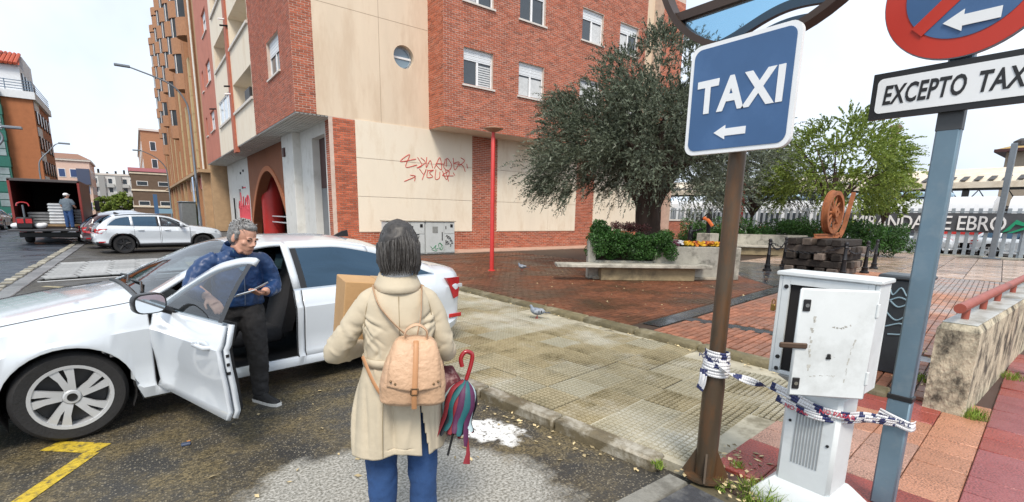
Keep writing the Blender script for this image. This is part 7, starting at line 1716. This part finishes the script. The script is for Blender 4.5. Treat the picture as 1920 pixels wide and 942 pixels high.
for k in range(30):      # gathers above and below the belt
    u = fr3.uniform(-.4,.4); FL.append((u,1.03+fr3.choice((-.02,.02)),u+fr3.uniform(-.03,.03),1.03+fr3.choice((-1,1))*fr3.uniform(.05,.12),fr3.uniform(.005,.009),fr3.choice((-1,1))*fr3.uniform(.004,.009)))
for k in range(18):      # drag lines from the armpits and the strap
    sd = fr3.choice((-1,1)); FL.append((sd*fr3.uniform(.15,.24),1.26+fr3.uniform(-.05,.03),sd*fr3.uniform(.02,.1),1.12+fr3.uniform(-.05,.1),fr3.uniform(.006,.011),fr3.choice((-1,1))*fr3.uniform(.004,.009)))
for k in range(8): u = fr3.uniform(-.3,.3); FL.append((u-.06,fr3.uniform(1.08,1.2),u+.06,fr3.uniform(1.06,1.2),.009,fr3.uniform(-.006,.006)))
FF = Folds(FL)
cr_ = [(0,-.005,1.395,.074,.068),(0,-.005,1.375,.094,.078),(0,-.01,1.345,.124,.090),(0,-.012,1.29,.152,.106),(0,-.012,1.20,.162,.116),(0,-.008,1.08,.155,.110),(0,-.005,1.02,.158,.112),(-.004,0,.94,.176,.130),(-.008,0,.80,.196,.148),(-.012,0,.68,.208,.156),(-.015,.0,.585,.218,.162)]
cc = [[(-c[2],c[k]) for c in cr_] for k in (0,1,3,4)]
NA, NZ = 168, 110; rings = []
for i in range(NZ+1):
    z = 1.395+(.585-1.395)*i/NZ; cx,cy,rx,ry = [interp(c,-z) for c in cc]; ring = []
    for k in range(NA):
        a = 2*math.pi*k/NA-math.pi/2; u = ((a+math.pi/2+math.pi) % (2*math.pi)-math.pi)*(rx+ry)/2; d = FF(u,z) if z < 1.36 else 0
        fl_ = 1+.03*math.sin(5*a+1)*min(1,max(0,(.95-z)*2.5)); zz_ = z+(.010*math.sin(3*a)+.006*math.sin(7*a) if z < .62 else 0)
        ring.append((cx+(rx*fl_+d)*math.copysign(abs(math.cos(a))**.85,math.cos(a)), cy+(ry*fl_+d)*math.copysign(abs(math.sin(a))**.85,math.sin(a)), zz_))
    rings.append(ring)
fl = MB(); vcut = 11
for r_ in rings:
    for p_ in r_: fl.v.append(p_)
for i in range(NZ):
    z = 1.395+(.585-1.395)*i/NZ
    for k in range(NA):
        j = (k+1) % NA
        half = int(max(0,(.90-z)/.315*6))      # vent opens downwards
        if z < .90 and vcut-half*0 <= k <= vcut+half-1: continue
        fl.f.append((i*NA+k,i*NA+j,(i+1)*NA+j,(i+1)*NA+k)); fl.mi.append(0)
coat = fl.build('coat', m_coat, wt_, 179); md = coat.modifiers.new('sol','SOLIDIFY'); md.thickness = .006; md.offset = 0
def sleeve(pts, rad, seed, name='sleeve'):
    P = spline(pts, 16); m_ = len(P); n = 36; fs = random.Random(seed); FS = []
    Lt = sum((P[i+1]-P[i]).length for i in range(m_-1))
    for k in range(52):
        v0 = fs.uniform(.05,.95) if k > 14 else fs.gauss(.52,.12); u0 = fs.uniform(-3,3); am = fs.choice((-1,1))*fs.uniform(.003,.009); FS.append((u0*.055,v0*Lt,(u0+fs.uniform(.6,1.6))*.055,v0*Lt+fs.uniform(-.05,.05),fs.uniform(.0045,.009),am))
    F2 = Folds(FS); rg_ = []; N = None; ln = 0
    for i in range(m_):
        t_ = (P[min(i+1,m_-1)]-P[max(i-1,0)]).normalized()
        N = V((0,-1,0)) if N is None else N; N = (N-t_*N.dot(t_)).normalized(); B = t_.cross(N); f = i/(m_-1)*(len(rad)-1); a_ = int(min(f,len(rad)-2)); r_ = rad[a_]+(rad[a_+1]-rad[a_])*(f-a_)
        if i: ln += (P[i]-P[i-1]).length
        ring = []
        for k in range(n):
            an = 2*math.pi*k/n-math.pi; rr = r_+F2(an*.055,ln); ring.append(P[i]+(N*math.cos(an)+B*math.sin(an))*rr)
        rg_.append(ring)
    q_ = MB(); q_.loft(rg_); return q_
for pts_, rad_, sd_ in (([(-.075,-.008,1.335),(-.125,-.008,1.300),(-.180,-.008,1.225),(-.272,.012,1.090),(-.292,.055,1.045),(-.21,.17,1.03),(-.165,.215,1.03)],[.044,.056,.057,.052,.052,.047,.043],3),([(.075,-.008,1.335),(.125,-.008,1.300),(.168,-.008,1.225),(.205,-.01,1.095),(.225,.03,1.035),(.218,.12,1.01),(.214,.185,1.0)],[.044,.056,.056,.052,.052,.047,.043],7)):
    sleeve(pts_,rad_,sd_).build('sleeve', m_coat, coat, 179)
q = MB(); rg = [[(rx*math.cos(a),cy+ry*math.sin(a)-.0,z+.012*math.sin(a)) for a in [math.pi*.92+ (math.pi*1.16)*k/20 for k in range(21)]] for rx,ry,cy,z in ((.078,.072,-.002,1.385),(.076,.074,.0,1.425),(.081,.081,.0,1.427),(.098,.100,-.005,1.388),(.110,.112,-.005,1.362))]
q.loft(rg, closed=False); co_ = q.build('collar', m_coat, coat, 60); md = co_.modifiers.new('s','SOLIDIFY'); md.thickness = .006; md.offset = 0
q = MB()
for k in range(NA+1):
    pass
rg = [[(.166*math.copysign(abs(math.cos(a))**.85,math.cos(a)), -.005+.120*math.copysign(abs(math.sin(a))**.85,math.sin(a)), z) for a in [2*math.pi*k/40 for k in range(40)]] for z in (1.005,1.045)]
q.loft(rg, cap=False); bl_ = q.build('belt', m_coat, coat, 60); md = bl_.modifiers.new('s','SOLIDIFY'); md.thickness = .008; md.offset = 0
q = MB(); q.tube(spline([(.0,-.112,1.34),(.0,-.131,1.2),(0,-.121,1.06)],6), .0022, 5); q.tube(spline([(-.07,-.128,.98),(-.085,-.165,.8),(-.09,-.165,.6)],6), .0022, 5); q.tube(spline([(.11,-.085,1.28),(.11,-.10,1.2),(.095,-.10,1.06)],6), .002, 5); q.tube(spline([(-.118,-.075,1.31),(-.07,-.106,1.27),(0,-.122,1.262),(.07,-.106,1.27),(.118,-.075,1.31)],6), .0018, 5)
for sx_ in (-1,1): q.tube(spline([(sx_*.118,-.058,1.335),(sx_*.138,-.072,1.29),(sx_*.150,-.072,1.22),(sx_*.150,-.06,1.16)],6), .002, 5)
q.build('seam', mat('seam_brown', (.30,.24,.15), .8), coat)
q = MB()
for sx in (-1,1):
    q2 = [(sx*.085,0,.82),(sx*.098,.005,.55),(sx*.10,-.01,.3),(sx*.102,-.015,.06)]; limb(q, q2, [.092,.078,.068,.072], 16, 6)
jeans = remesh_obj('jeans', q, m_jean, wt_, .011, 2, (.016,.06))
for sx in (-1,1): shoe(wt_, (sx*.10,-.02,0), 0, 1., m=mat('brown_shoe', (.06,.03,.02), .5), sole=m_shoe)
q = MB(); torso(q, [(0,-.005,1.39,.070,.062),(0,.0,1.43,.064,.06),(0,.004,1.452,.062,.058)]); q.build('shirt_collar', mat('white_cotton', (.68,.68,.68), .8), wt_, 60)
def attach_world(o, par):      # keep as own top-level thing but posed in the person's frame
    o.location = par.location; o.rotation_euler = par.rotation_euler
# cardboard box hugged to the chest
bx_ = thing('cardboard_box', 'brown cardboard box hugged by the person in the beige coat', 'box', WP, -.40); m_card = mat('cardboard', (.46,.28,.13), .8, var=.08, scale=6, bump=.1, bscale=60)
q = MB(); q.cbox(-.20,.20,-.13,.13,-.19,.19,.004); BMx = Matrix.Translation((-.10,.335,1.165)) @ Matrix.Rotation(R(6),4,'Y') @ Matrix.Rotation(R(14),4,'Z'); q.xf(BMx); q.build('carton', m_card, bx_)
q = MB(); q.box(-.025,.025,-.132,.132,.1905,.1915); q.box(-.025,.025,-.1325,-.131,-.19,.1905); q.xf(BMx); q.build('packing_tape', mat('packing_tape', (.40,.25,.12), .35), bx_)
q = MB(); q.tube([(-.15,-.1315,-.02),(-.14,-.1315,-.04),(-.13,-.1315,-.02)], .004, 5); q.tube([(-.14,-.1315,-.04),(-.14,-.1315,-.065)], .004, 5); q.tube([(-.02,-.1315,-.12),(0,-.1315,-.145),(.02,-.1315,-.12)], .004, 5); q.tube([(0,-.1315,-.145),(0,-.1315,-.17)], .004, 5); q.xf(BMx); q.build('printed_mark', m_trim, bx_)
# tan leather backpack
bp = thing('backpack', 'tan leather backpack with flap and buckle strap on the beige coat', 'backpack', WP, -.40); m_lea = mat('tan_leather', (.54,.35,.22), .5, var=.14, scale=7, bump=.35, bscale=45); m_lea2 = mat('tan_leather_dark', (.44,.22,.10), .5, var=.12, scale=7)
BP = Matrix.Translation((.055,-.205,1.012)) @ Matrix.Diagonal((.95,1,.9,1)) @ Matrix.Rotation(R(4),4,'Y')
q = MB(); torso(q, [(0,0,-.155,.125,.050),(0,-.005,-.135,.150,.066),(0,-.008,-.05,.150,.072),(0,0,.05,.132,.066),(0,.012,.12,.108,.052),(0,.02,.165,.085,.034),(0,.025,.178,.06,.02)], 28, .55); q.xf(BP); remesh_obj('bag', q, m_lea, bp, .008, 2, (.010,.07))
q = MB(); rg = []
for (z,w_,y_) in ((.172,.075,-.01),(.15,.095,-.030),(.10,.108,-.052),(.03,.118,-.074),(-.045,.122,-.088),(-.058,.120,-.088)):
    rg.append([(w_*f, y_+.020*abs(f)**2.5, z-.006*math.cos(f*3)) for f in [-1+2*k/12 for k in range(13)]])
q.loft(rg, closed=False); q.xf(BP); f_ = q.build('flap', m_lea, bp, 60); md = f_.modifiers.new('s','SOLIDIFY'); md.thickness = .006
q = MB(); q.tube([BP @ V(p) for p in spline([(0,-.02,.165),(0,-.040,.14),(0,-.072,.06),(0,-.096,-.04),(0,-.096,-.09),(.004,-.088,-.15)],5)], .011, 8, flat=.3, upv=(1,0,0)); q.build('buckle_strap', m_lea2, bp, 60)
q = MB(); q.tube([BP @ V(p) for p in ((-.016,-.102,-.075),(.016,-.102,-.075),(.016,-.102,-.045),(-.016,-.102,-.045),(-.016,-.102,-.075))], .003, 5); q.build('buckle', mat('antique_brass', (.16,.11,.06), .4, metal=.8), bp)
for sx in (-1,1):
    for dx in (.085,.105): q = MB(); q.lathe([(.001,-.008),(.005,-.006),(.006,0)], (0,0,0), 8, axis='y'); q.xf(BP @ Matrix.Translation((sx*dx,-.088+.012,-.03+(.012 if dx > .09 else 0)))); q.build('rivet', mat('antique_brass',(0,0,0)), bp)
q = MB(); q.tube([BP @ V(p) for p in spline([(-.05,.0,.165),(-.045,-.012,.215),(0,-.018,.245),(.045,-.012,.215),(.05,0,.165)],5)], .011, 8, flat=.45, upv=(0,1,0)); q.build('top_handle', m_lea, bp, 60)
q = MB(); q.tube(spline([(.030,-.165,1.17),(-.03,-.152,1.23),(-.085,-.120,1.30),(-.108,-.05,1.362),(-.10,.04,1.35)],6), .016, 8, flat=.25, upv=(0,-1,.3)); q.build('shoulder_strap', m_lea, bp, 60)
q = MB(); q.tube(spline([(.075,-.165,1.17),(.092,-.148,1.24),(.100,-.112,1.31),(.106,-.05,1.362),(.10,.04,1.35)],6), .013, 8, flat=.25, upv=(0,-1,.3)); q.build('shoulder_strap', m_lea, bp, 60)
q = MB(); q.tube(spline([(-.07,-.19,.88),(-.12,-.15,.96),(-.165,-.08,1.06)],5), .010, 8, flat=.3); q.build('lower_strap', m_lea2, bp, 60)
# folded striped umbrella hanging from the forearm, burgundy bag
um = thing('folded_umbrella', 'folded umbrella with striped ruffled canopy and red hooked handle', 'umbrella', WP, -.40); UM = Matrix.Translation((.285,-.03,.78)) @ Matrix.Rotation(R(14),4,'Y') @ Matrix.Rotation(R(-6),4,'X')
q = MB(); q.tube([UM @ V(p) for p in spline([(-.03,.0,.18),(-.045,0,.22),(-.03,0,.255),(.005,0,.25),(.012,0,.20),(.006,0,.12)],6)], .011, 10); q.build('handle', mat('red_lacquer', (.30,.012,.018), .25, coat=.6), um, 60)
q = MB(); q.tube([UM @ V(p) for p in ((.006,0,.13),(0,0,-.27))], .006, 8); q.build('shaft', m_trim, um)
stripes = [mat('stripe_teal', (.010,.105,.12), .6, var=.2), mat('stripe_plum', (.085,.016,.065), .6, var=.2), mat('stripe_black', (.015,.018,.025), .6), mat('stripe_red', (.22,.016,.026), .6), mat('stripe_pale', (.40,.52,.55), .6)]
for k in range(26):
    a = 2*math.pi*k/26; cx_, sy_ = math.cos(a), math.sin(a); rr3 = random.Random(k); o1 = rr3.uniform(.85,1.15); tipz = -.165+rr3.uniform(-.04,.05)
    q = MB(); q.tube([UM @ V(p) for p in spline([(.010*cx_,.010*sy_,.115),(.055*o1*cx_,.046*o1*sy_,.07),(.075*o1*cx_+.012*math.sin(k),.06*o1*sy_,.0),(.068*o1*cx_,.055*o1*sy_,-.08),(.095*o1*cx_,.07*o1*sy_,tipz)],4)], [.010,.015,.017,.018,.018,.019,.018,.018,.019,.018,.017,.018,.017,.016,.016,.014,.008], 8, flat=.32, upv=(-sy_,cx_,.15*math.sin(k*2.3))); q.build('pleat', stripes[(k*3+k//4)%5 if k%7 else 2], um, 60)
q = MB(); q.tube([UM @ V(p) for p in ((.065,-.05,-.15),(.085,-.055,-.23),(.088,-.055,-.28))], [.004,.010,.018], 8, flat=.3); q.build('strap', stripes[3], um, 60)
bg_ = thing('shopping_bag', 'dark red patterned bag hanging behind the folded umbrella', 'bag', WP, -.40); q = MB(); torso(q, [(.215,.06,.585,.115,.05),(.218,.06,.66,.130,.06),(.220,.08,.82,.11,.045),(.222,.11,.93,.05,.02)], 20, .7)
remesh_obj('bag', q, mat('burgundy_cloth', (.10,.008,.014), .6, var=.25, scale=6, dirt=((.45,.30,.28),.75,22)), bg_, .01, 2, (.012,.06)); q = MB(); q.tube([(.222,.11,.92),(.216,.19,.985),(.215,.235,.98)], .006, 6); q.build('handle', mat('burgundy_plain', (.12,.01,.016), .6), bg_, 60)
# ======== man leaning out of the car
MP = V((.675,4.64,0)); mp_ = thing('person', 'man in a blue jacket leaning out of the open car door with papers', 'person', MP, math.pi+.12)
b = MB(); HM = Matrix.Translation((.020,.17,1.48)) @ Matrix.Rotation(R(26),4,'Z') @ Matrix.Rotation(R(-17),4,'X') @ Matrix.Rotation(R(-5),4,'Y'); head(b, HM, 1.12)
limb(b, [(.05,.06,1.30),(.045,.09,1.37),(.025,.13,1.42)], [.075,.068,.064])
torso(b, [(.03,-.08,.86,.15,.11),(.04,-.05,1.0,.15,.11),(.055,.0,1.15,.17,.12),(.06,.04,1.28,.18,.10),(.055,.06,1.35,.09,.07)])
limb(b, [(.25,.04,1.29),(.37,.07,1.11),(.33,.24,1.03)], [.055,.046,.034]); limb(b, [(-.13,.06,1.29),(-.20,.06,1.07),(-.08,.27,1.035)], [.055,.046,.034])
limb(b, [(-.03,-.07,.86),(-.045,.03,.48),(-.055,.02,.09)], [.10,.068,.045]); limb(b, [(.10,-.08,.86),(.17,-.12,.62),(.18,-.34,.40)], [.10,.07,.05])
hand(b, (.325,.245,1.03), (-.25,.8,-.5), (-.2,-.5,-.85), .9, 1.1, -1); hand(b, (-.075,.275,1.035), (.75,.55,.05), (.1,.15,1), .75, 1.1, -1)
remesh_obj('body', b, m_skin, mp_, .0065, 2); face_parts(HM, mp_, 1.12, m_brow)
q = MB(); q.ell((0,-.03,.045),(.083,.092,.085),16,12); q.ell((0,-.055,.0),(.079,.066,.082),16,12); q.ell((0,.028,.088),(.058,.050,.036),14,9)
for sx in (-1,1): q.tube([(sx*.072,.012,.045),(sx*.0745,.010,.0),(sx*.0735,.008,-.02)], [.018,.014,.008], 8)
q.xf(HM @ Matrix.Scale(1.12,4)); mh = remesh_obj('hair', q, m_hair_g, mp_, .008, 2, (.008,.015))
def crop(rs):
    a = rs.uniform(0,6.283); el = rs.uniform(.1,1.45); x = .085*math.cos(a)*math.cos(el); y = -.028+.095*math.sin(a)*math.cos(el); z = .045+.088*math.sin(el)
    if y > .05 and z < .10: y = .04; z = .115
    return [(x,y,z),(x*1.03+.004,y+.010,z+.006),(x*1.04+.012,y+.022,z+.002)], rs.uniform(.002,.0035)
strands('hair_strands', mh, mat('hair_silver', (.42,.42,.41), .5), crop, 150, .1, HM @ Matrix.Scale(1.12,4), 5); strands('hair_strands', mh, m_brow, crop, 110, .1, HM @ Matrix.Scale(1.12,4), 6)
q = MB(); torso(q, [(.03,-.075,.895,.190,.150),(.03,-.07,.93,.190,.155),(.04,-.045,1.02,.190,.156),(.05,-.01,1.13,.192,.148),(.06,.03,1.24,.194,.130),(.06,.05,1.31,.165,.105),(.055,.065,1.365,.115,.088),(.052,.085,1.40,.088,.078)], 24, .8)
limb(q, [(.20,.04,1.30),(.29,.045,1.25),(.385,.06,1.12),(.385,.11,1.065),(.345,.22,1.03)], [.075,.076,.070,.065,.048], 16, 5); limb(q, [(-.09,.06,1.30),(-.16,.055,1.24),(-.215,.05,1.09),(-.20,.11,1.04),(-.10,.255,1.035)], [.075,.076,.070,.064,.047], 16, 5)
q.ell((.20,.045,1.29),(.08,.075,.06),12,8); q.ell((-.09,.06,1.29),(.08,.075,.06),12,8)
jk = remesh_obj('jacket', q, m_navy, mp_, .0085, 2, (.026,.075))
q = MB(); rg = [[(.05+rx*math.cos(a),cy+ry*math.sin(a),z-.030*math.sin(a)) for a in [math.pi*.62-2*math.pi*.80*k/20 for k in range(21)]] for rx,ry,cy,z in ((.080,.072,.09,1.375),(.092,.085,.085,1.425),(.098,.09,.08,1.42),(.125,.11,.07,1.355))]
q.loft(rg, closed=False); c_ = q.build('collar', m_navy, jk, 60); md = c_.modifiers.new('s','SOLIDIFY'); md.thickness = .006
q = MB(); q.tube(spline([(.045,.172,1.33),(.04,.168,1.2),(.032,.118,1.0),(.03,.085,.91)],5), .004, 6); q.build('zip', mat('zip_steel', (.15,.2,.3), .4, metal=.5), jk)
q = MB(); q.prism([(-.02,1.385),(.11,1.385),(.07,1.22),(.04,1.20)], lambda a,c_: (a,.10+.0,c_), lambda a,c_: (a,.182-(c_-1.2)*.12,c_)); q.build('shirt', m_teal, mp_)
q = MB(); limb(q, [(-.03,-.07,.92),(-.045,.0,.70),(-.05,.035,.47),(-.055,.02,.25),(-.055,.02,.07)], [.125,.105,.085,.075,.068], 16, 5); limb(q, [(.10,-.08,.92),(.15,-.10,.68),(.175,-.18,.54),(.18,-.32,.42)], [.125,.105,.085,.07], 16, 5); torso(q, [(.035,-.075,.80,.150,.125),(.035,-.075,.95,.165,.135)]); remesh_obj('trousers', q, m_blk, mp_, .011, 2, (.02,.06))
shoe(mp_, (-.06,.06,0), R(22), 1.08); shoe(mp_, (.18,-.36,.31), 0, 1.05)
pp = thing('paper_slip', 'white folded paper held by the man in the blue jacket', 'paper', MP, math.pi+.12); q = MB(); q.cbox(-.05,.10,-.05,.05,-.003,.003,.001); PM = Matrix.Translation((.065,.345,1.055)) @ Matrix.Rotation(R(12),4,'Y') @ Matrix.Rotation(R(18),4,'X'); q.xf(PM); q.build('sheet', mat('paper_pale', (.62,.68,.74), .6, dirt=((.3,.38,.5),.5,30)), pp)
ph = thing('mobile_phone', 'dark phone held above the white paper by the man', 'phone', MP, math.pi+.12); q = MB(); q.cbox(-.07,.07,-.036,.036,-.005,.005,.003); PH = Matrix.Translation((-.015,.35,1.092)) @ Matrix.Rotation(R(24),4,'Y') @ Matrix.Rotation(R(20),4,'X') ; q.xf(PH); q.build('case', mat('phone_grey', (.25,.27,.29), .3, metal=.5), ph, 40); q = MB(); q.box(-.064,.064,-.032,.032,.0052,.006); q.xf(PH); q.build('screen', m_trim, ph)
# ======== worker on the tail lift
wk = thing('person', 'worker in grey blue shirt, jeans and white cap standing on the tail lift', 'person', (-2.50,30.45,.70), -.5)
b = MB(); K = Matrix.Translation((0,.02,1.50)) @ Matrix.Rotation(R(-40),4,'Z'); head(b, K, 1.0); limb(b, [(0,0,1.32),(0,.01,1.42)], [.06,.055]); limb(b, [(-.17,0,1.32),(-.24,0,1.05),(-.18,.18,.92)], [.05,.042,.032]); limb(b, [(.17,0,1.32),(.24,.05,1.06),(.17,.25,.98)], [.05,.042,.032]); torso(b, [(0,0,.8,.14,.1),(0,0,1.1,.14,.1),(0,0,1.33,.16,.08)])
for sx in (-1,1): limb(b, [(sx*.09,0,.84),(sx*.095,0,.46),(sx*.10,0,.08)], [.085,.06,.04])
hand(b, (-.18,.18,.92), (.3,.8,-.3), (.8,0,0), .6, 1., 1); hand(b, (.17,.25,.98), (-.3,.8,0), (-.8,0,0), .6, 1., -1); remesh_obj('body', b, m_skin, wk, .008, 2)
q = MB(); torso(q, [(0,0,.82,.175,.14),(0,0,1.0,.185,.145),(0,0,1.2,.195,.14),(0,0,1.33,.17,.11),(0,0,1.39,.08,.07)], 20, .8); limb(q, [(-.16,0,1.32),(-.22,0,1.2),(-.245,0,1.1)], [.075,.075,.07]); limb(q, [(.16,0,1.32),(.22,.02,1.2),(.24,.045,1.1)], [.075,.075,.07]); remesh_obj('shirt', q, cloth('grey_blue_shirt', (.11,.145,.18), .85), wk, .014, 2, (.02,.06))
q = MB()
for sx in (-1,1): limb(q, [(sx*.085,0,.88),(sx*.095,0,.5),(sx*.10,0,.07)], [.11,.085,.07])
torso(q, [(0,0,.78,.16,.12),(0,0,.9,.17,.13)]); remesh_obj('jeans', q, m_jean, wk, .014, 2, (.02,.06))
for sx in (-1,1): shoe(wk, (sx*.10,.0,0), 0, 1.)
q = MB(); q.ell((0,-.01,.055),(.092,.108,.075),16,10); q.ell((0,.10,.045),(.06,.055,.012),12,6); q.xf(K); remesh_obj('cap', q, mat('white_cap', (.72,.73,.75), .8), wk, .009, 2)
q = MB(); q.ell((0,-.045,-.01),(.085,.07,.06),14,9); q.xf(K); q.build('hair', m_hair_d, wk, 60)
